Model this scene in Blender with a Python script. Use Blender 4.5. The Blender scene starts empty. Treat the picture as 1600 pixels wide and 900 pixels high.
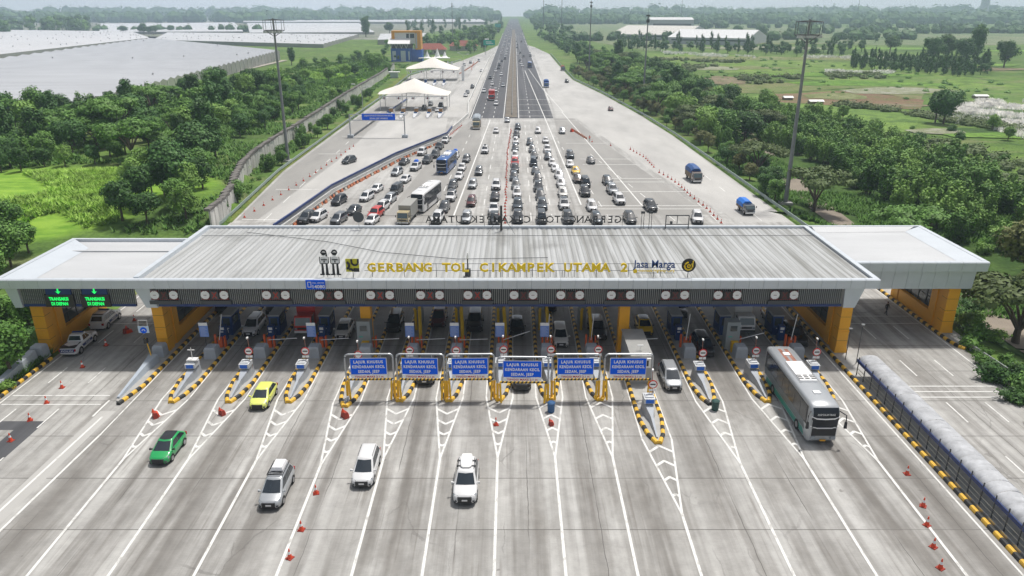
import bpy, bmesh, math, random
from mathutils import Vector, Matrix, noise
R = math.radians
random.seed(7)
C = bpy.context.scene.collection
scene = bpy.context.scene

# ------------------------------------------------------------------ camera, sky, sun, exposure
TH = math.atan(436/1150.0); SN, CS = math.sin(TH), math.cos(TH); CH = 35.0
cam = bpy.data.cameras.new('camera'); camo = bpy.data.objects.new('camera', cam); C.objects.link(camo)
cam.sensor_width = 36; cam.lens = 36*1150/1600.0
cam.clip_start = 0.5; cam.clip_end = 30000
camo.location = (0, 0, CH); camo.rotation_euler = (math.pi/2 - TH, 0, 0)
scene.camera = camo

SUN_EL, SUN_AZ = R(70), R(42)      # azimuth measured from +Y towards +X
world = bpy.data.worlds.new('World'); scene.world = world; world.use_nodes = True
wn = world.node_tree.nodes; wl = world.node_tree.links
bg = wn['Background']; sky = wn.new('ShaderNodeTexSky'); sky.sky_type = 'NISHITA'
sky.sun_disc = False; sky.sun_elevation = SUN_EL; sky.sun_rotation = SUN_AZ
sky.air_density = 1.0; sky.dust_density = 6.0; sky.ozone_density = 1.0
# thin overcast: the blue is largely washed out by cloud
hs = wn.new('ShaderNodeHueSaturation'); hs.inputs['Saturation'].default_value = 0.6
wl.new(sky.outputs[0], hs.inputs['Color'])
wtc = wn.new('ShaderNodeTexCoord'); wsp = wn.new('ShaderNodeSeparateXYZ'); wl.new(wtc.outputs['Generated'], wsp.inputs[0])
wmr = wn.new('ShaderNodeMapRange'); wmr.inputs[1].default_value = 0.0; wmr.inputs[2].default_value = 0.30; wmr.inputs[3].default_value = 0.85; wmr.inputs[4].default_value = 0.15
wl.new(wsp.outputs[2], wmr.inputs[0])
wmx = wn.new('ShaderNodeMix'); wmx.data_type = 'RGBA'; wmx.inputs[7].default_value = (10.5, 10.9, 11.5, 1)
wl.new(wmr.outputs[0], wmx.inputs[0]); wl.new(hs.outputs[0], wmx.inputs[6]); wl.new(wmx.outputs[2], bg.inputs[0])
bg.inputs[1].default_value = 0.08
sd = bpy.data.lights.new('sun', 'SUN'); sd.energy = 3.5; sd.angle = R(4); sd.color = (1.0, 0.965, 0.91)
so = bpy.data.objects.new('sun', sd); C.objects.link(so)
so.rotation_euler = Vector((math.sin(SUN_AZ)*math.cos(SUN_EL), math.cos(SUN_AZ)*math.cos(SUN_EL), math.sin(SUN_EL))).to_track_quat('Z', 'Y').to_euler()
so.location = (60, 40, 200)
scene.view_settings.view_transform = 'Standard'; scene.view_settings.look = 'None'
scene.view_settings.gamma = 1; scene.view_settings.exposure = 0.10
scene.view_settings.use_curve_mapping = False
scene.render.engine = 'CYCLES'
scene.cycles.volume_bounces = 1; scene.cycles.max_bounces = 6
scene.render.resolution_x = 1024; scene.render.resolution_y = 576

def G(px, py, z=0.0):
    """survey point: photo pixel (1600x900) -> metres on the level z"""
    v = (py-450)/1150.0; t = (CH-z)/(SN+v*CS)
    return ((px-800)/1150.0*t, (CS-v*SN)*t)

# ------------------------------------------------------------------ materials
MATS = {}
def mat(name, col, rough=0.6, metal=0.0, spec=None, var=0.0, scale=3.0, bump=0.0, coat=0.0, rand=0.0, stretch=None, emit=0.0):
    if name in MATS: return MATS[name]
    m = bpy.data.materials.new(name); m.use_nodes = True; nt = m.node_tree; n = nt.nodes; l = nt.links
    b = n['Principled BSDF']; b.inputs['Base Color'].default_value = (*col, 1); b.inputs['Roughness'].default_value = rough
    b.inputs['Metallic'].default_value = metal
    if coat: b.inputs['Coat Weight'].default_value = coat; b.inputs['Coat Roughness'].default_value = 0.08
    if spec is not None: b.inputs['Specular IOR Level'].default_value = spec
    if emit: b.inputs['Emission Color'].default_value = (*col, 1); b.inputs['Emission Strength'].default_value = emit
    if var:
        tc = n.new('ShaderNodeTexCoord'); nz = n.new('ShaderNodeTexNoise'); nz.inputs['Scale'].default_value = scale
        nz.inputs['Detail'].default_value = 6; nz.inputs['Roughness'].default_value = 0.6
        src = tc.outputs['Object']
        if stretch:
            mp = n.new('ShaderNodeMapping'); mp.inputs['Scale'].default_value = stretch; l.new(src, mp.inputs[0]); src = mp.outputs[0]
        l.new(src, nz.inputs['Vector'])
        mr = n.new('ShaderNodeMapRange'); mr.inputs[1].default_value = 0.3; mr.inputs[2].default_value = 0.7
        mr.inputs[3].default_value = 1-var; mr.inputs[4].default_value = 1+var
        l.new(nz.outputs[0], mr.inputs[0])
        mx = n.new('ShaderNodeMix'); mx.data_type = 'RGBA'; mx.blend_type = 'MULTIPLY'; mx.inputs[0].default_value = 1
        mx.inputs[6].default_value = (*col, 1); l.new(mr.outputs[0], mx.inputs[7]); l.new(mx.outputs[2], b.inputs['Base Color'])
        if bump:
            bp = n.new('ShaderNodeBump'); bp.inputs['Strength'].default_value = bump; bp.inputs['Distance'].default_value = 0.05
            l.new(nz.outputs[0], bp.inputs['Height']); l.new(bp.outputs[0], b.inputs['Normal'])
    MATS[name] = m; return m

def mathn(nt, op, a, b=None, c=None):
    n = nt.nodes.new('ShaderNodeMath'); n.operation = op
    for i, x in enumerate((a, b, c)):
        if x is None: continue
        if hasattr(x, 'links') or hasattr(x, 'is_output'): nt.links.new(x, n.inputs[i])
        else: n.inputs[i].default_value = x
    return n.outputs[0]
def mixc(nt, f, a, b, bt='MIX'):
    n = nt.nodes.new('ShaderNodeMix'); n.data_type = 'RGBA'; n.blend_type = bt
    for i, x in ((0, f), (6, a), (7, b)):
        if isinstance(x, (int, float)): n.inputs[i].default_value = x
        elif isinstance(x, tuple): n.inputs[i].default_value = (*x, 1) if len(x) == 3 else x
        else: nt.links.new(x, n.inputs[i])
    return n.outputs[2]
def noisen(nt, vec, scale, detail=4, sc3=None, rough=0.55):
    if sc3:
        mp = nt.nodes.new('ShaderNodeMapping'); mp.inputs['Scale'].default_value = sc3; nt.links.new(vec, mp.inputs[0]); vec = mp.outputs[0]
    n = nt.nodes.new('ShaderNodeTexNoise'); n.inputs['Scale'].default_value = scale; n.inputs['Detail'].default_value = detail
    n.inputs['Roughness'].default_value = rough; nt.links.new(vec, n.inputs['Vector']); return n.outputs[0]
def rmp(nt, v, a, b, c=0.0, d=1.0):
    n = nt.nodes.new('ShaderNodeMapRange'); n.inputs[1].default_value = a; n.inputs[2].default_value = b
    n.inputs[3].default_value = c; n.inputs[4].default_value = d; nt.links.new(v, n.inputs[0]); return n.outputs[0]

def concrete_mat():
    m = bpy.data.materials.new('worn_concrete'); m.use_nodes = True; nt = m.node_tree; b = nt.nodes['Principled BSDF']
    tc = nt.nodes.new('ShaderNodeTexCoord'); o = tc.outputs['Object']
    sp = nt.nodes.new('ShaderNodeSeparateXYZ'); nt.links.new(o, sp.inputs[0]); X, Y = sp.outputs[0], sp.outputs[1]
    n1 = noisen(nt, o, 0.05, 5); n2 = noisen(nt, o, 0.9, 6); n3 = noisen(nt, o, 1.0, 5, (1.0, 0.035, 1)); n4 = noisen(nt, o, 0.33, 4, (1.0, 0.09, 1))
    n5 = noisen(nt, o, 6, 5, (0.35, 1.5, 1))
    base = mixc(nt, rmp(nt, n1, 0.35, 0.65), (0.352, 0.346, 0.330), (0.45, 0.444, 0.428))
    # per-slab tone: cells 5 m x 5.6 m
    mp = nt.nodes.new('ShaderNodeMapping'); mp.inputs['Scale'].default_value = (1/5.2, 1/6.2, 1); mp.inputs['Location'].default_value = (0.55, 0.02, 0); nt.links.new(o, mp.inputs[0])
    fl = nt.nodes.new('ShaderNodeVectorMath'); fl.operation = 'FLOOR'; nt.links.new(mp.outputs[0], fl.inputs[0])
    wnz = nt.nodes.new('ShaderNodeTexWhiteNoise'); wnz.noise_dimensions = '2D'; nt.links.new(fl.outputs[0], wnz.inputs['Vector'])
    base = mixc(nt, 1.0, base, rmp(nt, wnz.outputs[0], 0, 1, 0.90, 1.08), 'MULTIPLY')
    # tyre and oil staining along the lanes, strongest on the toll plaza
    st = mathn(nt, 'MULTIPLY', rmp(nt, n3, 0.40, 0.62), rmp(nt, n4, 0.34, 0.60, 0.30, 1.0))
    near = rmp(nt, Y, 150, 90, 0.55, 1.0)
    st = mathn(nt, 'MULTIPLY', st, near)
    base = mixc(nt, mathn(nt, 'MULTIPLY', st, 0.7), base, (0.125, 0.115, 0.102))
    # twin tyre / oil bands that follow each toll lane
    lane = [-34.9,-29.6,-24.1,-18.5,-13.2,-8.4,-3.6,1.2,6.0,10.7,15.9,21.6,27.3,32.4]
    Xn = mathn(nt, 'ADD', X, mathn(nt, 'MULTIPLY', mathn(nt, 'SUBTRACT', noisen(nt, o, 0.03, 3, (1,1.4,1)), 0.5), 1.3))
    acc = None
    for li, lx in enumerate(lane):
        wd = 2.0 if li in (0,1,2,3,4,10,11,12,13) else 1.0; am = 1.15 if li in (10,11,12,13) else 1.0 if li in (0,1,2,3) else 0.62
        g = mathn(nt, 'SUBTRACT', 1.0, mathn(nt, 'MULTIPLY', mathn(nt, 'ABSOLUTE', mathn(nt, 'SUBTRACT', Xn, lx)), 1/wd)); g = mathn(nt, 'MAXIMUM', g, 0.0); g = mathn(nt, 'MULTIPLY', g, am)
        acc = g if acc is None else mathn(nt, 'MAXIMUM', acc, g)
    band = mathn(nt, 'MULTIPLY', mathn(nt, 'POWER', acc, 0.7), rmp(nt, noisen(nt, o, 0.16, 6, (1.8,0.22,1)), 0.36, 0.58, 0.15, 1.0))
    band = mathn(nt, 'MULTIPLY', band, rmp(nt, Y, 135, 105))
    base = mixc(nt, mathn(nt, 'MULTIPLY', band, 0.76), base, (0.125, 0.115, 0.103))
    # crisp narrow wheel tracks
    fine = rmp(nt, noisen(nt, o, 1.0, 4, (3.2,0.05,1)), 0.54, 0.66)
    fine = mathn(nt, 'MULTIPLY', fine, mathn(nt, 'MULTIPLY', rmp(nt, noisen(nt, o, 0.12, 3), 0.42, 0.58), rmp(nt, Y, 150, 110, 0.3, 1.0)))
    base = mixc(nt, mathn(nt, 'MULTIPLY', fine, 0.5), base, (0.13, 0.115, 0.10))
    # pale washed strips and fine grain
    base = mixc(nt, mathn(nt, 'MULTIPLY', rmp(nt, noisen(nt, o, 0.5, 4, (1, 0.06, 1)), 0.55, 0.72), 0.6), base, (0.47, 0.465, 0.45))
    blot = mathn(nt, 'MULTIPLY', rmp(nt, noisen(nt, o, 0.13, 7, (1.3,0.5,1), 0.7), 0.50, 0.62), rmp(nt, Y, 150, 110, 0.35, 1.0))
    base = mixc(nt, mathn(nt, 'MULTIPLY', blot, 0.36), base, (0.15, 0.138, 0.122))
    crk = nt.nodes.new('ShaderNodeTexVoronoi'); crk.feature = 'DISTANCE_TO_EDGE'; crk.inputs['Scale'].default_value = 0.13
    wv2 = nt.nodes.new('ShaderNodeMapping'); wv2.inputs['Scale'].default_value = (1.6, 0.45, 1); wadd = nt.nodes.new('ShaderNodeVectorMath'); wadd.operation = 'ADD'
    nzz = nt.nodes.new('ShaderNodeTexNoise'); nzz.inputs['Scale'].default_value = 0.6; nzz.inputs['Detail'].default_value = 4; nt.links.new(o, nzz.inputs['Vector'])
    nt.links.new(o, wadd.inputs[0]); nt.links.new(nzz.outputs['Color'], wadd.inputs[1]); nt.links.new(wadd.outputs[0], wv2.inputs[0]); nt.links.new(wv2.outputs[0], crk.inputs['Vector'])
    ck = mathn(nt, 'MULTIPLY', mathn(nt, 'LESS_THAN', crk.outputs['Distance'], 0.006), rmp(nt, noisen(nt, o, 0.09, 3), 0.52, 0.60))
    base = mixc(nt, mathn(nt, 'MULTIPLY', ck, 0.35), base, (0.09, 0.085, 0.08))
    base = mixc(nt, 1.0, base, rmp(nt, n2, 0.3, 0.7, 0.88, 1.1), 'MULTIPLY')
    base = mixc(nt, 1.0, base, rmp(nt, n5, 0.3, 0.7, 0.95, 1.05), 'MULTIPLY')
    # transverse joints every 6.2 m, longitudinal every 5.2 m, wobbling a little
    def joint(c, p, off, w):
        f = mathn(nt, 'FRACT', mathn(nt, 'ADD', mathn(nt, 'MULTIPLY', c, 1/p), off))
        return mathn(nt, 'LESS_THAN', f, w/p)
    j = joint(Y, 6.2, 0.02, 0.085)
    j = mathn(nt, 'MULTIPLY', j, rmp(nt, noisen(nt, o, 0.08, 2), 0.34, 0.46, 0.55, 1.0))
    base = mixc(nt, mathn(nt, 'MULTIPLY', j, 0.75), base, (0.07, 0.065, 0.06))
    Xw = mathn(nt, 'ADD', X, mathn(nt, 'MULTIPLY', noisen(nt, o, 0.5, 3), 0.25))
    j2 = joint(Xw, 5.2, 0.75, 0.06)
    j2 = mathn(nt, 'MULTIPLY', j2, rmp(nt, noisen(nt, o, 0.1, 3, (2, 0.6, 1)), 0.48, 0.56, 0.0, 0.8))
    base = mixc(nt, j2, base, (0.08, 0.075, 0.07))
    # dark spots and small repairs
    sp2 = rmp(nt, noisen(nt, o, 0.8, 2), 0.74, 0.78)
    base = mixc(nt, mathn(nt, 'MULTIPLY', sp2, 0.6), base, (0.12, 0.11, 0.10))
    nt.links.new(base, b.inputs['Base Color']); b.inputs['Roughness'].default_value = 0.72
    b.inputs['Specular IOR Level'].default_value = 0.35
    return m
def asphalt_mat():
    m = bpy.data.materials.new('asphalt'); m.use_nodes = True; nt = m.node_tree; b = nt.nodes['Principled BSDF']
    tc = nt.nodes.new('ShaderNodeTexCoord'); o = tc.outputs['Object']
    c = mixc(nt, rmp(nt, noisen(nt, o, 0.6, 5, (1, 0.02, 1)), 0.35, 0.65), (0.055, 0.056, 0.062), (0.088, 0.089, 0.096))
    c = mixc(nt, 1.0, c, rmp(nt, noisen(nt, o, 0.3, 5), 0.3, 0.7, 0.85, 1.15), 'MULTIPLY')
    nt.links.new(c, b.inputs['Base Color']); b.inputs['Roughness'].default_value = 0.8; return m
def ground_mat(name, cols, s1=0.03, s2=0.4, s3=3.0, bump=0.6, spots=()):
    m = bpy.data.materials.new(name); m.use_nodes = True; nt = m.node_tree; b = nt.nodes['Principled BSDF']
    tc = nt.nodes.new('ShaderNodeTexCoord'); o = tc.outputs['Object']
    a = noisen(nt, o, s1, 6); d = noisen(nt, o, s2, 6); e = noisen(nt, o, s3, 4); wv = noisen(nt, o, s1*3, 5, (1.0, 3.0, 1))
    c = mixc(nt, rmp(nt, a, 0.38, 0.62), cols[0], cols[1])
    c = mixc(nt, rmp(nt, d, 0.45, 0.65), c, cols[2])
    if len(cols) > 3: c = mixc(nt, mathn(nt, 'MULTIPLY', rmp(nt, wv, 0.52, 0.68), 0.8), c, cols[3])
    c = mixc(nt, 1.0, c, rmp(nt, e, 0.3, 0.7, 0.7, 1.3), 'MULTIPLY')
    if spots:   # lusher meadows with ragged edges
        sp = nt.nodes.new('ShaderNodeSeparateXYZ'); nt.links.new(o, sp.inputs[0]); rag = noisen(nt, o, 0.07, 6); mott = rmp(nt, noisen(nt, o, 0.25, 6, (1,2.2,1)), 0.35, 0.65)
        for (cx, cy, rx, ry) in spots:
            dx = mathn(nt, 'MULTIPLY', mathn(nt, 'SUBTRACT', sp.outputs[0], cx), 1/rx); dy = mathn(nt, 'MULTIPLY', mathn(nt, 'SUBTRACT', sp.outputs[1], cy), 1/ry)
            dd = mathn(nt, 'ADD', mathn(nt, 'ADD', mathn(nt, 'MULTIPLY', dx, dx), mathn(nt, 'MULTIPLY', dy, dy)), mathn(nt, 'MULTIPLY', rag, 1.4))
            c = mixc(nt, rmp(nt, dd, 1.75, 1.35), c, mixc(nt, mott, (0.12,0.25,0.03), (0.24,0.39,0.055)))
    bp = nt.nodes.new('ShaderNodeBump'); bp.inputs['Strength'].default_value = bump; bp.inputs['Distance'].default_value = 0.6
    nt.links.new(d, bp.inputs['Height']); nt.links.new(bp.outputs[0], b.inputs['Normal'])
    nt.links.new(c, b.inputs['Base Color']); b.inputs['Roughness'].default_value = 0.95; b.inputs['Specular IOR Level'].default_value = 0.1
    return m
def leaf_mat(name, c0, c1, c2=None):
    m = bpy.data.materials.new(name); m.use_nodes = True; nt = m.node_tree; b = nt.nodes['Principled BSDF']
    g = nt.nodes.new('ShaderNodeNewGeometry'); oi = nt.nodes.new('ShaderNodeObjectInfo'); tc = nt.nodes.new('ShaderNodeTexCoord')
    c = mixc(nt, g.outputs['Random Per Island'], c0, c1)
    cl = rmp(nt, noisen(nt, tc.outputs['Object'], 0.45, 3), 0.35, 0.65, 0.62, 1.3)
    c = mixc(nt, 1.0, c, cl, 'MULTIPLY')
    if c2: c = mixc(nt, mathn(nt, 'MULTIPLY', oi.outputs['Random'], 0.75), c, c2)
    rv = rmp(nt, oi.outputs['Random'], 0, 1, 0.75, 1.25)
    c = mixc(nt, 1.0, c, rv, 'MULTIPLY')
    nt.links.new(c, b.inputs['Base Color']); b.inputs['Roughness'].default_value = 0.6; b.inputs['Specular IOR Level'].default_value = 0.25
    if 'Subsurface Weight' in b.inputs: pass
    MATS[name] = m; return m

# ------------------------------------------------------------------ mesh building
class MB:
    def __init__(s): s.v = []; s.f = []; s.mi = []; s.m = []; s.cur = 0
    def use(s, m):
        if m not in s.m: s.m.append(m)
        s.cur = s.m.index(m); return s
    def add(s, vs, fs, M=None):
        k = len(s.v)
        for p in vs:
            p = Vector(p); s.v.append(tuple(M @ p) if M else tuple(p))
        for f in fs: s.f.append(tuple(i+k for i in f)); s.mi.append(s.cur)
        return s
    def box(s, x0, x1, y0, y1, z0, z1, M=None):
        return s.add([(x0,y0,z0),(x1,y0,z0),(x1,y1,z0),(x0,y1,z0),(x0,y0,z1),(x1,y0,z1),(x1,y1,z1),(x0,y1,z1)],
            [(0,3,2,1),(4,5,6,7),(0,1,5,4),(1,2,6,5),(2,3,7,6),(3,0,4,7)], M)
    def cbox(s, cx, cy, cz, w, d, h, M=None): return s.box(cx-w/2, cx+w/2, cy-d/2, cy+d/2, cz-h/2, cz+h/2, M)
    def tbox(s, x0, x1, y0, y1, z0, z1, t=0.0, ty=None, M=None):
        ty = t if ty is None else ty
        return s.add([(x0,y0,z0),(x1,y0,z0),(x1,y1,z0),(x0,y1,z0),(x0+t,y0+ty,z1),(x1-t,y0+ty,z1),(x1-t,y1-ty,z1),(x0+t,y1-ty,z1)],
            [(0,3,2,1),(4,5,6,7),(0,1,5,4),(1,2,6,5),(2,3,7,6),(3,0,4,7)], M)
    def tube(s, pts, r, n=8, r2=None, caps=True):
        pts = [Vector(p) for p in pts]; k = len(s.v); N = len(pts)
        r2 = r if r2 is None else r2
        up = Vector((0,0,1))
        for i, p in enumerate(pts):
            d = (pts[min(i+1,N-1)]-pts[max(i-1,0)]).normalized()
            a = d.cross(up if abs(d.z) < 0.95 else Vector((1,0,0))).normalized(); b = d.cross(a)
            rr = r+(r2-r)*i/max(1,N-1)
            for j in range(n):
                t = 2*math.pi*j/n; s.v.append(tuple(p+a*math.cos(t)*rr+b*math.sin(t)*rr))
        for i in range(N-1):
            for j in range(n):
                s.f.append((k+i*n+j, k+i*n+(j+1)%n, k+(i+1)*n+(j+1)%n, k+(i+1)*n+j)); s.mi.append(s.cur)
        if caps:
            s.f.append(tuple(k+j for j in range(n))[::-1]); s.mi.append(s.cur)
            s.f.append(tuple(k+(N-1)*n+j for j in range(n))); s.mi.append(s.cur)
        return s
    def prism(s, poly, z0, z1, M=None):
        n = len(poly); vs = [(x,y,z0) for x,y in poly]+[(x,y,z1) for x,y in poly]
        return s.add(vs, [tuple(range(n))[::-1], tuple(range(n,2*n))]+[(i,(i+1)%n,n+(i+1)%n,n+i) for i in range(n)], M)
    def xprism(s, poly, x0, x1):      # profile in (y,z) extruded along x
        n = len(poly); vs = [(x0,y,z) for y,z in poly]+[(x1,y,z) for y,z in poly]
        return s.add(vs, [tuple(range(n)), tuple(range(n,2*n))[::-1]]+[(i,n+i,n+(i+1)%n,(i+1)%n) for i in range(n)])
    def loft(s, rings, caps=True):
        k = len(s.v); n = len(rings[0])
        for r in rings:
            for p in r: s.v.append(tuple(p))
        for i in range(len(rings)-1):
            for j in range(n):
                s.f.append((k+i*n+j, k+i*n+(j+1)%n, k+(i+1)*n+(j+1)%n, k+(i+1)*n+j)); s.mi.append(s.cur)
        if caps:
            s.f.append(tuple(k+j for j in range(n))[::-1]); s.mi.append(s.cur)
            s.f.append(tuple(k+(len(rings)-1)*n+j for j in range(n))); s.mi.append(s.cur)
        return s
    def sheet(s, poly, z): return s.add([(x,y,z) for x,y in poly], [tuple(range(len(poly)))])
    def mesh(s, name, smooth=False, mats=None, fix=True, sharp=35):
        me = bpy.data.meshes.new(name); me.from_pydata(s.v, [], s.f)
        for m in (mats or s.m): me.materials.append(m)
        if len(s.m) > 1: me.polygons.foreach_set('material_index', s.mi)
        if fix:
            bm = bmesh.new(); bm.from_mesh(me); bmesh.ops.recalc_face_normals(bm, faces=bm.faces); bm.to_mesh(me); bm.free()
        if smooth:
            me.polygons.foreach_set('use_smooth', [True]*len(me.polygons))
            try: me.set_sharp_from_angle(angle=R(sharp))
            except Exception: pass
        me.update(); return me
    def build(s, name, m=None, parent=None, smooth=False, loc=None, fix=True, sharp=35):
        if m is not None: s.m = [m]; s.mi = [0]*len(s.f)
        return ob(name, s.mesh(name, smooth, fix=fix, sharp=sharp), parent, loc)

def ob(name, me, parent=None, loc=None, rz=0.0):
    o = bpy.data.objects.new(name, me); C.objects.link(o)
    if parent: o.parent = parent
    if loc: o.location = loc
    if rz: o.rotation_euler = (0,0,rz)
    return o
def tag(o, label, cat, group=None, kind=None):
    if label: o['label'] = label
    if cat: o['category'] = cat
    if group: o['group'] = group
    if kind: o['kind'] = kind
    return o
def thing(name, label, cat, loc=(0,0,0), rz=0.0, group=None):
    o = bpy.data.objects.new(name, None); o.empty_display_size = 0.3; C.objects.link(o); o.location = loc; o.rotation_euler = (0,0,rz)
    return tag(o, label, cat, group)
def struct(o): o['kind'] = 'structure'; return o
KIDS = {}
def kids(o):
    if o.name not in KIDS: KIDS[o.name] = list(o.children)
    return KIDS[o.name]
def dup(o, loc=None, rz=None, label=None, group=None, parent=None, scale=None):
    c = o.copy(); C.objects.link(c)
    if parent: c.parent = parent
    for ch in kids(o): dup(ch, parent=c)
    if loc is not None: c.location = loc
    if rz is not None: c.rotation_euler = (0,0,rz)
    if scale is not None: c.scale = scale
    if label: c['label'] = label
    if group: c['group'] = group
    return c
class Proto:
    """first placement uses the built thing itself, later ones copy it with its parts"""
    def __init__(s, o): s.o = o; s.used = False
    def put(s, loc, rz=0.0, label=None, group=None, scale=None):
        if not s.used:
            s.used = True; kids(s.o)
            for k in s.o.children: kids(k)
            o = s.o; o.location = loc; o.rotation_euler = (0,0,rz)
            if scale: o.scale = scale
            if label: o['label'] = label
            if group: o['group'] = group
            return o
        return dup(s.o, loc, rz, label, group, scale=scale if scale else (1,1,1))

def text_mesh(body, size, m, extrude=0.02, align='CENTER', space=1.0, bold=0.0):
    cu = bpy.data.curves.new('t', 'FONT'); cu.body = body; cu.size = size; cu.extrude = extrude; cu.align_x = align
    cu.space_character = space; cu.offset = bold; cu.resolution_u = 2
    o = bpy.data.objects.new('t', cu); C.objects.link(o)
    dg = bpy.context.evaluated_depsgraph_get(); me = bpy.data.meshes.new_from_object(o.evaluated_get(dg))
    bpy.data.objects.remove(o); bpy.data.curves.remove(cu)
    me.materials.clear(); me.materials.append(m); return me
def put_text(name, body, size, m, parent, loc, rot=(math.pi/2,0,0), extrude=0.02, align='CENTER', space=1.0, bold=0.0, width=None):
    me = text_mesh(body, size, m, extrude, align, space, bold); o = ob(name, me, parent, loc); o.rotation_euler = rot
    if width:
        w = max(v.co.x for v in me.vertices)-min(v.co.x for v in me.vertices)
        o.scale = (width/w, 1, 1)
    return o

CONC = concrete_mat(); ASPH = asphalt_mat()
def paint_mat():
    m = bpy.data.materials.new('road_paint'); m.use_nodes = True; nt = m.node_tree; b = nt.nodes['Principled BSDF']
    tc = nt.nodes.new('ShaderNodeTexCoord'); o = tc.outputs['Object']
    w = rmp(nt, noisen(nt, o, 1.3, 7, (1.5,0.7,1), 0.7), 0.52, 0.66)
    c = mixc(nt, mathn(nt, 'MULTIPLY', w, 0.8), (0.66,0.66,0.64), (0.33,0.32,0.30))
    nt.links.new(c, b.inputs['Base Color']); b.inputs['Roughness'].default_value = 0.7; return m
PAINT = paint_mat()
GREYM = mat('galvanised_steel', (0.42,0.44,0.46), 0.4, 0.7)
PANEL = mat('aluminium_panel', (0.55,0.59,0.63), 0.42, 0.15, var=0.04, scale=0.6)
WHITE = mat('white_paint', (0.78,0.78,0.77), 0.45)
OFFW = mat('offwhite_render', (0.55,0.55,0.53), 0.7, var=0.12, scale=0.8)
BLACK = mat('black_paint', (0.02,0.02,0.022), 0.5)
DGREY = mat('dark_grey', (0.06,0.065,0.07), 0.5)
YEL = mat('kerb_yellow', (0.72,0.43,0.045), 0.6, var=0.12, scale=4)
YELB = mat('bollard_yellow', (0.80,0.46,0.01), 0.45)
KBL = mat('kerb_black', (0.028,0.028,0.027), 0.6)
ORA = mat('portal_orange', (0.80,0.375,0.012), 0.5, var=0.05, scale=0.8)
BLUE = mat('sign_blue', (0.002,0.115,0.80), 0.6, spec=0.15)
NAVY = mat('navy_blue', (0.012,0.035,0.15), 0.45)
BOOTH = mat('booth_blue', (0.006,0.045,0.18), 0.45)
ROR = mat('barrier_orange', (0.75,0.13,0.03), 0.5)
RED = mat('sign_red', (0.55,0.015,0.015), 0.45)
CONE = mat('cone_orange', (0.72,0.07,0.02), 0.5)
GOLD = mat('letter_yellow', (0.86,0.60,0.01), 0.4)
GLASS = mat('car_glass', (0.018,0.026,0.035), 0.10, spec=0.9)
WGL = mat('window_glass', (0.05,0.065,0.07), 0.08, spec=0.7)
RUB = mat('rubber', (0.018,0.018,0.018), 0.85)
RIM = mat('alloy', (0.45,0.45,0.46), 0.3, 0.8)
LAMP = mat('headlamp', (0.26,0.29,0.32), 0.12, spec=0.8)
TAIL = mat('tail_lamp', (0.35,0.01,0.01), 0.2)
PLATE = mat('number_plate', (0.7,0.7,0.7), 0.5)
CRASH = mat('crash_block_grey', (0.36,0.39,0.43), 0.65, var=0.08, scale=1.5)
SIGNW = mat('sign_white', (0.8,0.8,0.8), 0.4)
TENT = mat('tent_fabric', (0.74,0.70,0.64), 0.7, var=0.04, scale=0.2)
WALLC = mat('stained_wall', (0.52,0.51,0.48), 0.85, var=0.3, scale=0.5, stretch=(1,1,0.35))
STONE = mat('rubble_stone', (0.14,0.13,0.12), 0.9, var=0.4, scale=1.2)
# ------------------------------------------------------------------ terrain and roads
WALL = [(-49.8,118),(-50.6,127),(-52.6,137),(-55.4,147),(-58.2,159),(-60.2,174),(-61.2,192),(-61.6,215),(-63,245),(-65.5,300),(-68,400),(-72,470)]
def wall_x(y):
    for (x0,y0),(x1,y1) in zip(WALL, WALL[1:]):
        if y0 <= y <= y1: return x0+(x1-x0)*(y-y0)/(y1-y0)
    return -49.6 if y < 118 else -72
def th(x, y):
    """terrain height"""
    h = 0.0
    if 112 < y < 520 and x < wall_x(y)-0.4:
        d = wall_x(y)-0.4-x
        k = min(1, (y-112)/14)*min(1, (520-y)/60)
        h = 3.4*k*max(0.0, min(1, (95-d)/50))*min(1, 0.4+d*0.6)
        h += k*1.2*math.sin(y*0.045)*math.sin(x*0.06)*min(1, d/15)*max(0.0, min(1, (95-d)/50))
    if x < -52 and y < 110: h = -1.4*min(1, (-52-x)/6)*min(1,(110-y)/10)
    if x > 53 and 30 < y < 420:
        h = -1.6*min(1, (x-53)/6)*min(1,(420-y)/60) + 0.5*math.sin(x*0.05+y*0.03)*min(1,(x-53)/20)*min(1,(420-y)/60)
    return h
def frange(a, b, st):
    r = []; 
    while a < b: r.append(a); a += st
    return r
xs = [-4900,-3900,-3000,-1800,-1000,-600,-400,-300,-240]+frange(-200,-72,6)+frange(-72,-46,1.0)+[-40,-20,0,20,40,50]+frange(52,66,1.5)+frange(66,200,8)+[200,240,300,400,600,1000,1800,3000,3900,4900]
ys = [-400,-100,0,20]+frange(30,110,6)+frange(110,130,2)+frange(130,540,8)+[560,640,760,900,1200,1800,2600,3300,3880]
mb = MB(); nx = len(xs)
for y in ys:
    for x in xs: mb.v.append((x, y, th(x,y)-0.06))
for j in range(len(ys)-1):
    for i in range(nx-1):
        mb.f.append((j*nx+i, j*nx+i+1, (j+1)*nx+i+1, (j+1)*nx+i)); mb.mi.append(0)
GRASS = ground_mat("grassland", ((0.085,0.15,0.035),(0.14,0.22,0.05),(0.06,0.11,0.028),(0.18,0.19,0.09)), 0.012, 0.12, 1.5, spots=((-97,133,42,23),(-88,400,24,75),(-125,330,30,60)))
struct(mb.build('ground', GRASS, smooth=True))

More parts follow.
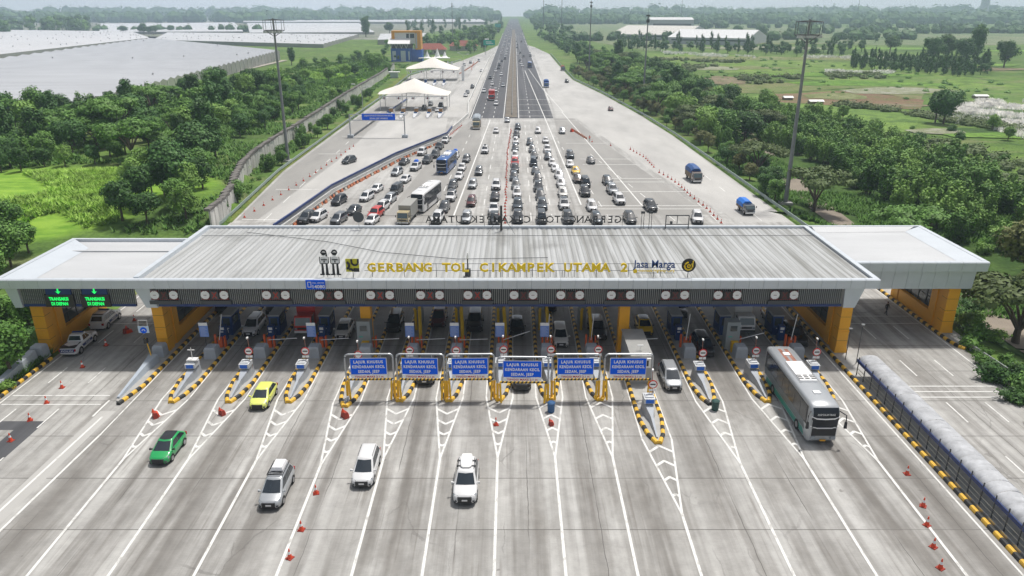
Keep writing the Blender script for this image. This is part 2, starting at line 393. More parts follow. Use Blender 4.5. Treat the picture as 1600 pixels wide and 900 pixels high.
def sheet(name, poly, z, m):
    return struct(MB().sheet(poly, z).build(name, m))
plaza = [(-49.2,-20),(50.6,-20),(50.4,64),(49.6,74),(49.6,90),(49.5,110),(49.2,124),(48.6,160),(47.5,220),(45.2,264),(40,330),(32.2,401),(31.5,440),(31,520),(31,640),(22,760),(16.5,800),
         (-14,800),(-22,690),(-36,560),(-49,480),(-57,430),(-54.5,330),(-54,264),(-52.8,167),(-49.3,124),(-49.2,90)]
sheet('concrete_plaza', plaza, 0.0, CONC)
hw = [(-14.7,256),(14.2,256),(15.6,636),(17,1000),(22,3000),(-8,3000),(-14,1000),(-14.2,636)]
sheet('highway_asphalt', hw, 0.008, ASPH)
PCON = mat('pale_concrete', (0.41,0.402,0.385), 0.75, var=0.16, scale=0.12, stretch=(1,0.3,1))
DCON = mat('rubbered_concrete', (0.27,0.262,0.247), 0.75, var=0.16, scale=0.15, stretch=(1,0.25,1))
# newer pale slabs on the far right and left approaches; old dark lanes between
sheet('pale_slabs', [(40,125),(48.8,125),(47.2,220),(44.8,264),(39.6,330),(31.8,401),(30.6,520),(30.6,640),(18.5,640),(15.5,256),(22,256),(27,215),(33,165)], 0.004, PCON)
sheet('pale_slabs', [(-45,125),(-40,125),(-37.5,147),(-29.6,183),(-19.6,214),(-22,256),(-44,262),(-43,180)], 0.004, PCON)
sheet('pale_slabs', [(-28,262),(-16,258),(-15,330),(-15,480),(-17,560),(-24,560),(-24,400)], 0.004, PCON)
sheet('darker_lanes', [(13,130),(36,130),(31,165),(26,205),(21,256),(14.4,256),(13,200)], 0.004, DCON)
sheet('darker_lanes', [(-23,128),(-8,128),(-8.5,180),(-10,250),(-14,250),(-20,190)], 0.004, DCON)
sheet('darker_lanes', [(-48.8,126),(-45.2,126),(-43.4,180),(-44.4,262),(-46,330),(-52,330),(-53,262),(-52,167)], 0.004, DCON)
sheet('pale_slabs', [(-38.3,60),(-36.9,60),(-37.5,34),(-38.9,34)], 0.004, PCON)
sheet('asphalt_patch', [(-48.4,58.2),(-42.3,58.2),(-42.3,50.5),(-48.4,47.5),(-48.4,50.5),(-44.3,52.9),(-44.3,56.7),(-48.4,56.7)], 0.005, ASPH)
MED = mat('median_soil', (0.15,0.13,0.105), 0.95, var=0.25, scale=0.3)
struct(MB().box(-2.4,1.8,258,262,0,0.12).add([(-2.4,262,0.12),(1.8,262,0.12),(5.6,1400,0.12),(0.6,1400,0.12)],[(0,1,2,3)]).build('median', MED))
DIRT = mat('dirt', (0.23,0.195,0.155), 0.95, var=0.15, scale=0.3)
def ribbon(mb, pts, w, z=None, dz=0.03):
    for (x0,y0),(x1,y1) in zip(pts, pts[1:]):
        d = Vector((x1-x0,y1-y0)).normalized(); n = Vector((-d.y,d.x))*w/2
        q = [(x0-n.x,y0-n.y),(x1-n.x,y1-n.y),(x1+n.x,y1+n.y),(x0+n.x,y0+n.y)]
        mb.add([(a,b,(th(a,b)+dz) if z is None else z) for a,b in q], [(0,1,2,3)])
    return mb
p = []
for (a, b) in zip([(63,60),(60,76),(60.5,91),(61,108),(59.5,128),(61,150),(65,182),(71,215),(76,250)],[0]*9): p.append(a)
pp = []
for (x0,y0),(x1,y1) in zip(p, p[1:]):
    for k in range(6): pp.append((x0+(x1-x0)*k/6, y0+(y1-y0)*k/6))
struct(ribbon(MB(), pp, 5.0, dz=0.12).build('dirt_track', DIRT))

# painted markings
mk = MB()
NL = [0]
def line(x0,y0,x1,y1,w=0.16):
    NL[0] += 1; ribbon(mk, [(x0,y0),(x1,y1)], w, 0.012+0.0011*(NL[0]%13))
ISL = [(-37.6,60.9),(-32.3,61.2),(-26.9,61.2),(-21.2,61.2),(-15.7,60.4),(-10.7,61.4),(-6.0,61.4),(-1.2,61.6),(3.6,61.6),(8.4,61.6),(12.6,54.2),(18.8,60.8),(24.3,61.3),(30.3,61.0)]
for i, (X, Y) in enumerate(ISL):
    if i == 0:
        line(-37.6,59,-38.6,36,0.2); line(-36.2,100,-36.2,56,0.14); line(-36.2,56,-37.0,36,0.2); line(-38.5,62,-38.5,59,0.2); continue
    sL = 1.28; ym = Y-9.2
    line(X-sL,100,X-sL,Y+1.0,0.14); line(X+sL,100,X+sL,Y+1.0,0.14)
    line(X-sL,Y+1.0,X,ym,0.17); line(X+sL,Y+1.0,X,ym,0.17)
    line(X,ym+0.3,X+(-0.012*X if i else 0),34,0.21)
    for k in range(4):
        yy = Y-1.0-k*2.0; hw_ = sL*(yy-ym)/(Y+1.0-ym); dv = -0.95 if i < 8 else 0.95
        if hw_ > 0.15: line(X-hw_,yy,X+0.04,yy+dv*hw_,0.26); line(X+hw_,yy,X-0.04,yy+dv*hw_,0.26)
line(33.95,100,33.75,34,0.16)
line(48.6,100,48.6,34,0.15)
for yy in (62.6,63.7,64.8): line(38.8,yy,48.4,yy,0.17)
for yy in (80.4,82.6): line(37.8,yy,48.4,yy,0.15)
for x in (41.3,45.0):
    for y0 in (40,49,58,67,76,92): line(x,y0,x,y0+3.6,0.15)
for yy in (61.2,62.9): line(-48.3,yy,-38.9,yy,0.16)
for yy in (80.4,82.6): line(-48.3,yy,-38.9,yy,0.15)
for x in (-46.4,-42.4):
    for y0 in (40,49,57,65.5,75,84,93): line(x,y0,x,y0+3.4,0.15)
line(-48.6,100,-48.6,36,0.15)
# far plaza: lane lines converging on the highway, cross bars for the braking lines
def pxline(a, b, w=0.2): (x0,y0),(x1,y1) = G(*a), G(*b); line(x0,y0,x1,y1,w)
pxline((709,337),(766,187),0.3); pxline((908,320),(858,200),0.3); pxline((858,200),(820,110),0.3)
pxline((1004,322),(878,175),0.28); pxline((880,175),(848,139),0.25); pxline((848,139),(826,108),0.25)
pxline((787,345),(797,190),0.15)
def dashes(a, b, n, w=0.18, fr=0.4):
    (x0,y0),(x1,y1) = G(*a), G(*b)
    for k in range(n):
        t0 = k/n; t1 = (k+fr)/n; line(x0+(x1-x0)*t0,y0+(y1-y0)*t0,x0+(x1-x0)*t1,y0+(y1-y0)*t1,w)
dashes((672,345),(737,205),9); dashes((752,345),(776,205),9); dashes((864,345),(836,205),9); dashes((955,345),(868,215),9)
dashes((1055,345),(915,235),8); dashes((1120,345),(1060,290),3); dashes((1190,345),(1090,265),4); dashes((830,345),(820,190),9)
dashes((412,345),(600,170),12)
for yy, x0, x1 in ((148,20,35.5),(157,20,33),(160.5,20,33),(176,17,30),(183,17,29.5),(206,15,26),(136.5,14,36),(134,14,36),(126.6,-48,-40),(150,-49,-40),(190,-50,-43),(218,-50,-42),(226,-9,12),(250,-14,22)):
    line(x0,yy,x1,yy,0.3)
for yy, w in ((262,0.35),(277,0.35),(294,0.35),(312,0.35)): line(2.2,yy,18,yy,w)
line(-2.9,256,0.2,1200,0.25); line(2.3,256,6.0,1200,0.25); line(-14.2,256,-13.8,1200,0.25); line(15,300,15.8,1200,0.25)
for x0, x1 in ((-10.4,-9.2),(-6.4,-5.0),(6.2,8.6)):
    for k in range(75): 
        t0 = 258+k*12.0; f = lambda y: x0+(x1-x0)*(y-256)/940.0
        line(f(t0),t0,f(t0+4.6),t0+4.6,0.2)
struct(mk.build('lane_markings', PAINT))

# ------------------------------------------------------------------ barriers, walls, fences
def along(pts, step):
    out = []; carry = 0.0
    for (x0,y0),(x1,y1) in zip(pts, pts[1:]):
        L = math.hypot(x1-x0,y1-y0); a = math.atan2(y1-y0,x1-x0); s = carry
        while s < L: out.append((x0+(x1-x0)*s/L, y0+(y1-y0)*s/L, a)); s += step
        carry = s-L
    return out
def rail_wall(name, pts, h, t, m, parent=None):
    mb = MB()
    for (x0,y0),(x1,y1) in zip(pts, pts[1:]):
        d = Vector((x1-x0,y1-y0)).normalized(); n = Vector((-d.y,d.x))*t/2
        mb.prism([(x0-n.x,y0-n.y),(x1-n.x,y1-n.y),(x1+n.x,y1+n.y),(x0+n.x,y0+n.y)], h[0], h[1])
    return mb.build(name, m, parent)
def posts(pts, step, w, z0, z1, m, t):
    me = MB().cbox(0,0,(z0+z1)/2,w,w,z1-z0).mesh('post', mats=[m])
    for (x,y,a) in along(pts, step): ob('post', me, t, (x,y,0), a)
def rail_posts(pts, step, w, z0, z1, mb):
    for (x0,y0),(x1,y1) in zip(pts, pts[1:]):
        L = math.hypot(x1-x0,y1-y0); n = int(L/step)
        for k in range(n): mb.cbox(x0+(x1-x0)*k/n, y0+(y1-y0)*k/n, (z0+z1)/2, w, w, z1-z0)
    return mb
def guardrail(label, pts, beam=(0.42,0.75), m=None):
    t = thing('guard_rail', label, 'guard rail', (pts[0][0],pts[0][1],0))
    off = pts[0]; loc = [(x-off[0],y-off[1]) for x,y in pts]
    rail_wall('beam', loc, beam, 0.12, m or GREYM, t)
    posts(loc, 6.2 if len(pts) > 4 else 3.0 if len(pts) > 3 else 12.0, 0.14, 0, beam[1]-0.05, GREYM, t)
    return t
GGR = mat('weathered_rail', (0.30,0.37,0.35), 0.55, 0.2)
guardrail('long grey-green guard rail along the right edge of the far plaza', [(50.2,104),(49.9,124),(49.3,160),(48.2,220),(45.9,264),(40.6,330),(32.9,401),(32.3,480),(32,640)], (0.35,0.9), GGR)
guardrail('pale guard rail along the left edge of the slip lane beside the grass strip', [(-49.9,104),(-50.2,124),(-53.4,167),(-54.6,264),(-55,330),(-57.8,429),(-50,480),(-37,560)], (0.3,0.85), GGR)
guardrail('bright steel guard rail at the lower right edge below the yellow portal', [(50.2,73),(50.8,64),(52,50),(53,38)], (0.4,0.78))
guardrail('thin guard rail down the centre of the highway median', [(0,264),(1.2,636),(2.2,1000)], (0.5,0.85))
# retaining wall on the left with stone coping
t = thing('retaining_wall', 'tall weathered concrete retaining wall with rough stone coping left of the slip lane', 'wall')
mb = MB(); cp = MB()
for (x0,y0),(x1,y1) in zip(WALL, WALL[1:]):
    L = math.hypot(x1-x0,y1-y0); n = max(1,int(L/2.2))
    for k in range(n):
        ax,ay = x0+(x1-x0)*k/n, y0+(y1-y0)*k/n; bx,by = x0+(x1-x0)*(k+.93)/n, y0+(y1-y0)*(k+.93)/n
        h = 3.7+0.12*random.random()
        mb.prism([(ax-.3,ay),(bx-.3,by),(bx+.02*(k%2),by),(ax+.02*(k%2),ay)][::-1], -0.2, h)
        mb.prism([(bx-.25,by),(x0+(x1-x0)*(k+1)/n-.25,y0+(y1-y0)*(k+1)/n),(x0+(x1-x0)*(k+1)/n-.09,y0+(y1-y0)*(k+1)/n),(bx-.09,by)][::-1], -0.2, h-0.1)
        cp.cbox((ax+bx)/2-.35+random.uniform(-.08,.08),(ay+by)/2,h+.25,0.9+random.uniform(-.1,.2),L/n*1.01,0.5+random.uniform(-.12,.2))
mb.build('wall_panels', WALLC, t); cp.build('coping', STONE, t)
# blue-topped median fence between slip plaza and queue
FEN = [(-39.6,118),(-38.9,124.6),(-36.8,147.7),(-29.0,183.5),(-18.8,215.8),(-18.3,228)]
t = thing('median_fence', 'grey concrete median fence with navy blue top rail curving left of the queue', 'fence')
rail_wall('concrete_base', FEN, (0,0.6), 0.5, OFFW, t); rail_wall('mesh_panel', FEN, (0.6,1.25), 0.06, mat('grey_mesh', (0.33,0.34,0.36), 0.6), t)
rail_wall('top_rail', FEN, (1.25,1.6), 0.28, NAVY, t); posts(FEN, 2.4, 0.12, 0.55, 1.3, GREYM, t)
t = thing('guide_kerb', 'low dirty grey kerb wall running beside the navy topped median fence', 'kerb')
rail_wall('kerb_wall', [(x+1.2,y-1.4) for x,y in FEN[:-1]], (0,0.45), 0.25, DGREY, t)
t = thing('divider_wall', 'white concrete divider wall from the tent plaza up along the highway edge', 'wall')
rail_wall('wall_panel', [(-18.6,229),(-15.4,262),(-17.2,300),(-17.4,420),(-17,560),(-16.2,640)], (0,1.0), 0.35, OFFW, t)

# water filled barriers beside the fence: alternate orange and white
def barrier_proto(name, m):
    o = thing(name, 'x', 'barrier')
    MB().xprism([(-.25,0),(.25,0),(.2,.35),(.1,.5),(.08,.8),(-.08,.8),(-.1,.5),(-.2,.35)], -0.6, 0.6).build('shell', m, o)
    MB().box(-0.28,-0.12,-.26,.26,0,.1).box(0.12,0.28,-.26,.26,0,.1).build('foot', DGREY, o)
    return Proto(o)
BO = barrier_proto('water_barrier', mat('faded_orange', (0.50,0.17,0.08), 0.6)); BW = barrier_proto('water_barrier', mat('barrier_white', (0.50,0.46,0.40), 0.6))
for k, (x,y,a) in enumerate(along([(-37.6,121),(-35.3,146),(-27.6,181),(-18.6,211)], 1.6)):
    pr = BO if (k%3 or 20 < k < 26) else BW
    pr.put((x+random.uniform(-.15,.15),y,0), a+random.uniform(-.12,.12), 'orange plastic water barrier in the row beside the navy fence' if pr is BO else 'whitish plastic water barrier in the row beside the navy fence',
        'orange barriers beside the fence' if pr is BO else 'white barriers beside the fence', (.85,.8,.72))

# cones
def cone_proto(name='traffic_cone', s=1.0):
    o = thing(name, 'x', 'traffic cone')
    MB().tbox(-.24*s,.24*s,-.24*s,.24*s,0,.05*s,0.02*s).build('base', mat('cone_base', (0.30,0.03,0.015), 0.7), o)
    mb = MB()
    mb.use(CONE).tube([(0,0,.05*s),(0,0,.36*s)], .17*s, 12, .11*s, False); mb.use(SIGNW).tube([(0,0,.36*s),(0,0,.56*s)], .11*s, 12, .07*s, False)
    mb.use(CONE).tube([(0,0,.56*s),(0,0,.78*s)], .07*s, 12, .035*s)
    mb.build('cone_body', None, o, smooth=True); return Proto(o)
CN = cone_proto(s=1.0)
def cone(px, py, label, group=None): x, y = G(px, py); return CN.put((x,y,0.006), random.uniform(0,1.5), label, group)
for q, (a,b,lab) in enumerate([(494,771,'red cone with white band on the line right of the silver roof-box car'),(471,828,'red cone, middle of three on the line below the silver car'),(453,872,'red cone nearest the bottom edge on the third lane line'),
    (1417,741,'faded red cone standing alone ahead of the bus lane by the kerb'),(1442,791,'red and white cone, second of the row beside the covered walkway'),(1448,821,'red and white cone, third of the row beside the covered walkway'),
    (1458,855,'red and white cone straddling the white line at lower right'),(1469,888,'red and white cone nearest the bottom right corner'),
    (129,574,'orange cone just ahead of the white police pickup'),(97,606,'orange cone at the end of a dash in the left lane'),(73,630,'orange cone on the left double stop lines'),(47,657,'orange cone on the edge of the dark asphalt patch'),(17,689,'orange cone inside the dark asphalt patch at far left'),
    (775,664,'small red cone inside the chevrons below the fourth gantry sign'),(166,540,'orange cone beside the white police pickup front wheel'),(210,501,'red and white cone on the stop lines beyond the police cars')]):
    cone(a,b,lab)
for k, (x,y,a) in enumerate(along([G(925,222),G(950,227),G(985,234)], 7.5)): CN.put((x,y,0.006), 0, 'dark orange cone in the spaced line crossing to the orange-clad worker', 'spaced cones on the right plaza')
for k, (x,y,a) in enumerate(along([G(985,234),G(1008,247),G(1022,262)], 2.6)): CN.put((x,y,0.006), 0, 'orange cone in the dense upper run of the right-hand cone line', 'upper run of right-hand cones')
for k, (x,y,a) in enumerate(along([G(1030,270),G(1045,278),G(1062,290),G(1078,306),G(1100,322),G(1128,350)], 2.5)): CN.put((x,y,0.006), 0, 'orange cone in the lower run of the cone line curving towards the toll roof', 'lower run of right-hand cones')
for k, (x,y,a) in enumerate(along([(-0.3,230),(-1.2,190),(-1.3,123)], 2.3)): CN.put((x+random.uniform(-.12,.12),y,0.006), 0, 'orange cone in the long straight row between the central queues', 'central row of cones')
for k, (x,y,a) in enumerate(along([(-48,128),(-45.2,160),(-43.6,190),(-43,204)], 4.3)): CN.put((x,y,0.006), 0, 'orange cone in the line on the left slip lane', 'cones on the left slip lane')
for k, (x,y,a) in enumerate(along([(-27,540),(-25,470)], 3.5)): CN.put((x,y,0.006), 0, 'tiny orange cone beyond the far tent', 'cones beyond the far tent')
for k, (x,y,a) in enumerate(along([G(690,222),G(722,196)], 2.2)): CN.put((x,y,0.006), 0, 'red cone in the short run above the white car with black roof', 'red cones by the fence end')
RDB = mat('fire_red', (0.30,0.035,0.02), 0.7)
def lump(px, py, label, s=1.0, name='barrier_stack'):
    s *= .62
    x, y = G(px, py); t = thing(name, label, 'barrier', (x,y,0), random.uniform(0,3))
    MB().tbox(-.5*s,.5*s,-.3*s,.3*s,0,.75*s,.12*s).build('folded_barrier', RDB, t)
    MB().tbox(-.2*s,.75*s,-.5*s,-.1*s,0,.5*s,.1*s).build('barrier_foot', CONE, t)
    MB().tube([(.1,.1,.7*s),(.1,.1,1.15*s)], .2*s, 10, .06*s).build('cone_tip', CONE, t); return t
lump(243,652,'red stacked barrier and cone at the nose of the second island from the left',1.2); lump(347,648,'red stacked barrier and cone at the nose of the third island from the left',1.1)
lump(539,652,'rusty red barrier leaning at the foot of the first blue gantry sign',1.3); lump(861,664,'red fallen cones inside the chevrons under the fifth gantry sign',0.9)
lump(198,520,'dark red folded barrier beside the two police vehicles',1.2); lump(893,206,'orange plastic barrier cluster on the far right plaza',1.6)
for k, (x,y,a) in enumerate(along([G(895,204),G(917,218)], 2.0)): BO.put((x,y,0), a, 'orange barrier in the short diagonal row left of the standing worker', 'diagonal barrier row', (.8,.8,.8))
for k, (x,y,a) in enumerate(along([(-30,440),(-26,500),(-24,540)], 4.5)): BO.put((x,y,0), a, 'orange barrier in the far row beyond the tents', 'far barrier row')
def bin_(px, py, m, label):
    x, y = G(px, py); t = thing('litter_bin', label, 'bin', (x,y,0))
    MB().tube([(0,0,0),(0,0,.95)], .32, 12, .36).build('bin_body', m, t, smooth=True); MB().tube([(0,0,.95),(0,0,1.05)], .38, 12, .25).build('lid', m, t)
bin_(861,643,mat('bin_blue',(0.02,0.09,0.22),0.5),'blue litter bin at the foot of the fifth gantry sign'); bin_(1117,640,mat('bin_green',(0.02,0.07,0.06),0.5),'dark green litter bin at an island nose right of the silver car')
# ------------------------------------------------------------------ toll canopy
def roof_mat():
    m = bpy.data.materials.new('ribbed_roof'); m.use_nodes = True; nt = m.node_tree; b = nt.nodes['Principled BSDF']
    tc = nt.nodes.new('ShaderNodeTexCoord'); o = tc.outputs['Object']
    a = noisen(nt, o, 1.0, 6, (1.6,0.05,1)); c2 = noisen(nt, o, 0.09, 5); d = noisen(nt, o, 0.35, 5, (1,0.6,1))
    sp = nt.nodes.new('ShaderNodeSeparateXYZ'); nt.links.new(o, sp.inputs[0])
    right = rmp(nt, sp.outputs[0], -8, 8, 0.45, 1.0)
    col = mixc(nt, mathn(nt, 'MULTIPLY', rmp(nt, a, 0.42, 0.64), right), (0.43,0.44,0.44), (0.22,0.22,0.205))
    blot = mathn(nt, 'MULTIPLY', rmp(nt, c2, 0.55, 0.68), rmp(nt, d, 0.4, 0.65))
    col = mixc(nt, mathn(nt, 'MULTIPLY', blot, 0.7), col, (0.19,0.19,0.18))
    # stains collected along the ribs
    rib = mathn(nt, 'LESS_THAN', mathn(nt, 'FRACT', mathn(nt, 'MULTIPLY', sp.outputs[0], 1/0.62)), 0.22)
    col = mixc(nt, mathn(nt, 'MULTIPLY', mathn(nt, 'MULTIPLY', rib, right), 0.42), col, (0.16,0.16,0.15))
    nt.links.new(col, b.inputs['Base Color']); b.inputs['Roughness'].default_value = 0.5; b.inputs['Metallic'].default_value = 0.1
    return m
ROOF = roof_mat()
WROOF = mat('pale_roof_membrane', (0.48,0.49,0.50), 0.5, var=0.10, scale=0.25, stretch=(0.3,1,1))
LOUV = mat('louvre_silver', (0.30,0.31,0.31), 0.4, 0.3)
Y0, Y1, ZT = 70.4, 90.6, 9.2
can = thing('toll_canopy', 'long flat toll plaza roof with grey panel fascia and orange portal pillars', 'canopy', (0,Y0,0))
def L(mb): return mb      # parts are in world metres, shifted below
Mt = Matrix.Translation((0,-Y0,0))
def cbuild(mb, name, m=None, smooth=False):
    mb.v = [(x,y-Y0,z) for x,y,z in mb.v]; return mb.build(name, m, can, smooth)
# ribbed main deck, falling a little towards the back
mb = MB(); n = int((37.2+38.4)/0.31); 
prof = []
for k in range(n+1):
    x = -38.4+0.31*k; z = 8.93+(0.07 if k % 2 else 0.0); prof.append((x,z))
vs = []
for x, z in prof: vs += [(x,Y0+0.55,z-0.05),(x,Y1-0.45,z-0.05)]
mb.add(vs, [(2*k,2*k+2,2*k+3,2*k+1) for k in range(len(prof)-1)])
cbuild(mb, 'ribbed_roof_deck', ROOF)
# parapet / fascia as tilted cladding panels with open joints
def fascia(x0, x1, y, z0, z1, step=1.48, depth=0.55, slope=0.0):
    mb = MB(); n = max(1,round((x1-x0)/step)); w = (x1-x0)/n
    for k in range(n):
        a, b_ = x0+k*w+0.012, x0+(k+1)*w-0.012
        mb.add([(a,y+0.12,z0),(b_,y+0.12,z0),(b_,y,z1-0.1),(a,y,z1-0.1),(a,y+0.1,z1),(b_,y+0.1,z1),(a,y+depth,z1),(b_,y+depth,z1),(a,y+depth,z0),(b_,y+depth,z0)],
            [(0,1,2,3),(3,2,5,4),(4,5,7,6),(6,7,9,8),(8,9,1,0),(0,3,4,6,8),(1,9,7,5,2)])
    return mb
def sidef(x, y0, y1, z0, z1, sgn, step=1.5, depth=0.55):
    mb = MB(); n = max(1,round((y1-y0)/step)); w = (y1-y0)/n
    for k in range(n):
        a, b_ = y0+k*w+0.01, y0+(k+1)*w-0.01
        mb.box(min(x,x-sgn*depth),max(x,x-sgn*depth),a,b_,z0,z1)
    return mb
cbuild(fascia(-52.9,37.6,Y0,8.17,ZT), 'front_fascia', PANEL)
cbuild(MB().box(-38.85,37.6,Y1-0.45,Y1,8.1,ZT), 'back_parapet', PANEL)
cbuild(sidef(37.6,Y0+0.57,Y1-0.47,8.17,ZT,1), 'side_fascia', PANEL); cbuild(sidef(-38.3,Y0+0.57,Y1-0.47,8.0,ZT+0.12,1), 'side_fascia', PANEL)
# left wing
cbuild(MB().box(-52.3,-38.9,Y0+0.57,84.6,8.6,8.85).box(-52.3,-38.9,80.6,80.9,8.85,9.0), 'wing_roof', WROOF)
cbuild(MB().box(-52.9,-38.9,84.6,85.0,8.1,ZT), 'back_parapet', PANEL); cbuild(sidef(-52.9,Y0+0.57,84.6,8.17,ZT,-1), 'side_fascia', PANEL)
# wide sloping coping of left wing
cbuild(MB().add([(-52.3,Y0+.6,9.19),(-49.4,Y0+.6,8.87),(-49.4,82,8.87),(-52.3,84.5,9.19)],[(0,1,2,3)]), 'wing_gutter', PANEL)
# right wing set back
cbuild(MB().box(37.7,51.6,76.4,90.2,8.6,8.85), 'wing_roof', WROOF)
cbuild(MB().add([(51.5,76.5,9.19),(49.3,76.5,8.87),(49.3,89,8.87),(51.5,90,9.19)],[(0,1,2,3)]), 'wing_gutter', PANEL)
cbuild(MB().add([(38,90.1,9.19),(38,88.4,8.87),(49.3,88.8,8.87),(51,90.1,9.19)],[(0,1,2,3)]), 'wing_gutter', WROOF)
cbuild(fascia(37.62,52.1,75.9,8.1,ZT), 'wing_fascia', PANEL); cbuild(sidef(52.1,76.5,90.2,8.1,ZT,1), 'side_fascia', PANEL)
cbuild(MB().box(37.7,52.1,90.2,90.6,8.1,ZT), 'back_parapet', PANEL)
# tall lower cladding under the right wing
mb = MB()
for k in range(9):
    a = 37.9+k*1.5
    mb.add([(a,76.9,5.75),(a+1.47,76.9,5.75),(a+1.47,76.7,8.1),(a,76.7,8.1),(a,77.2,5.75),(a+1.47,77.2,5.75),(a+1.47,77.2,8.1),(a,77.2,8.1)],[(0,1,2,3),(1,5,6,2),(4,0,3,7),(5,4,7,6),(0,4,5,1),(3,2,6,7)])
cbuild(mb, 'lower_cladding', PANEL)
# louvre bands: blue frame with vertical silver slats, standing forward of a dark lining
def louvre(x0, x1, y, z0, z1):
    mb = MB(); x = x0
    while x < x1: mb.box(x,x+0.06,y-0.02,y+0.10,z0+0.28,z1-0.22); x += 0.205
    cbuild(mb, 'louvre', LOUV)
    cbuild(MB().box(x0,x1,y+0.22,y+0.3,z0,z1), 'louvre_backing', DGREY)
    cbuild(MB().box(x0,x1,y-0.02,y+0.28,z0,z0+0.26).box(x0,x1,y-0.02,y+0.28,z1-0.2,z1), 'frame_rail', NAVY)
louvre(-36.9,34.4,71.3,5.9,8.15); louvre(-51.0,-39.3,71.3,5.9,8.15)
def endcap(xa, xb, xc, xd):    # slanted pale end piece of the band
    return MB().add([(xa,71.2,5.8),(xb,71.2,5.8),(xd,71.2,8.15),(xc,71.2,8.15),(xa,72.4,5.8),(xb,72.4,5.8),(xd,72.4,8.15),(xc,72.4,8.15)],[(0,1,2,3),(4,7,6,5),(0,3,7,4),(1,5,6,2),(0,4,5,1),(3,2,6,7)])
cbuild(endcap(-38.2,-37.0,-39.2,-37.6), 'end_panel', PANEL); cbuild(endcap(34.6,35.8,34.5,36.6), 'end_panel', PANEL); cbuild(endcap(-51.9,-51.1,-52.6,-51.3), 'end_panel', PANEL)
cbuild(MB().box(-52.2,-38.6,71.8,84.4,7.95,8.1).box(-38.2,37.4,71.8,90.1,7.95,8.1).box(37.7,51.9,77.3,90.0,7.95,8.1), 'ceiling', mat('ceiling_grey',(0.30,0.31,0.32),0.8))
mb = MB()
for y in (74,79,84,89): mb.box(-38,37.3,y-0.15,y+0.15,7.2,7.95)
for x in range(-36,37,6): mb.box(x-0.12,x+0.12,72,90,7.3,7.9)
cbuild(mb, 'roof_beam', NAVY)
# orange portal pillars with a glazed bay
def portal(X, y0, y1, w, label=None):
    mb = MB().tbox(X-w/2,X+w/2,y0,y0+1.1,0,5.86,0.0).box(X-w/2+.12,X+w/2-.12,y0+1.12,y0+2.0,0,7.95).tbox(X-w/2,X+w/2,y0+2.02,y0+3.2,0,7.95)
    mb.box(X-w/2,X+w/2,y1-1.6,y1,0,7.95).box(X-w/2+.1,X+w/2-.1,y0+3.2,y1-1.6,0,1.7).box(X-w/2+.1,X+w/2-.1,y0+3.2,y1-1.6,5.4,7.9)
    mb.tbox(X-w/2-.12,X+w/2+.12,y0-.1,y0+1.2,0,0.9,0.1).tbox(X-w/2-.04,X+w/2+.04,y0-.05,y0+1.15,2.6,2.66,0.0)
    p = cbuild(mb, 'portal_pillar', ORA)
    gr_ = MB()
    for z in (1.55,2.9,4.3): gr_.box(X-w/2-.004,X+w/2+.004,y0-.004,y0+1.104,z,z+.035)
    cbuild(gr_, 'panel_joint', mat('joint_brown',(0.16,0.07,0.01),.7))
    g = MB().box(X-.03,X+.03,y0+3.2,y1-1.6,1.7,5.4); cbuild(g, 'pillar_glass', WGL)
    f = MB(); n = 4
    for k in range(n+1):
        yy = y0+3.2+(y1-1.6-y0-3.2)*k/n; f.box(X-.09,X+.09,yy-.05,yy+.05,1.7,5.4)
    for z in (2.9,4.1): f.box(X-.085,X+.085,y0+3.2,y1-1.6,z-.04,z+.04)
    cbuild(f, 'window_frame', BLACK)
portal(-37.9,72.6,88.5,1.15); portal(35.6,72.2,88.5,1.15); portal(-50.6,72.4,84,1.3); portal(49.9,77.4,89.3,1.3)
for X, y in ((-15.9,73.6),(12.0,72.3),(-15.9,86),(12.0,86)):
    cbuild(MB().box(X-.55,X+.55,y,y+1.1,0,7.95).tbox(X-.65,X+.65,y-.1,y+1.2,0,.8,.1), 'portal_pillar', ORA)
# cables and thin lightning lines lying on the deck
cb = MB().tube([(-33,88,9.06),(-22,84,9.06),(-15,80,9.06),(-6,77.5,9.06),(4,78,9.06)],.035,5).tube([(-38,86.5,9.06),(37,86.6,9.06)],.03,5)
cbuild(cb, 'cable', DGREY)

# ------------------------------------------------------------------ roof lettering
def lettering(): 
    t = thing('roof_lettering', 'yellow capital letters naming the toll gate standing on the front roof edge', 'sign', (0,71.4,9.2))
    word = 'GERBANG TOL CIKAMPEK UTAMA 2'
    xs_ = [574,594,615,637,659,683,706, None, 727,746,763, None, 783,800,815,833,857,878,897, None, 914,935,955,976,992, None, 1012]
    # place letters at an even pitch across the surveyed width
    me = {}; total = 26.9; x = -14.9; adv = total/len(word)
    for ch in word:
        if ch != ' ':
            if ch not in me: me[ch] = text_mesh(ch, 1.28, GOLD, 0.08, 'CENTER', 1.0, 0.04)
            o = ob('letter', me[ch], t, (x+adv/2, 0, 0.55)); o.rotation_euler = (math.pi/2,0,0)
            o.scale = (1.0 if ch in 'MGOCU' else 1.12, 1, 1)
        x += adv
    mb = MB()
    for z in (0.62,1.35): mb.tube([(-15.2,.12,z),(18.4,.12,z)],.025,5)
    x = -14.4
    while x < 18: mb.tube([(x,.12,-.1),(x,.12,1.4)],.03,5); x += 3.3
    x = -3.5
    while x < 6.5: mb.tube([(x,.14,-.1),(x,.14,.6)],.03,5); x += .62
    mb.build('support_frame', DGREY, t)
lettering()
t = thing('back_lettering', 'dark letters seen from behind in mirror image along the rear roof edge', 'sign', (0,90.2,9.2))
me = {}; word = 'GERBANG TOL CIKAMPEK UTAMA'; adv = 24.9/len(word); x = 13.9
DKL = mat('letter_back', (0.035,0.035,0.035), 0.5)
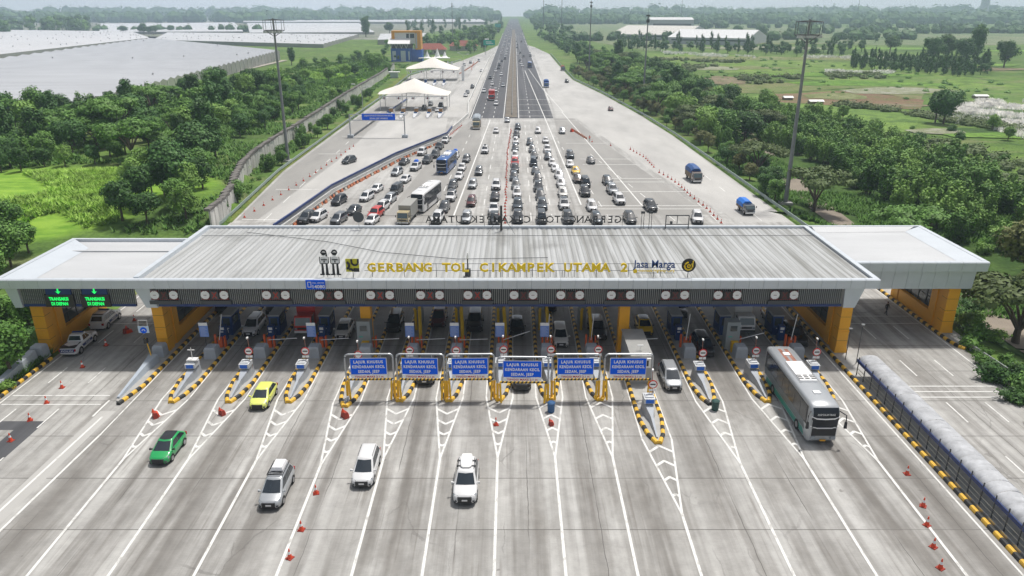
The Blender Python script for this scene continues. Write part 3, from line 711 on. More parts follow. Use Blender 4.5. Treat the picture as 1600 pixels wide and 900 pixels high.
for ch in word:
    if ch != ' ':
        if ch not in me: me[ch] = text_mesh(ch, 1.32, DKL, 0.06, 'CENTER', 1.0, 0.004)
        o = ob('letter', me[ch], t, (x-adv/2,0,0.45)); o.rotation_euler = (math.pi/2,0,math.pi)
    x -= adv
mb = MB().tube([(-15,.1,.5),(14.5,.1,.5)],.02,5).tube([(-19,.1,1.35),(14.5,.1,1.35)],.02,5)
for k in range(9): mb.tube([(-14+k*3.5,.1,-.2),(-14+k*3.5,.1,1.4)],.025,5)
mb.build('support_frame', DGREY, t)
# company logo: blue name, yellow underline, round emblem
t = thing('company_logo', 'blue italic company name with yellow underline beside the round black and yellow emblem', 'sign', (14.6,71.3,9.2))
BL2 = mat('logo_blue', (0.015,0.06,0.22), 0.4)
put_text('company_name','Jasa Marga',1.15,BL2,t,(0,0,1.0),extrude=.04,bold=.015,width=4.3)
put_text('tagline','Indonesia Highway Corp',.38,GOLD,t,(.25,0,.55),extrude=.03,bold=.006,width=3.7)
MB().tube([(-1.95,0.05,.62),(-1.95,-.05,.62)],.22,10).build('star', GOLD, t)
MB().tube([(-2.1,.15,.95),(2.2,.15,.95)],.025,5).tube([(0,.15,-.1),(0,.15,1)],.03,5).box(-2.1,2.2,.1,.14,.36,.4).build('logo_frame', DGREY, t)
t = thing('round_emblem', 'round black emblem with a yellow curl at the right end of the roof lettering', 'sign', (18.1,71.3,9.2))
MB().tube([(0,.08,1.25),(0,-.02,1.25)],.72,28).build('disc', BLACK, t)
def arcpts(cx, cz, r, a0, a1, n=16): return [(cx+r*math.cos(R(a0+(a1-a0)*k/n)), -.06, cz+r*math.sin(R(a0+(a1-a0)*k/n))) for k in range(n+1)]
MB().tube(arcpts(-.02,1.2,.40,95,400),.085,6).tube(arcpts(0,1.2,.15,0,360),.07,6).tube([(.38,-.06,1.2),(.42,-.06,1.75)],.06,6).build('curl', GOLD, t)
MB().tube([(0,.05,-.1),(0,.05,.6)],.04,6).build('post', DGREY, t)
# ministry logo square
t = thing('ministry_sign', 'square yellow and black emblem board left of the yellow letters', 'sign', (-16.35,71.3,9.2))
MB().box(-.68,.68,0,.05,.55,1.95).build('board', mat('logo_yellow',(0.62,0.58,0.03),0.5), t)
mb = MB(); 
mb.tube(arcpts(.28,1.62,.34,180,360),.10,6).tube([(-.06,-.06,1.62),(-.06,-.06,1.95)],.1,6).tube([(.62,-.06,1.62),(.62,-.06,1.95)],.1,6).tube(arcpts(-.68,1.25,.36,-70,70),.13,6).tube(arcpts(-.2,.55,.28,20,120),.12,6).box(.1,.68,-.03,0,.55,.95)
mb.build('emblem', BLACK, t)
MB().tube([(0,.08,-.1),(0,.08,1)],.035,6).build('post', DGREY, t)
# two cut-out officer figures
def officer(x, label, hairlong):
    t = thing('officer_cutout', label, 'cut-out figure', (x,71.5,9.2))
    bk = MB()
    for s in (-1,1):
        bk.tbox(min(s*.08,s*.36),max(s*.08,s*.36),-.03,.03,.25,1.35,.04); bk.box(min(s*.06,s*.52),max(s*.06,s*.52),-.04,.03,.12,.26)
    bk.build('trousers', BLACK, t)
    MB().tbox(-.40,.40,-.03,.03,1.35,2.15,.06).build('shirt', SIGNW, t)
    MB().tbox(-.48,-.41,-.05,.04,1.4,2.1,.0).tbox(.41,.48,-.05,.04,1.4,2.1,.0).box(-.3,.3,-.05,-.03,1.75,1.85).box(-.06,.06,-.06,-.03,1.5,1.7).box(-.4,.4,-.05,-.03,1.34,1.42).build('belt_and_trim', BLACK, t)
    MB().tube([(0,.03,2.42),(0,-.03,2.42)],.25,16).build('face', SIGNW, t)
    h = MB().tube([(0,-.01,2.58),(0,.05,2.56)],.30,16).box(-.34,.34,-.05,-.0,2.5,2.58)
    if hairlong: h.tbox(.18,.36,-.02,.04,2.05,2.6,.03)
    h.build('cap_and_hair', BLACK, t)
    MB().tube([(-.2,.05,-.1),(-.2,.05,.3)],.025,5).tube([(.2,.05,-.1),(.2,.05,.3)],.025,5).build('stake', DGREY, t)
officer(-19.25, 'flat black and white officer figure with long hair, leftmost on the roof edge', True); officer(-18.15, 'flat black and white officer figure in a cap beside the square emblem', False)
# blue call-centre plate on the fascia
t = thing('phone_plate', 'small blue plate with the number 14080 and a phone outline on the roof fascia', 'sign', (-20.05,70.3,8.2))
MB().box(-.98,.98,0,.06,.0,1.0).build('plate', BLUE, t)
put_text('number','14080',.52,SIGNW,t,(.28,-.02,.12),extrude=.01,bold=.01,width=1.25); put_text('caption','CALL CENTER',.2,SIGNW,t,(.28,-.02,.64),extrude=.01,width=1.25)
MB().box(-.8,-.74,-.03,0,.25,.8).box(-.48,-.42,-.03,0,.25,.8).box(-.8,-.42,-.03,0,.76,.82).box(-.8,-.42,-.03,0,.22,.28).build('phone_outline', SIGNW, t)
# masts and frames along the back
t = thing('roof_mast', 'black guyed mast standing at the rear middle of the toll roof', 'mast', (-1.35,88.9,9.0))
MB().tube([(0,0,0),(0,0,3.2)],.14,8).build('mast_pole', BLACK, t)
MB().tube([(0,0,2.3),(-1.7,-1.5,0)],.02,4).tube([(0,0,2.3),(1.7,-1.5,0)],.02,4).tube([(0,0,1.8),(-1.4,.8,0)],.02,4).tube([(0,0,1.8),(1.4,.8,0)],.02,4).build('guy_wire', DGREY, t)
t = thing('roof_lamp', 'small roof lamp on a short pole behind the yellow letters', 'lamp', (-4.6,72.2,9.0))
MB().tube([(0,0,0),(0,0,1.9)],.06,8).build('lamp_post', BLACK, t); MB().tube([(0,0,1.9),(0,0,2.3),(0,0,2.5)],.12,8,.05).build('lamp_head', WHITE, t); MB().cbox(0,.1,.35,.6,.5,.7).build('junction_box', DGREY, t)
t = thing('round_board', 'dark round board on a pole at the rear left of the roof', 'sign', (-19.3,89.6,9.0))
MB().tube([(0,.04,1.55),(0,-.04,1.55)],.68,24).build('disc', DGREY, t); MB().tube([(0,0,0),(0,0,1)],.04,6).build('post', GREYM, t)
t = thing('sign_frame', 'empty rectangular black sign frame at the rear right of the roof', 'frame', (20.9,90.0,9.0))
MB().box(-1.45,1.45,-.05,.05,1.6,1.72).box(-1.45,1.45,-.05,.05,.45,.53).box(-1.5,-1.4,-.05,.05,-.1,1.7).box(1.4,1.5,-.05,.05,-.1,1.7).box(-.05,.02,-.05,.05,.5,1.7).box(-.9,-.6,-.06,.06,.5,.9).build('frame', DGREY, t)
t = thing('post_frame', 'pair of slim black posts at the roof rear, left of the rectangular frame', 'frame', (17.0,90.0,9.0))
mb = MB()
for x in (-.65,-.35,.35,.65): mb.tube([(x,0,-.1),(x*.95,0,2.2)],.035,6)
mb.box(-.75,-.25,-.04,.04,1.9,2.2).box(.25,.75,-.04,.04,1.9,2.2).build('posts', DGREY, t)

# lane signals on the louvre band
SIGR = mat('signal_red_face', (0.16,0.02,0.02), 0.5); OFFD = mat('signal_dark', (0.03,0.025,0.025), 0.5)
LITR = mat('signal_red_lit', (0.35,0.02,0.01), 0.5, emit=0.1)
def signal(lit):
    t = thing('lane_signal', 'x', 'lane signal')
    MB().box(-1.38,-.58,-.08,0,.55,1.5).box(.58,1.38,-.08,0,.55,1.5).box(-1.45,1.45,-.06,0,.48,.54).build('mounting_plate', SIGR, t)
    MB().box(-1.62,1.62,-.12,.02,0,.40).build('text_display', DGREY, t)
    for k, x in enumerate((-.98,.98)):
        d = MB().tube([(x,-.08,1.03),(x,-.12,1.03)],.46,24).build('round_sign', SIGNW, t)
        nb = MB()
        if k == 0: nb.add([(x-.08,-.13,1.53),(x+.08,-.13,1.53),(x,-.13,1.43)],[(0,1,2)]).add([(x-.08,-.13,.53),(x+.08,-.13,.53),(x,-.13,.63)],[(0,1,2)]).box(x-.16,x+.16,-.131,-.125,1.0,1.05)
        else: nb.add([(x-.49,-.13,1.11),(x-.49,-.13,.95),(x-.38,-.13,1.03)],[(0,1,2)]).add([(x+.49,-.13,1.11),(x+.49,-.13,.95),(x+.38,-.13,1.03)],[(0,1,2)]).box(x-.16,x+.16,-.131,-.125,1.0,1.05)
        nb.build('marking', SIGR, d, fix=False)
    MB().box(-.42,.42,-.16,0,.60,1.46).build('signal_housing', DGREY if lit else OFFD, t)
    x_ = MB()
    for s in (-1,1): x_.add([(-.26,-.17,1.03-s*.3),(-.18,-.17,1.03-s*.36),(.26,-.17,1.03+s*.3),(.18,-.17,1.03+s*.36)],[(0,1,2,3)])
    x_.build('cross', LITR if lit else SIGR, t, fix=False); return Proto(t)
SG = {True: signal(True), False: signal(False)}
ordn = ['first','second','third','fourth','fifth','sixth','seventh','eighth','ninth','tenth','eleventh','twelfth','thirteenth','fourteenth']
for k, px in enumerate([256,335,431,514,594,672,746,818,891,970,1055,1137,1226]):
    lit = k in (1,2,4,5,6); SG[lit].put(((px-800)/15.07,71.22,6.22), 0, ordn[k]+' lane signal from the left, '+('red cross between' if lit else 'dark panel between')+' two round signs', 'lane signals on the louvre band')
LGREEN = mat('led_green', (0.01,0.75,0.12), 0.5, emit=1.2)
for k, x in enumerate((-47.0,-43.25)):
    t = thing('lane_display', ('left' if k == 0 else 'right')+' of the two dark display boards with green text and arrow on the left wing', 'display board', (x,71.2,5.95))
    MB().box(-1.55,1.45,-.15,.05,0,1.35).build('display_housing', OFFD, t); MB().box(-1.3,1.3,-.1,.05,1.36,2.15).build('arrow_housing', NAVY, t)
    put_text('display_text','TRANSAKSI',.5,LGREEN,t,(-.05,-.17,.74),extrude=.01,bold=.012,width=2.0); put_text('display_text','DI DEPAN',.5,LGREEN,t,(-.05,-.17,.2),extrude=.01,bold=.012,width=1.7)
    MB().add([(-.3,-.12,1.75),(0,-.12,1.45),(.3,-.12,1.75),(.08,-.12,1.68),(.08,-.12,2.05),(-.08,-.12,2.05),(-.08,-.12,1.68)],[(0,1,3,6),(1,2,3),(3,4,5,6)]).build('down_arrow', LGREEN, t, fix=False)

# ------------------------------------------------------------------ toll islands
ISLAB = mat('island_slab', (0.36,0.355,0.34), 0.85, var=0.15, scale=0.8)
def kerb_path(pts, name, parent, r=0.19, seg=0.62):
    """rounded kerb alternating black and yellow"""
    mb = MB().use(YEL).use(KBL); out = []
    L = 0; P_ = [Vector((*p,0)) for p in pts]; k = 0
    for a, b_ in zip(P_, P_[1:]):
        n = max(1, round((b_-a).length/seg))
        for i in range(n):
            p0 = a.lerp(b_, i/n); p1 = a.lerp(b_, (i+1)/n); d = (p1-p0).normalized(); s = Vector((-d.y,d.x,0))
            mb.use((YEL,KBL)[k % 2]); k += 1
            prof = [(-r,0),(-r,.16),(-r*.7,.27),(0,.31),(r*.7,.27),(r,.16),(r,0)]
            rr = [[p0+s*u+Vector((0,0,w)) for u, w in prof],[p1+s*u+Vector((0,0,w)) for u, w in prof]]
            mb.loft(rr)
    mb.m = [YEL,KBL]; return mb.build(name, None, parent)
def island(i, X, Y, yend=96.0, w=1.02, nose=True, label=''):
    t = thing('toll_island', label, 'toll island', (X,Y,0)); lx = -0.08*0
    ye = yend-Y
    kerb_path([(w,ye),(w,4.2),(w*.62,1.6),(.12,.25)], 'kerb', t); kerb_path([(-w,ye),(-w,4.2),(-w*.62,1.6),(-.12,.25)], 'kerb', t)
    MB().prism([(-w+.15,ye),(-w+.15,4.2),(-w*.5,1.7),(0,.5),(w*.5,1.7),(w-.15,4.2),(w-.15,ye)],0,.16).build('island_slab', ISLAB, t)
    if nose:
        hb = 1.45   # concrete wedge rising to a block
        mb = MB()
        rr = []
        for y, hw_, h in ((.9,.09,.3),(3.6,.18,.75),(4.6,.46,1.0),(5.4,.52,1.15),(6.4,.52,1.25)): rr.append([(-hw_,y,.1),(hw_,y,.1),(hw_*.72,y,h),(-hw_*.72,y,h)])
        mb.loft(rr); o = mb.build('crash_wedge', CRASH, t)
        MB().box(-.5,.5,4.95,6.2,1.25,1.72).box(-.38,.38,5.2,6.0,1.72,1.82).build('wedge_head', mat('pale_housing',(0.56,0.58,0.60),0.5), t)
        MB().box(-.36,.36,4.92,4.95,1.30,1.66).build('blue_reflector', mat('reflector_blue',(0.01,0.13,0.60),0.4), t)
    return t
lab = ['']*14
for i in range(1, 14):
    X, Y = ISL[i]
    names = {10:'long island with the foremost yellow and black nose, right of the sixth gantry', 13:'island behind the coach with the nose hidden'}
    island(i, X, Y, label=names.get(i, ordn[i]+' toll island from the left, yellow and black kerbs with grey crash wedge'))
# outer left island with long blue-grey wall, and shoulder kerbs
t = thing('toll_island', 'wide first island with a long pale sloping wall, leftmost of the toll islands', 'toll island', (-37.4,60.9,0))
kerb_path([(.9,35),(.9,4),(.2,.2)], 'kerb', t); MB().prism([(-.9,35),(-.9,5),(-.3,.8),(.2,.6),(.75,4),(.75,35)],0,.16).build('island_slab', ISLAB, t)
rr = [[(-.45,1.2,.1),(-.1,1.2,.1),(-.15,1.2,.35),(-.35,1.2,.35)],[(-.75,7,.1),(.0,7,.1),(-.15,7,.85),(-.6,7,.85)],[(-.85,9,.1),(.2,9,.1),(.15,9,1.05),(-.8,9,1.05)]]
MB().loft(rr).build('crash_wedge', mat('blue_grey_wall',(0.38,0.43,0.49),0.65,var=0.08,scale=1), t)
def block(x, y, label, w=1.3, d=1.4, h=1.35):
    t = thing('crash_block', label, 'concrete block', (x,y,.16)); mb = MB().tbox(-w/2,w/2,-d/2,d/2,0,h*.85,.05).tbox(-w/2+.06,w/2-.06,-d/2+.06,d/2-.06,h*.85,h,.09); mb.build('block_body', CRASH, t)
    MB().box(-w/2-.03,w/2+.03,-d/2-.03,d/2+.03,0,.12).build('plinth', ISLAB, t)
block(-37.7,71.4,'blue-grey concrete block at the foot of the inner left orange portal',1.2,1.2,1.4); block(-50.3,70.9,'blue-grey concrete block at the foot of the outer left orange portal, behind the pickup',1.4,1.2,1.5)
for X, Y0_, Y1_, s, lb in ((-49.3,61,70.8,1,'left shoulder kerb in black and yellow stripes beside the police pickup'),):
    t = thing('shoulder_kerb', lb, 'kerb', (X,Y0_,0)); kerb_path([(0,-3),(.1,Y1_-Y0_)],'kerb',t); MB().loft([[(-1.2,-4,0),(-.5,-4,0),(-.6,-4,.3),(-1,-4,.3)],[(-2.0,9,0),(-.6,9,0),(-.8,9,1.5),(-1.5,9,1.5)]]).build('sloping_wall', CRASH, t)
t = thing('shoulder_kerb', 'right shoulder kerb in black and yellow stripes below the outer right orange portal', 'kerb', (49.4,73.5,0)); kerb_path([(.4,-.3),(0,.3),(-.3,2),(-.6,30)],'kerb',t); MB().prism([(.6,0),(-.1,2),(-.4,30),(1.8,30),(1.8,0)],0,.16).build('island_slab', ISLAB, t)
t = thing('median_kerb', 'long black and yellow kerb running beside the covered walkway to the bottom right', 'kerb', (34.5,72,0))
kerb_path([(0,24),(0,.5),(-.1,-40)],'kerb',t,0.17,0.72); MB().box(.15,2.9,-40,24,0,.15).build('paved_strip', ISLAB, t); MB().box(.18,.26,-40,-10,.15,.45).build('low_rail', GREYM, t)
# features on the islands
def signpole(x, y, label):
    t = thing('limit_sign', label, 'road sign', (x,y,0))
    MB().tube([(0,0,.2),(0,0,2.4)],.04,6).tube([(.1,.3,0.2),(-.05,.3,4.1)],.03,6).build('pole', mat('pole_rust',(0.32,0.16,0.12),0.6), t)
    MB().tube([(0,.02,2.75),(0,-.02,2.75)],.42,24).build('red_ring', RED, t); d = MB().tube([(0,-.021,2.75),(0,-.03,2.75)],.33,24).build('sign_face', SIGNW, t)
    MB().box(-.24,.24,-.045,-.032,2.70,2.82).build('dark_bar', BLACK, d)
    MB().box(-.34,.34,-.03,.0,2.05,2.28).build('text_plate', SIGNW, t)
    MB().cbox(-.05,.25,4.1,.14,.3,.14).build('camera', WHITE, t)
    return t
for i in range(1, 14):
    X, Y = ISL[i]
    if i == 1: 
        tt = thing('flow_sensor', 'small white crossed sensor on a stalk over the second island block', 'sensor', (X+.1,Y+5.6,2.0)); MB().tube([(0,0,0),(0,0,1.3)],.03,6).box(-.35,.35,-.04,.04,1.0,1.06).box(-.5,.5,-.35,.35,-.05,.05).build('stalk', WHITE, tt); continue
    wn_ = {2:'on the third island, above the red barrier',3:'above the island right of the yellow hatchback',4:'peeking over the first gantry sign',5:'over the second gantry sign',6:'over the third gantry sign',7:'at the right end of the third gantry',8:'between the fourth and fifth gantries',9:'between the fifth and sixth gantries',10:'on the foremost island, below the sixth gantry sign',11:'on the island right of the silver car',12:'left of the coach',13:'right of the coach roof'}[i]
    signpole(X+.35, Y+(5.9 if i != 10 else 5.9), 'round red limit sign with dark bar '+wn_)
    if i != 10: block(X+.1, 71.2, 'pale grey concrete block in front of the barrier '+{2:'on the third island',3:'on the fourth island'}.get(i,'on the '+ordn[i]+' island'))
block(ISL[1][0]+.3, 71.0, 'pale grey concrete block in front of the barrier on the second island')
def info(x, y, label):
    t = thing('info_board', label, 'information board', (x,y,0))
    MB().tube([(0,0.05,.2),(0,.05,2.2)],.04,6).build('post', DGREY, t)
    MB().box(-.48,.48,-.02,.03,2.1,3.75).build('board', mat('pale_blue_board',(0.16,0.27,0.62),0.5), t); MB().box(-.48,.48,-.035,-.022,3.4,3.75).build('header', SIGNW, t)
    mb = MB()
    for k in range(9): mb.box(-.36,.36-.1*(k%3),-.03,-.021,2.22+k*.12,2.25+k*.12)
    mb.build('small_text', mat('light_blue_text',(0.45,0.52,0.75),0.5), t)
for px, wn_ in ((318,'in the second lane gap from the left'),(486,'right of the red truck cab'),(640,'between the second and third gantries, behind the black van'),(710,'before the maroon car'),(781,'left of the raised middle boom'),(851,'left of the white minivan leaving the gate')):
    x = (px-800)/1150.0*(72.0*CS+(CH-3)*SN); info(x, 72.0, 'blue and white information board '+wn_)
def gate(x, y, label, side=1, ang=4, col=None):
    t = thing('barrier_gate', label, 'boom barrier', (x,y,.16))
    MB().tbox(-.22,.22,-.2,.2,0,1.15,.03).build('housing', col or ROR, t); MB().tbox(-.62,-.40,-.14,.14,0,1.5,.02).tbox(.42,.60,-.2,.2,0,1.3,.02).build('guard_post', col or ROR, t)
    a = R(ang); L_ = 3.1
    mb = MB(); ux, uz = side*math.cos(a), math.sin(a)
    mb.tube([(0,-.25,.95),(ux*L_,-.25,.95+uz*L_)],.045,6); mb.build('boom', SIGNW, t)
gates = [(1,78,78,'upright boom beside the third lane'),(2,4,0,0),(3,4,0,0),(4,3,0,0),(5,3,0,0),(6,2,0,0),(7,20,0,0),(8,86,0,0),(9,86,0,0),(10,3,0,0),(11,86,0,0),(12,16,0,0),(13,84,0,0)]
for g in gates:
    i, a = g[0], g[1]; X = ISL[i][0]
    gate(X+.25, 73.6, ('raised' if a > 60 else 'lowered' if a < 10 else 'half-raised')+' white boom with orange housing on the '+ordn[i]+' island from the left', 1, a)
def booth(x, y, label, m, h=2.35, w=1.15, d=2.6, win=True):
    t = thing('toll_booth', label, 'toll booth', (x,y,.16))
    MB().box(-w/2,w/2,-d/2,d/2,0,h).build('cabin', m, t)
    if win:
        MB().box(-w/2-.02,w/2+.02,-d/2+.5,d/2-.5,1.1,2.1).box(-w/2+.2,w/2-.2,-d/2-.02,-d/2+.0,1.2,2.1).build('window', WGL, t)
        MB().box(-.15,.2,-d/2-.03,-d/2-.005,.8,.92).build('notice', SIGNW, t)
    MB().tbox(-w/2-.1,w/2+.1,-d/2-.1,d/2+.1,h,h+.15,.05).build('cabin_roof', mat('booth_roof',(0.30,0.31,0.32),0.6), t)
for i in (1,2,3,11,12,13): booth(ISL[i][0]-.1, 78.0, 'blue toll booth in the shade of the roof on the '+ordn[i]+' island', BOOTH); 
for i in (1,2,3,11,13):
    t = thing('card_machine', 'tall blue ticket machine before the booth on the '+ordn[i]+' island', 'ticket machine', (ISL[i][0]-.1,75.6,.16)); MB().tbox(-.36,.36,-.35,.35,0,1.75,.03).build('cabinet', BOOTH, t); MB().box(-.2,.1,-.38,-.35,1.0,1.12).box(-.22,.22,-.37,-.35,1.3,1.6).build('panel', SIGNW, t)
for i, h in ((4,3.4),(12,3.3)):
    t = thing('card_machine', 'large grey machine cabinet '+('beside the white hatchback' if i == 4 else 'left of the white truck'), 'ticket machine', (ISL[i][0]-.35,73.4,.16))
    MB().tbox(-.75,.75,-.7,.7,0,h,.04).build('cabinet', mat('cabinet_grey',(0.26,0.29,0.30),0.5), t); MB().box(-.35,.35,-.76,-.71,2.3,2.9).build('screen', WGL, t); MB().box(-.5,-.1,-.76,-.71,1.6,1.68).build('indicator', mat('teal',(0.05,0.5,0.4),0.5), t)
    MB().box(-.2,.55,-1.3,-.75,0,1.2).build('orange_guard', YELB, t)
t = thing('toll_booth', 'long grey windowless cabin with flat roof beside the orange pillar, right of the sixth gantry', 'toll booth', (12.75,68.3,.16))
MB().tbox(-1.05,1.05,-3.2,3.2,0,2.9,.0).build('cabin', mat('cabin_grey',(0.33,0.34,0.35),0.6,var=.05,scale=1), t); MB().box(-1.12,1.12,-3.3,3.3,2.9,3.05).build('cabin_roof', mat('cabin_roof_grey',(0.30,0.30,0.29),0.7,var=.1,scale=1), t)
MB().box(0,.85,-3.55,-3.22,1.9,2.9).build('air_conditioner', WHITE, t); MB().tube([(.0,-2,3.05),(.0,-2,3.6)],.03,6).tube([(-.3,-2,3.6),(.3,-2,3.6)],.08,6).build('antenna', WHITE, t); MB().box(.25,.62,-3.58,-3.55,2.1,2.7).build('fan_grille', BLACK, t)
YTUBE = mat('yellow_guard', (0.65,0.42,0.01), 0.5)
for i in (5,6,7,8,9):
    X = ISL[i][0]; t = thing('bumper_guard', 'bent yellow tube guard behind the orange barrier on the '+ordn[i]+' island', 'guard frame', (X,75.2,.16))
    MB().tube([(-.4,3,0),(-.4,2.8,2.6),(-.4,2.2,2.9)],.16,8).tube([(.45,0,0),(.45,.1,1.6),(.3,1.2,3.2),(.3,1.6,5.0)],.2,8).build('tube', YTUBE, t)
    MB().box(-.6,.2,3.6,5.6,0,2.2).build('reader_cabinet', mat('reader_grey',(0.22,0.24,0.25),0.6), t)
# ------------------------------------------------------------------ blue portal gantries
STRIPE_Y, STRIPE_K = mat('bar_yellow',(0.7,0.42,0.03),.5), KBL
def gantry():
    t = thing('height_gantry', 'x', 'gantry sign')
    W = 2.25; H = 4.75
    def arc(cx, s): return [(cx+s*.35*(math.sin(R(a))-1), 0, H-.35+.35*math.cos(R(a))) for a in (90,60,30,0)]
    pts = [(-W,0,.1),(-W,0,H-.4)]+[(-W+.35-.35*math.cos(R(a)),0,H-.35+.35*math.sin(R(a))) for a in (20,45,70,90)]+[(W-.35+.35*math.sin(R(a)),0,H-.35+.35*math.cos(R(a))) for a in (0,20,45,70)]+[(W,0,H-.4),(W,0,.1)]
    MB().tube(pts,.085,8).build('portal_frame', GREYM, t)
    b_ = MB().box(-1.72,1.62,-.14,-.08,2.72,4.35).build('sign_board', BLUE, t)
    MB().box(-1.77,1.67,-.1,-.05,2.67,4.40).build('sign_border', SIGNW, t)
    for k, (s, w) in enumerate((('LAJUR KHUSUS',2.75),('KENDARAAN KECIL',3.05),('SEDAN, JEEP',2.0))):
        put_text('sign_text', s, .40, SIGNW, t, (-.05,-.15,3.88-k*.5), extrude=.01, bold=.014, space=1.2, width=w)
    MB().box(-1.75,1.65,-.12,-.06,2.28,2.62).build('limit_plate', SIGNW, t)
    put_text('limit_text', 'TINGGI MAKS 2.1 m', .27, RED, t, (-.05,-.13,2.36), extrude=.01, bold=.003, width=2.7)
    mb = MB().use(STRIPE_Y).use(STRIPE_K)
    for k in range(24):
        x = -2.1+k*.175; mb.use((STRIPE_Y,STRIPE_K)[k%2]); mb.add([(x,-.1,2.05),(x+.175,-.1,2.05),(x+.25,-.1,2.22),(x+.075,-.1,2.22),(x,.02,2.05),(x+.175,.02,2.05),(x+.25,.02,2.22),(x+.075,.02,2.22)],[(0,1,2,3),(4,7,6,5),(0,4,5,1),(3,2,6,7),(0,3,7,4),(1,5,6,2)])
    mb.m = [STRIPE_Y,STRIPE_K]; mb.build('striped_bar', None, t)
    for x in (-1.2,1.1): MB().tube([(x,0,2.1),(x,-.02,4.7)],.03,6).build('hanger', GREYM, t)
    for s in (-1,1):
        MB().tube([(s*W,-.05,.1),(s*W,0,2.0)],.12,8).build('yellow_sleeve', YELB, t)
        MB().tube([(s*W-s*.32,-.35,.1),(s*W-s*.22,-.1,2.0)],.10,8).build('brace', YELB, t)
    return Proto(t)
GA = gantry()
gx = [(577,'first'),(657,'second'),(735,'third'),(817,'fourth'),(900,'fifth'),(982,'sixth')]
for k, (px, nm) in enumerate(gx):
    yy = 62.3 - (.6 if k == 3 else 0); x = (px-800)/1150.0*(yy*CS+(CH-3.4)*SN)
    sc = (1.06,1,1) if k == 3 else (1,1,1)
    GA.put((x,yy,0), R([1.5,-.8,1.2,-1,0.5,0][k]), nm+' blue lane sign gantry from the left, white lettering over a striped height bar', 'blue height gantries', sc)
# wide blue gantry far left
t = thing('overhead_sign', 'wide lattice gantry with a long blue sign over the slip road before the tents', 'gantry sign', (-39,215.8,0))
mb = MB()
for s in (-7.9,7.9): 
    for y in (-.35,.35): mb.tube([(s,y,0),(s,y,6.6)],.12,6)
for z in (5.0,6.6):
    for y in (-.35,.35): mb.tube([(-7.9,y,z),(7.9,y,z)],.09,6)
for k in range(16): 
    x = -7.9+k*.9875*1.0; mb.tube([(x,-.35,5.0 if k%2 else 6.6),(x+.9875,-.35,6.6 if k%2 else 5.0)],.04,5)
mb.build('lattice_frame', GREYM, t); MB().cbox(-7.9,0,.4,1.6,1.6,.8).cbox(7.9,0,.4,1.6,1.6,.8).build('footing', CRASH, t)
MB().box(-4.2,5.4,-.5,-.42,5.1,6.9).build('sign_board', BLUE, t)
put_text('sign_text','LAJUR KHUSUS KENDARAAN KECIL',.62,SIGNW,t,(.6,-.52,6.15),bold=.01,width=8.2); put_text('sign_text','SEDAN, JEEP, MINIBUS',.62,SIGNW,t,(.6,-.52,5.35),bold=.01,width=5.2)
# route sign: blue round mandatory sign on the left island
t = thing('direction_sign', 'square white sign with blue round arrow symbol on the first island wedge', 'road sign', (-37.9,69.3,1.2))
MB().tube([(.25,0,0),(0,0,2.0)],.05,6).build('pole', YELB, t); MB().box(-.55,.55,-.05,0,2.6,3.35).build('board', mat('sky_blue_sign',(0.5,0.62,0.75),0.5), t); MB().tube([(0,-.06,2.9),(0,-.08,2.9)],.34,20).build('blue_disc', BLUE, t)
MB().tube(arcpts(0,2.82,.16,0,180),.05,5).build('arrow', SIGNW, t); MB().tube([(-.5,0,3.35),(-.4,0,4.0),(.5,0,4.0),(.45,0,3.35)],.03,5).build('top_frame', SIGNW, t); MB().cbox(0,0,1.7,.35,.35,.5).build('lamp_box', BLACK, t)
# ------------------------------------------------------------------ covered walkway on the right
t = thing('covered_walkway', 'long tunnel of translucent arched roof sheets on a blue beam beside the median kerb', 'walkway', (36.15,67.2,0))
TRANS = mat('clouded_polycarbonate', (0.40,0.41,0.43), 0.7, var=0.25, scale=1.1)
mb = MB(); n = 60; per = .66; rnd = random.Random(3)
for k in range(n):
    y = -.05-k*per; dz = rnd.uniform(-.03,.05); rr = []; w_ = 1.03+rnd.uniform(-.015,.03)
    for yy, bump in ((y,-.012),(y-.06,.02),(y-per*.5,.032),(y-per+.06,.02),(y-per,-.012)):
        rr.append([(-w_*math.cos(R(a))*(1+bump*.4), yy, 1.80+dz*.5+(.52+bump)*math.sin(R(a))) for a in (0,22,45,68,90,112,135,158,180)])
    k0 = len(mb.v)
    for r_ in rr: mb.v += r_
    for i in range(4):
        for j in range(8): mb.f.append((k0+i*9+j,k0+i*9+j+1,k0+(i+1)*9+j+1,k0+(i+1)*9+j)); mb.mi.append(0)
mb.build('arched_roof', TRANS, t, smooth=True, fix=False, sharp=60)
MB().box(-1.15,-1.05,-39.8,0,1.5,1.84).build('side_beam', NAVY, t); MB().box(1.12,1.2,-39.8,0,1.5,1.8).build('side_beam', NAVY, t)
pm_ = MB().tube([(0,0,.15),(0,0,2.15)],.05,6).mesh('post', mats=[DGREY]); pm2 = MB().tube([(0,0,.15),(0,0,1.6)],.05,6).mesh('post', mats=[DGREY])
for k in range(26): ob('post', pm_, t, (-1.11,-.3-k*1.5,0)); ob('post', pm2, t, (1.16,-.3-k*1.5,0))
HC = mat('handrail_cream',(0.50,0.47,0.38),0.5)
for z in (.55,.95):
    for x in (-1.11,1.16): MB().tube([(x,-.3,z),(x,-39.6,z)],.03,5).build('handrail', HC, t)
for k, (x, y) in enumerate(((35.4,70.4),(36.2,69.6))):
    t = thing('slim_lamp_post', ('left' if k == 0 else 'right')+' thin pole standing between the orange pillar and the walkway end', 'pole', (x,y,.15)); MB().tube([(0,0,0),(0,0,3.6+k*.8)],.04,6).build('shaft', DGREY, t); MB().cbox(0,0,3.65+k*.8,.3,.2,.1).build('fitting', WHITE, t)
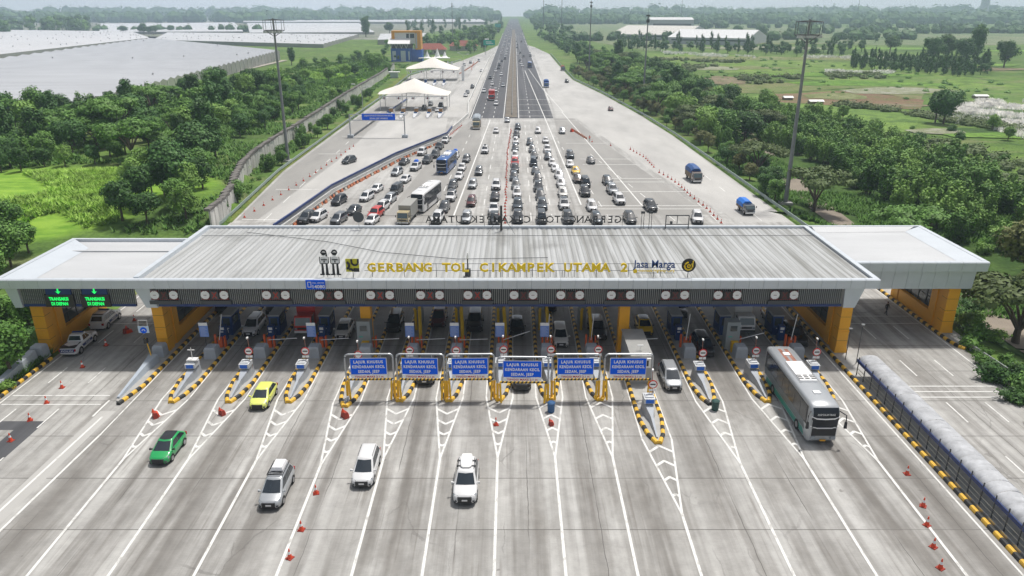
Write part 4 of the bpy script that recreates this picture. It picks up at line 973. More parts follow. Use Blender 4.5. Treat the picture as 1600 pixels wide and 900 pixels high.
# ------------------------------------------------------------------ vehicles
def paint(name):
    P = dict(white=(0.64,0.64,0.645), silver=(0.42,0.44,0.46), grey=(0.17,0.18,0.19), dark=(0.035,0.04,0.045), black=(0.012,0.012,0.014), maroon=(0.10,0.018,0.018), red=(0.55,0.03,0.02),
             brown=(0.09,0.06,0.045), yellow=(0.78,0.50,0.02), lime=(0.70,0.75,0.17), green=(0.015,0.33,0.09), blue=(0.02,0.10,0.42), pearl=(0.62,0.61,0.58), tan=(0.50,0.42,0.25), slate=(0.06,0.075,0.09))
    return mat('paint_'+name, P[name], 0.28 if name not in ('silver','grey') else 0.3, 0.35 if name in ('silver','grey','slate') else 0.0, coat=0.6)
KIND = {  # L, W, H, belt, hood start/end (windscreen base), A base, B top, C roof rear, D rear base, hood z
 'MPV': dict(L=4.45,W=1.72,H=1.72,belt=1.00,A=-1.42,B=-.42,Cc=1.72,D=2.12,hz=.98,nose=.78,tail=1.05,zb=.24,r=.32),
 'SUV': dict(L=4.75,W=1.85,H=1.82,belt=1.10,A=-1.20,B=-.38,Cc=1.72,D=2.24,hz=1.10,nose=.92,tail=1.12,zb=.30,r=.38),
 'hatchback': dict(L=4.0,W=1.70,H=1.50,belt=.93,A=-1.22,B=-.28,Cc=1.15,D=1.88,hz=.93,nose=.72,tail=.98,zb=.22,r=.31),
 'sedan': dict(L=4.55,W=1.76,H=1.45,belt=.93,A=-.95,B=-.20,Cc=.95,D=1.65,hz=.92,nose=.70,tail=.98,zb=.20,r=.32),
 'pickup': dict(L=5.2,W=1.86,H=1.80,belt=1.12,A=-1.15,B=-.50,Cc=.55,D=.85,hz=1.08,nose=.92,tail=1.06,zb=.32,r=.39),
 'van': dict(L=4.6,W=1.75,H=1.95,belt=1.10,A=-1.75,B=-1.15,Cc=2.12,D=2.22,hz=1.02,nose=.82,tail=1.1,zb=.25,r=.32),
}
def car_meshes(kind, pt, roof=None, extra=None):
    k = KIND[kind]; L,W,H = k['L'],k['W'],k['H']; w = W/2; zb = k['zb']; belt = k['belt']; A,B,Cc,D = k['A'],k['B'],k['Cc'],k['D']
    pm = paint(pt)
    t = thing('parked', 'x', 'car')
    # lower body
    st = [(-L/2,.58,zb+.12,k['nose']-.20),(-L/2+.07,.76,zb+.03,k['nose']-.05),(-L/2+.24,.91,zb,k['nose']+.03),(-L/2+.55,.985,zb,k['nose']+(k['hz']-k['nose'])*.5),(A-.05,1.0,zb,k['hz']),(A+.25,1.0,zb,belt),(0,1.0,zb,belt),(L/2-.9,.99,zb,belt+.02),(L/2-.28,.95,zb,k['tail']),(L/2-.05,.86,zb+.06,k['tail']-.06),(L/2,.76,zb+.14,k['tail']-.2)]
    rings = []
    for y, f, b0, zt in st:
        ww = w*f; hh = zt-b0
        rings.append([(-ww*.90,y,b0),(-ww*.985,y,b0+hh*.14),(-ww,y,b0+hh*.45),(-ww*.985,y,b0+hh*.78),(-ww*.93,y,zt-.045),(-ww*.78,y,zt),(0,y,zt+.05),(ww*.78,y,zt),(ww*.93,y,zt-.045),(ww*.985,y,b0+hh*.78),(ww,y,b0+hh*.45),(ww*.985,y,b0+hh*.14),(ww*.90,y,b0)])
    mb = MB().loft(rings)
    # cabin shell
    def cab(tt, grow=0.0):
        xw = w*(.93-.22*tt)-grow; ya = A+(B-A)*tt+grow; yd = D+(Cc-D)*tt-grow; z = belt-.03+(H-.06-(belt-.03))*tt; ch = .10
        return [(-xw,ya+ch*1.6,z),(-xw*.82,ya+.03,z),(0,ya-.07,z),(xw*.82,ya+.03,z),(xw,ya+ch*1.6,z),(xw,(ya+yd)/2,z),(xw,yd-ch,z),(xw-ch,yd,z),(-xw+ch,yd,z),(-xw,yd-ch,z),(-xw,(ya+yd)/2,z)]
    top1 = [(x*.94,y*.985+.01,z+.045) for x,y,z in cab(1.0,.03)]; top2 = [(x*.75,(y-(B+Cc)/2)*.85+(B+Cc)/2,z+.06) for x,y,z in cab(1.0,.05)]
    mb.loft([cab(0),cab(.5),cab(1.0),top1,top2])
    if kind == 'pickup':   # load bed walls stay; bed is covered
        pass
    mb.build('body', pm, t, smooth=True, sharp=50)
    if roof:
        MB().loft([[(x*.97,y,z+.012) for x,y,z in top1],[(x*.9,y,z+.02) for x,y,z in top2]]).build('roof_panel', paint(roof), t, smooth=True)
    def S(tt, s, y): xw = w*(.93-.22*tt)+.012; return (s*xw, y, belt-.03+(H-.06-(belt-.03))*tt)
    def F(tt, u): # front glass point
        xw = w*(.93-.22*tt)*.86; ya = A+(B-A)*tt-.012+.03*abs(u)-.07*(1-abs(u)); return (u*xw, ya-.02, belt-.03+(H-.06-(belt-.03))*tt+.01)
    us = (-1,-.5,0,.5,1); g = MB(); vs = [F(.10,u) for u in us]+[F(.93,u) for u in us]
    g.add(vs, [(i,i+1,i+6,i+5) for i in range(4)]); g.build('windscreen', GLASS, t, smooth=True, fix=False)
    def Bk(tt, u): xw = w*(.93-.22*tt)*.80; yd = D+(Cc-D)*tt+.014; return (u*xw, yd, belt-.03+(H-.06-(belt-.03))*tt)
    MB().add([Bk(.22,-1),Bk(.22,1),Bk(.9,1),Bk(.9,-1)],[(0,1,2,3)]).build('rear_window', GLASS, t, fix=False)
    for s in (-1,1):
        g = MB(); t0,t1 = .14,.88
        a0 = A+(B-A)*t0+.30; a1 = A+(B-A)*t1+.22; d0 = D+(Cc-D)*t0-.16; d1 = D+(Cc-D)*t1-.18
        cuts = [0,.36,.70,1] if kind in ('MPV','SUV','van') else [0,.48,1] if kind != 'sedan' else [0,.5,1]
        for c0, c1 in zip(cuts, cuts[1:]):
            g0 = .022 if c0 else 0; g1 = .022 if c1 < 1 else 0
            q = [S(t0,s,a0+(d0-a0)*c0+g0),S(t0,s,a0+(d0-a0)*c1-g1),S(t1,s,a1+(d1-a1)*c1-g1),S(t1,s,a1+(d1-a1)*c0+g0)]
            g.add(q, [(0,1,2,3)])
        g.build('side_window', GLASS, t, fix=False)
        m_ = MB(); m_.loft([[(s*(w*.93),A+.25,belt+.02),(s*(w*.93),A+.33,belt+.02),(s*(w*.93),A+.33,belt+.08),(s*(w*.93),A+.25,belt+.08)],[(s*(w+.19),A+.18,belt+.0),(s*(w+.19),A+.34,belt+.0),(s*(w+.17),A+.34,belt+.17),(s*(w+.17),A+.18,belt+.17)]]).build('mirror', pm if pt not in ('green',) and not roof else BLACK, t)
        h = MB().add([(s*w*.42,-L/2+.02,k['nose']-.10),(s*w*.88,-L/2+.24,k['nose']-.10),(s*w*.90,-L/2+.36,k['nose']+.05),(s*w*.50,-L/2+.10,k['nose']+.0)],[(0,1,2,3)]).add([(s*w*.50,-L/2+.10,k['nose']+.004),(s*w*.90,-L/2+.36,k['nose']+.052),(s*w*.93,-L/2+.5,k['nose']+.02),(s*w*.97,-L/2+.42,k['nose']-.08),(s*w*.95,-L/2+.26,k['nose']-.14)],[(0,1,2,3,4)])
        h.build('headlight', LAMP, t, fix=False)
        MB().cbox(s*w*.80,L/2-.06,k['tail']-.22,.22,.14,.24).build('tail_light', TAIL, t)
    MB().cbox(0,-L/2+.035,k['nose']-.19,W*.58,.12,.27).tbox(-w*.60,w*.60,-L/2-.015,-L/2+.1,zb+.07,zb+.29,.06,0).build('grille', BLACK, t)
    for s in (-1,1): MB().cbox(s*w*.68,-L/2+.10,zb+.2,.24,.16,.14).build('fog_lamp_recess', DGREY, t)
    MB().cbox(0,-L/2-.02,zb+.30,.42,.03,.13).build('number_plate', PLATE if pt in ('white','silver','pearl','dark') else BLACK, t)
    MB().box(-w*.86,w*.86,-L/2+.10,L/2-.1,zb-.04,zb+.06).build('underbody', BLACK, t)
    wb = L*.29
    for s in (-1,1):
        for yy in (-wb-.02, wb+.06):
            r = k['r']
            a = MB().tube([(s*(w-.20),yy,r),(s*(w+.004),yy,r)], r+.055, 16); 
            wh = MB().tube([(s*(w-.19),yy,r),(s*(w+.018),yy,r)], r, 18).build('wheel', RUB, t, smooth=True)
            MB().tube([(s*(w+.016),yy,r),(s*(w+.030),yy,r)], r*.66, 14, r*.6).build('rim', RIM, wh)
            # wheel arch liner
            arc = MB(); pts=[]
            for q in range(9):
                an = R(180*q/8); pts.append((yy+math.cos(an)*(r+.07), max(zb,r+math.sin(an)*(r+.07))))
            vs=[(s*(w+.010),y_,z_) for y_,z_ in pts]+[(s*(w+.010),yy,zb)]
            arc.add(vs,[(i,i+1,9) for i in range(8)]).build('wheel_arch', BLACK, t, fix=False)
    if kind in ('SUV','MPV') and pt in ('white','silver','dark'):
        for s in (-1,1): MB().tube([(s*w*.66,B+.25,H+.0),(s*w*.67,B+.4,H+.055),(s*w*.67,Cc-.4,H+.055),(s*w*.66,Cc-.25,H+.0)],.022,6).build('roof_rail', DGREY, t)
    if kind == 'pickup' :
        MB().tbox(-w*.86,w*.86,.95,L/2-.08,1.07,1.14,.03).build('bed_cover', BLACK, t)
    if extra == 'roofbox':
        o = MB(); rr=[]
        for y, f, h in ((B+.35,.55,.02),(B+.5,.9,.12),(B+1.1,1,.22),(Cc-.5,1,.24),(Cc-.1,.85,.18),(Cc,.6,.05)):
            x = .46*f; rr.append([(-x,y,H+.08),(x,y,H+.08),(x,y,H+.08+h*.7),(x*.85,y,H+.08+h),(-x*.85,y,H+.08+h),(-x,y,H+.08+h*.7)])
        o.loft(rr).build('roof_box', WHITE, t, smooth=True)
        for y in (B+.65,Cc-.75): MB().box(-w*.74,w*.74,y-.035,y+.035,H+.02,H+.07).cbox(-w*.74,y,H+.02,.08,.16,.1).cbox(w*.74,y,H+.02,.08,.16,.1).build('cross_bar', BLACK, t)
    if extra == 'carrier':
        o = MB(); o.tbox(-.48,.48,B+.75,Cc-.05,H+.10,H+.34,.10).build('roof_box', mat('box_white_glossy',(0.7,0.7,0.72),.3), t)
        MB().tube([(-.55,B+.25,H+.1),(.55,B+.25,H+.1)],.035,6).tube([(-.55,B+.25,H+.14),(.55,B+.25,H+.24)],.03,6).tube([(-.55,B+.55,H+.1),(.55,B+.55,H+.1)],.03,6).tube([(.6,B+.2,H+.1),(.6,Cc,H+.1)],.03,6).tube([(-.6,B+.2,H+.1),(-.6,Cc,H+.1)],.03,6).build('roof_rack', BLACK, t)
    if extra == 'load':
        o = MB(); o.tbox(-.5,.5,B+.3,Cc-.5,H+.02,H+.42,.22).build('tarpaulin_load', mat('load_blue',(0.01,0.12,0.62),.5), t, smooth=False)
    if extra == 'dome': MB().tbox(-.3,.3,B+.4,B+1.2,H+.02,H+.3,.12).build('roof_load', DGREY, t)
    if extra == 'sunroof': MB().box(-.28,.28,B+.3,B+.95,H+.045,H+.062).build('sunroof', GLASS, t)
    if extra == 'darkhood': MB().loft([[(-w*.7,-L/2+.35,k['nose']+.08),(w*.7,-L/2+.35,k['nose']+.08),(w*.7,-L/2+.35,k['nose']+.05),(-w*.7,-L/2+.35,k['nose']+.05)],[(-w*.74,A-.05,k['hz']+.05),(w*.74,A-.05,k['hz']+.05),(w*.74,A-.05,k['hz']),(-w*.74,A-.05,k['hz'])]]).build('bonnet_panel', BLACK, t)
    if extra == 'police':
        MB().tbox(-.6,.6,B+.25,B+.5,H+.02,H+.13,.05).build('light_bar', NAVY, t)
        for s in (-1,1):
            MB().add([(s*(w+.014),-1.1,.62),(s*(w+.014),1.0,.62),(s*(w+.010),1.2,.92),(s*(w+.010),-.9,.92)],[(0,1,2,3)]).build('side_marking', NAVY, t, fix=False)
            o = put_text('side_text','POLISI',.30,SIGNW,t,(s*(w+.02),0,.66),(math.pi/2,0,s*math.pi/2),extrude=.004,width=.9)
        if kind == 'pickup':
            MB().box(-w*.8,w*.8,L/2-.02,L/2+.012,.62,.98).build('tail_panel', NAVY, t); put_text('tail_text','POLISI',.26,SIGNW,t,(0,L/2+.02,.70),(math.pi/2,0,math.pi),extrude=.004,width=1.2)
        else: MB().loft([[(-w*.66,Cc-.3,H+.03),(w*.66,Cc-.3,H+.03),(w*.66,Cc-.3,H+.05),(-w*.66,Cc-.3,H+.05)],[(-w*.64,Cc-.05,H+.0),(w*.64,Cc-.05,H+.0),(w*.64,Cc-.05,H+.03),(-w*.64,Cc-.05,H+.03)]]).build('spoiler', BLACK, t)
    return t
CACHE = {}
NAMEK = {'MPV':'minivan','SUV':'suv_car','hatchback':'hatchback_car','sedan':'sedan_car','pickup':'pickup_truck','van':'passenger_van'}
CATK = {'MPV':'minivan','SUV':'SUV','hatchback':'car','sedan':'car','pickup':'pickup truck','van':'van'}
def place(kind, pt, x, y, h, label, group=None, roof=None, extra=None, front=True):
    key = (kind,pt,roof,extra)
    if key not in CACHE:
        o = car_meshes(kind,pt,roof,extra); o.name = NAMEK[kind]; o['category'] = CATK[kind]; CACHE[key] = Proto(o)
    L = KIND[kind]['L']
    if front: x += -math.sin(h)*L/2; y += math.cos(h)*L/2
    o = CACHE[key].put((x,y,0.006), h, label, group)
    return o
WORD = dict(white='white', silver='silver', grey='mid grey', dark='dark grey', black='black', maroon='maroon', red='red', brown='brown', yellow='yellow', lime='lime yellow', green='green', blue='blue', pearl='pearl white', tan='tan', slate='slate grey')
def place_px(kind, pt, px, py, label, h=0.0, **kw):
    x, y = G(px, py, 0.2); return place(kind, pt, x, y, h, label, **kw)
# vehicles beyond the gates and under them
place_px('hatchback','green',247,726,'bright green hatchback with black roof, the only green car',roof='black')
place_px('hatchback','lime',402,640,'lime yellow hatchback leaving the third lane')
place_px('MPV','silver',420,796,'silver minivan carrying a white roof box and rack, nearest the bottom left',extra='carrier')
place_px('MPV','white',565,762,'white minivan with black grille driving left of the roof-box car')
place_px('SUV','white',726,789,'white SUV with a streamlined white roof box, centre of the foreground',extra='roofbox')
place_px('MPV','silver',1054,611,'silver minivan rolling out right of the sixth gantry')
place_px('MPV','white',388,526,'white minivan under the roof edge in the second lane')
place_px('hatchback','pearl',533,530,'white hatchback waiting beside the large grey machine cabinet')
place_px('MPV','black',613,520,'black minivan at the lowered boom behind the second gantry')
place_px('MPV','maroon',684,512,'dark maroon minivan behind the third gantry')
place_px('SUV','black',741,520,'black SUV with pale roof at the boom behind the third gantry',roof='grey')
place_px('hatchback','black',808,525,'black hatchback under the half-raised boom',roof='grey')
place_px('SUV','black',858,488,'black SUV behind the white minivan, mostly under the roof')
place_px('MPV','pearl',877,543,'white minivan leaving the gate behind the fifth gantry')
place_px('SUV','dark',936,533,'dark SUV with chrome front behind the sixth gantry',roof='silver')
place_px('hatchback','yellow',1010,524,'yellow hatchback half hidden by the orange pillar',roof='grey')
place_px('SUV','black',1064,498,'black SUV in shade beside the blue booth right of centre')
place_px('MPV','black',1105,558,'black minivan leaving the gate left of the white truck')
place_px('SUV','black',1252,543,'black car under the roof just behind the coach')
place_px('SUV','dark',663,602,'dark car whose nose shows below the second gantry sign')
place_px('SUV','black',815,611,'black car whose bumper shows below the fourth gantry sign')
place_px('MPV','black',345,487,'dark car hidden in the shade behind the first booth'); place_px('MPV','dark',424,492,'dark car behind the white minivan, in deep shade')
place_px('hatchback','dark',1215,512,'dark car deep under the roof beside the last booth')
place('pickup','white',*G(126,543),math.pi*1.0+0.05,'white police pickup with dark bed cover parked by the left orange portal',extra='police',front=False)
place('SUV','white',*G(167,506),math.pi+0.05,'white police SUV with dark markings parked ahead of the police pickup',extra='police',front=False)
# the queue: kind, paint, px, py of the front bumper, extras
def flow(x, y): 
    if x < -3: return R(-13)*min(1,(-x-3)/26.0)*min(1,max(0,(230-y)/60.0))
    return R(4.5)*min(1,(x-3)/22.0)*min(1,max(0,(240-y)/60.0)) if x > 3 else 0
Q = {
 'beside the navy fence': [('MPV','black',522,321),('MPV','white',489,347),('SUV','dark',470,350)],
 'in the leftmost queue': [('MPV','grey',521,351),('hatchback','dark',546,336),('MPV','white',566,315),('hatchback','white',583,301),('MPV','silver',615,275),('sedan','black',627,258),('SUV','white',656,243,'white'),('pickup','dark',684,234),('SUV','white',694,224,'black')],
 'in the second queue from the left': [('hatchback','white',575,352),('SUV','red',580,343),('MPV','white',591,331),('MPV','silver',603,319),('van','dark',614,304),('hatchback','white',629,286),('SUV','white',645,267,None,'load'),('SUV','dark',664,256),('SUV','dark',677,247)],
 'in the queue right of the white bus': [('SUV','white',680,350),('MPV','dark',691,333),('SUV','white',702,315,'black'),('MPV','dark',705,297),('sedan','white',715,281),('hatchback','white',720,267),('MPV','grey',727,254),('SUV','white',709,249,None,'load')],
 'in the spaced queue left of centre': [('MPV','silver',727,349),('MPV','maroon',735,323),('MPV','silver',737,295),('MPV','grey',747,274),('SUV','white',757,240,None,'dome'),('hatchback','white',775,208),('sedan','silver',792.5,191)],
 'in the queue just left of the cone row': [('SUV','dark',772,352),('pickup','white',771,336),('sedan','black',773,314),('SUV','white',775,297)],
 'in the queue just right of the cone row': [('SUV','dark',809,349),('SUV','slate',809,329),('MPV','white',808,309,None,'sunroof'),('MPV','grey',806,296),('MPV','slate',803,282.5),('SUV','dark',804.5,270),('SUV','red',804.5,260),('MPV','white',805,248),('MPV','slate',805,236),('MPV','white',806,225),('SUV','dark',807,215),('SUV','slate',809,203)],
 'in the second queue right of the cones': [('van','dark',847,350),('SUV','slate',848,329),('MPV','dark',845,313),('SUV','dark',842,300),('MPV','dark',841,285),('hatchback','slate',837,272.5),('van','slate',834,260),('hatchback','dark',835,247.5),('MPV','grey',832,238.5),('MPV','slate',828,227)],
 'in the third queue right of the cones': [('SUV','dark',889,350),('SUV','white',883,328,'dark'),('MPV','pearl',881,309),('MPV','white',878,293),('MPV','white',874.5,279.5),('sedan','white',869,268.5),('hatchback','white',864,259.5),('MPV','slate',857,250),('SUV','white',856,239),('hatchback','white',853,223.5),('MPV','white',841,208.5)],
 'in the fourth queue right of the cones': [('MPV','slate',935,351),('MPV','white',927,330.5),('SUV','black',916,307.5),('van','dark',917,293),('MPV','brown',904,286),('hatchback','yellow',901,272.5),('hatchback','white',892,261.5),('SUV','slate',892,248),('MPV','silver',879,209)],
 'in the rightmost queue': [('MPV','dark',988,350),('SUV','dark',1021,331),('SUV','white',971,320),('SUV','silver',960,304),('MPV','slate',952,289.5),('hatchback','dark',925,256)],
}
for q, cars in Q.items():
    for i, c in enumerate(cars):
        kind, pt, px, py = c[:4]; roof = c[4] if len(c) > 4 else None; ex = c[5] if len(c) > 5 else None
        if roof == pt: roof = None
        x, y = G(px, py, 0.2); kn = CATK[kind]
        lab = f"{WORD[pt]} {kn}{' with '+roof+' roof' if roof else ''}{' with blue roof load' if ex=='load' else ' with dark roof load' if ex=='dome' else ''}, {ordn[i]} from the roof, {q.replace('in the ','')}"
        place(kind, pt, x, y, flow(x,y), lab, 'cars queueing behind the toll gate', roof, ex)
place_px('SUV','white',1091,350,'white SUV at the toll roof edge beside the lower cones',h=R(-8))
place_px('MPV','dark',537,256,'dark minivan alone on the slip lane below the long blue sign',h=R(-24))
place_px('hatchback','maroon',955,173,'maroon car parked by the far right guard rail')
place_px('SUV','dark',886,129,'dark car at the rail end beneath the right-hand trees')
for a, b, c, l in ((846,140,'dark','dark car stopped beside the left highway edge'),):
    pass
for (a,b,k_,c,l) in ((738,138,'SUV','dark','dark car parked outside the nearer tent exit'),(730,146,'hatchback','grey','grey car coming out behind the nearer tent'),(727,151,'hatchback','white','white car near the tent exit wall'),
   (683,175,'hatchback','white','white car queued under the nearer tent'),(662,172,'SUV','dark','dark SUV under the nearer tent'),(672,165,'MPV','grey','grey minivan behind the dark SUV under the tent'),(688,168,'SUV','slate','bluish SUV right under the nearer tent'),
   (752,112,'sedan','white','white car driving up the ramp past the far tent'),(706,108,'pickup','blue','blue pickup beyond the far tent'),(725,103,'van','white','white van parked beyond the far tent'),(748,96,'van','white','white van parked by the brown bank'),(735,99,'SUV','grey','grey SUV parked in the row by the bank')):
    place_px(k_,c,a,b,l)

# buses
BGL = mat('bus_glass', (0.012,0.016,0.022), 0.22, spec=0.45)
def bus(label, L, W, H, px, py, h, body, glassh, lower=None, accents=(), name='coach_bus', lettering=None, roofm=None, cat='bus'):
    t = thing(name, label, cat); w = W/2
    st = [(-L/2,.86,.55,H-1.0),(-L/2+.12,.95,.38,H-.45),(-L/2+.45,1,.34,H-.12),(-L/2+1.2,1,.34,H),(L/2-1,1,.34,H),(L/2-.2,.97,.4,H-.1),(L/2,.92,.5,H-.3)]
    rr = []
    for y, f, b0, zt in st:
        ww = w*f; rr.append([(-ww,y,b0),(-ww,y,(b0+zt)/2),(-ww,y,zt-.35),(-ww*.95,y,zt-.12),(-ww*.82,y,zt-.01),(0,y,zt+.03),(ww*.82,y,zt-.01),(ww*.95,y,zt-.12),(ww,y,zt-.35),(ww,y,(b0+zt)/2),(ww,y,b0)])
    MB().loft(rr).build('body', body, t, smooth=True, sharp=50)
    def fy(z):  # front surface depth at height z
        return -L/2-.02 if z < H-1.0 else -L/2-.02+.12*(z-(H-1.0))/.55 if z < H-.45 else -L/2+.1+.33*(z-(H-.45))/.33
    zs = [H-1.05,H-.8,H-.5,H-.25]; g = MB(); vs = []
    for z in zs:
        for u in (-.93,-.45,0,.45,.93): vs.append((u*w*.93, fy(z)-.03-.02*(1-abs(u)), z))
    g.add(vs, [(r*5+c, r*5+c+1, r*5+c+6, r*5+c+5) for r in range(3) for c in range(4)]); g.build('upper_windscreen', BGL, t, smooth=True, fix=False)
    MB().tbox(-w*.85,w*.85,-L/2-.05,-L/2+.05,1.75,H-1.28,0).build('lower_windscreen', BGL, t)
    MB().tbox(-w*.9,w*.9,-L/2-.055,-L/2+.05,H-1.28,H-1.04,0.0).build('mask_panel', BLACK, t)
    MB().tube([(-w*.95,-L/2+.02,H-.98),(-w*.6,-L/2-.07,H-1.14),(0,-L/2-.09,H-1.18),(w*.6,-L/2-.07,H-1.14),(w*.95,-L/2+.02,H-.98)],.055,6).build('brow_band', SIGNW, t)
    MB().tbox(-w*.82,w*.82,-L/2-.06,-L/2+.05,.95,1.65,.0).build('front_grille', BLACK, t)
    MB().tube([(-w*.95,-L/2+.02,1.85),(-w*.5,-L/2-.06,1.70),(w*.5,-L/2-.06,1.70),(w*.95,-L/2+.02,1.85)],.05,6).build('front_trim', SIGNW, t)
    for s in (-1,1):
        MB().tbox(min(s*w*.5,s*w*.86),max(s*w*.5,s*w*.86),-L/2-.06,-L/2+.08,.62,.9,.04,0).build('headlight', LAMP, t)
        MB().add([(s*(w+.006),-L/2+.75,1.62),(s*(w+.006),L/2-.5,1.62),(s*(w+.006),L/2-.5,H-.42),(s*(w+.006),-L/2+.75,H-.42)],[(0,1,2,3)]).build('window_band', BLACK, t, fix=False)
        n = 7; g = MB()
        for k in range(n):
            a = -L/2+.9+k*(L-1.8)/n; g.add([(s*(w+.014),a+.03,1.75),(s*(w+.014),a+(L-1.8)/n-.03,1.75),(s*(w+.012),a+(L-1.8)/n-.03,H-.5),(s*(w+.012),a+.03+(0.15 if k==0 else 0),H-.5)],[(0,1,2,3)])
        g.build('side_window', BGL, t, fix=False)
        MB().tube([(s*w*.98,-L/2+.3,H-.6),(s*(w+.35),-L/2-.25,H-.7),(s*(w+.38),-L/2-.3,H-1.4)],.05,6).tbox(min(s*(w+.25),s*(w+.48)),max(s*(w+.25),s*(w+.48)),-L/2-.4,-L/2-.22,H-1.9,H-1.3,.03).build('mirror', BLACK, t)
        for yy in (-L/2+2.6, L/2-3.2):
            wh = MB().tube([(s*(w-.3),yy,.5),(s*(w+.02),yy,.5)],.5,20).build('wheel', RUB, t, smooth=True); MB().tube([(s*(w+.02),yy,.5),(s*(w+.035),yy,.5)],.28,14).build('rim', RIM, wh)
        for (z0,z1,m_,y0,y1) in accents:
            MB().add([(s*(w+.008),y0*L,z0),(s*(w+.008),y1*L,z0),(s*(w+.008),y1*L,z1),(s*(w+.008),y0*L+.4,z1)],[(0,1,2,3)]).build('side_livery', m_, t, fix=False)
    MB().cbox(0,-L/2-.08,.52,.5,.03,.15).build('number_plate', mat('plate_yellow',(0.7,0.35,0.02),.5), t)
    r1 = roofm or body
    MB().tbox(-w*.66,w*.66,-1.9,2.1,H+.0,H+.22,.08).build('air_conditioner', SIGNW, t)
    mb = MB()
    for k in range(3):
        for j in range(3): mb.box(-.75+k*.55,-.35+k*.55,-1.55+j*.32,-1.38+j*.32,H+.22,H+.235)
    mb.build('vent_grille', BLACK, t)
    MB().cbox(0,-L/2+2.4,H+.05,.6,.5,.1).build('roof_hatch', SIGNW, t); MB().cbox(0,L/2-2.2,H+.05,.6,.6,.1).build('roof_hatch', SIGNW, t)
    if lettering: put_text('destination_text', lettering, .26, SIGNW, t, (0,-L/2-.07,H-.85), extrude=.004, width=1.5)
    x, y = G(px, py, .35); t.location = (x-math.sin(h)*L/2, y+math.cos(h)*L/2, 0.006); t.rotation_euler = (0,0,h); return t
BSIL = mat('bus_silver', (0.40,0.42,0.44), 0.32, 0.3, coat=0.4); BTEAL = mat('bus_teal', (0.02,0.22,0.17), 0.4); 
o = bus('silver double-glass coach with teal skirt and white roof unit driving out at the right', 12.2, 2.5, 3.75, 1284, 690, 0.0, BSIL, 1, accents=((.42,.95,BTEAL,-.42,.4),(1.0,1.72,mat('bus_grey',(0.10,0.12,0.13),.35),-.42,.45)), lettering='AKAP DALAM TRANS')
rust = MB().box(-.45,.5,2.3,5.1,3.765,3.775); rust.build('rust_patch', mat('rust_patch',(0.28,0.12,0.08),.8,var=.4,scale=2), o)
BW_ = mat('bus_white', (0.72,0.72,0.72), 0.3, coat=0.5); BB = mat('bus_blue', (0.02,0.10,0.33), 0.3, coat=0.5)
bus('white tall coach behind the tan box truck in the left queue', 12, 2.5, 3.8, 652, 331, R(-11), BW_, 1, accents=((1.0,1.7,mat('bus_dark',(0.05,0.05,0.06),.4),-.35,.2),))
bus('blue coach with pale roof panel in the left queue', 12, 2.5, 3.6, 690, 271, R(-7), BB, 1)
bus('small blue coach far up the right carriageway', 11, 2.5, 3.4, 828, 105, 0, BB, 1)
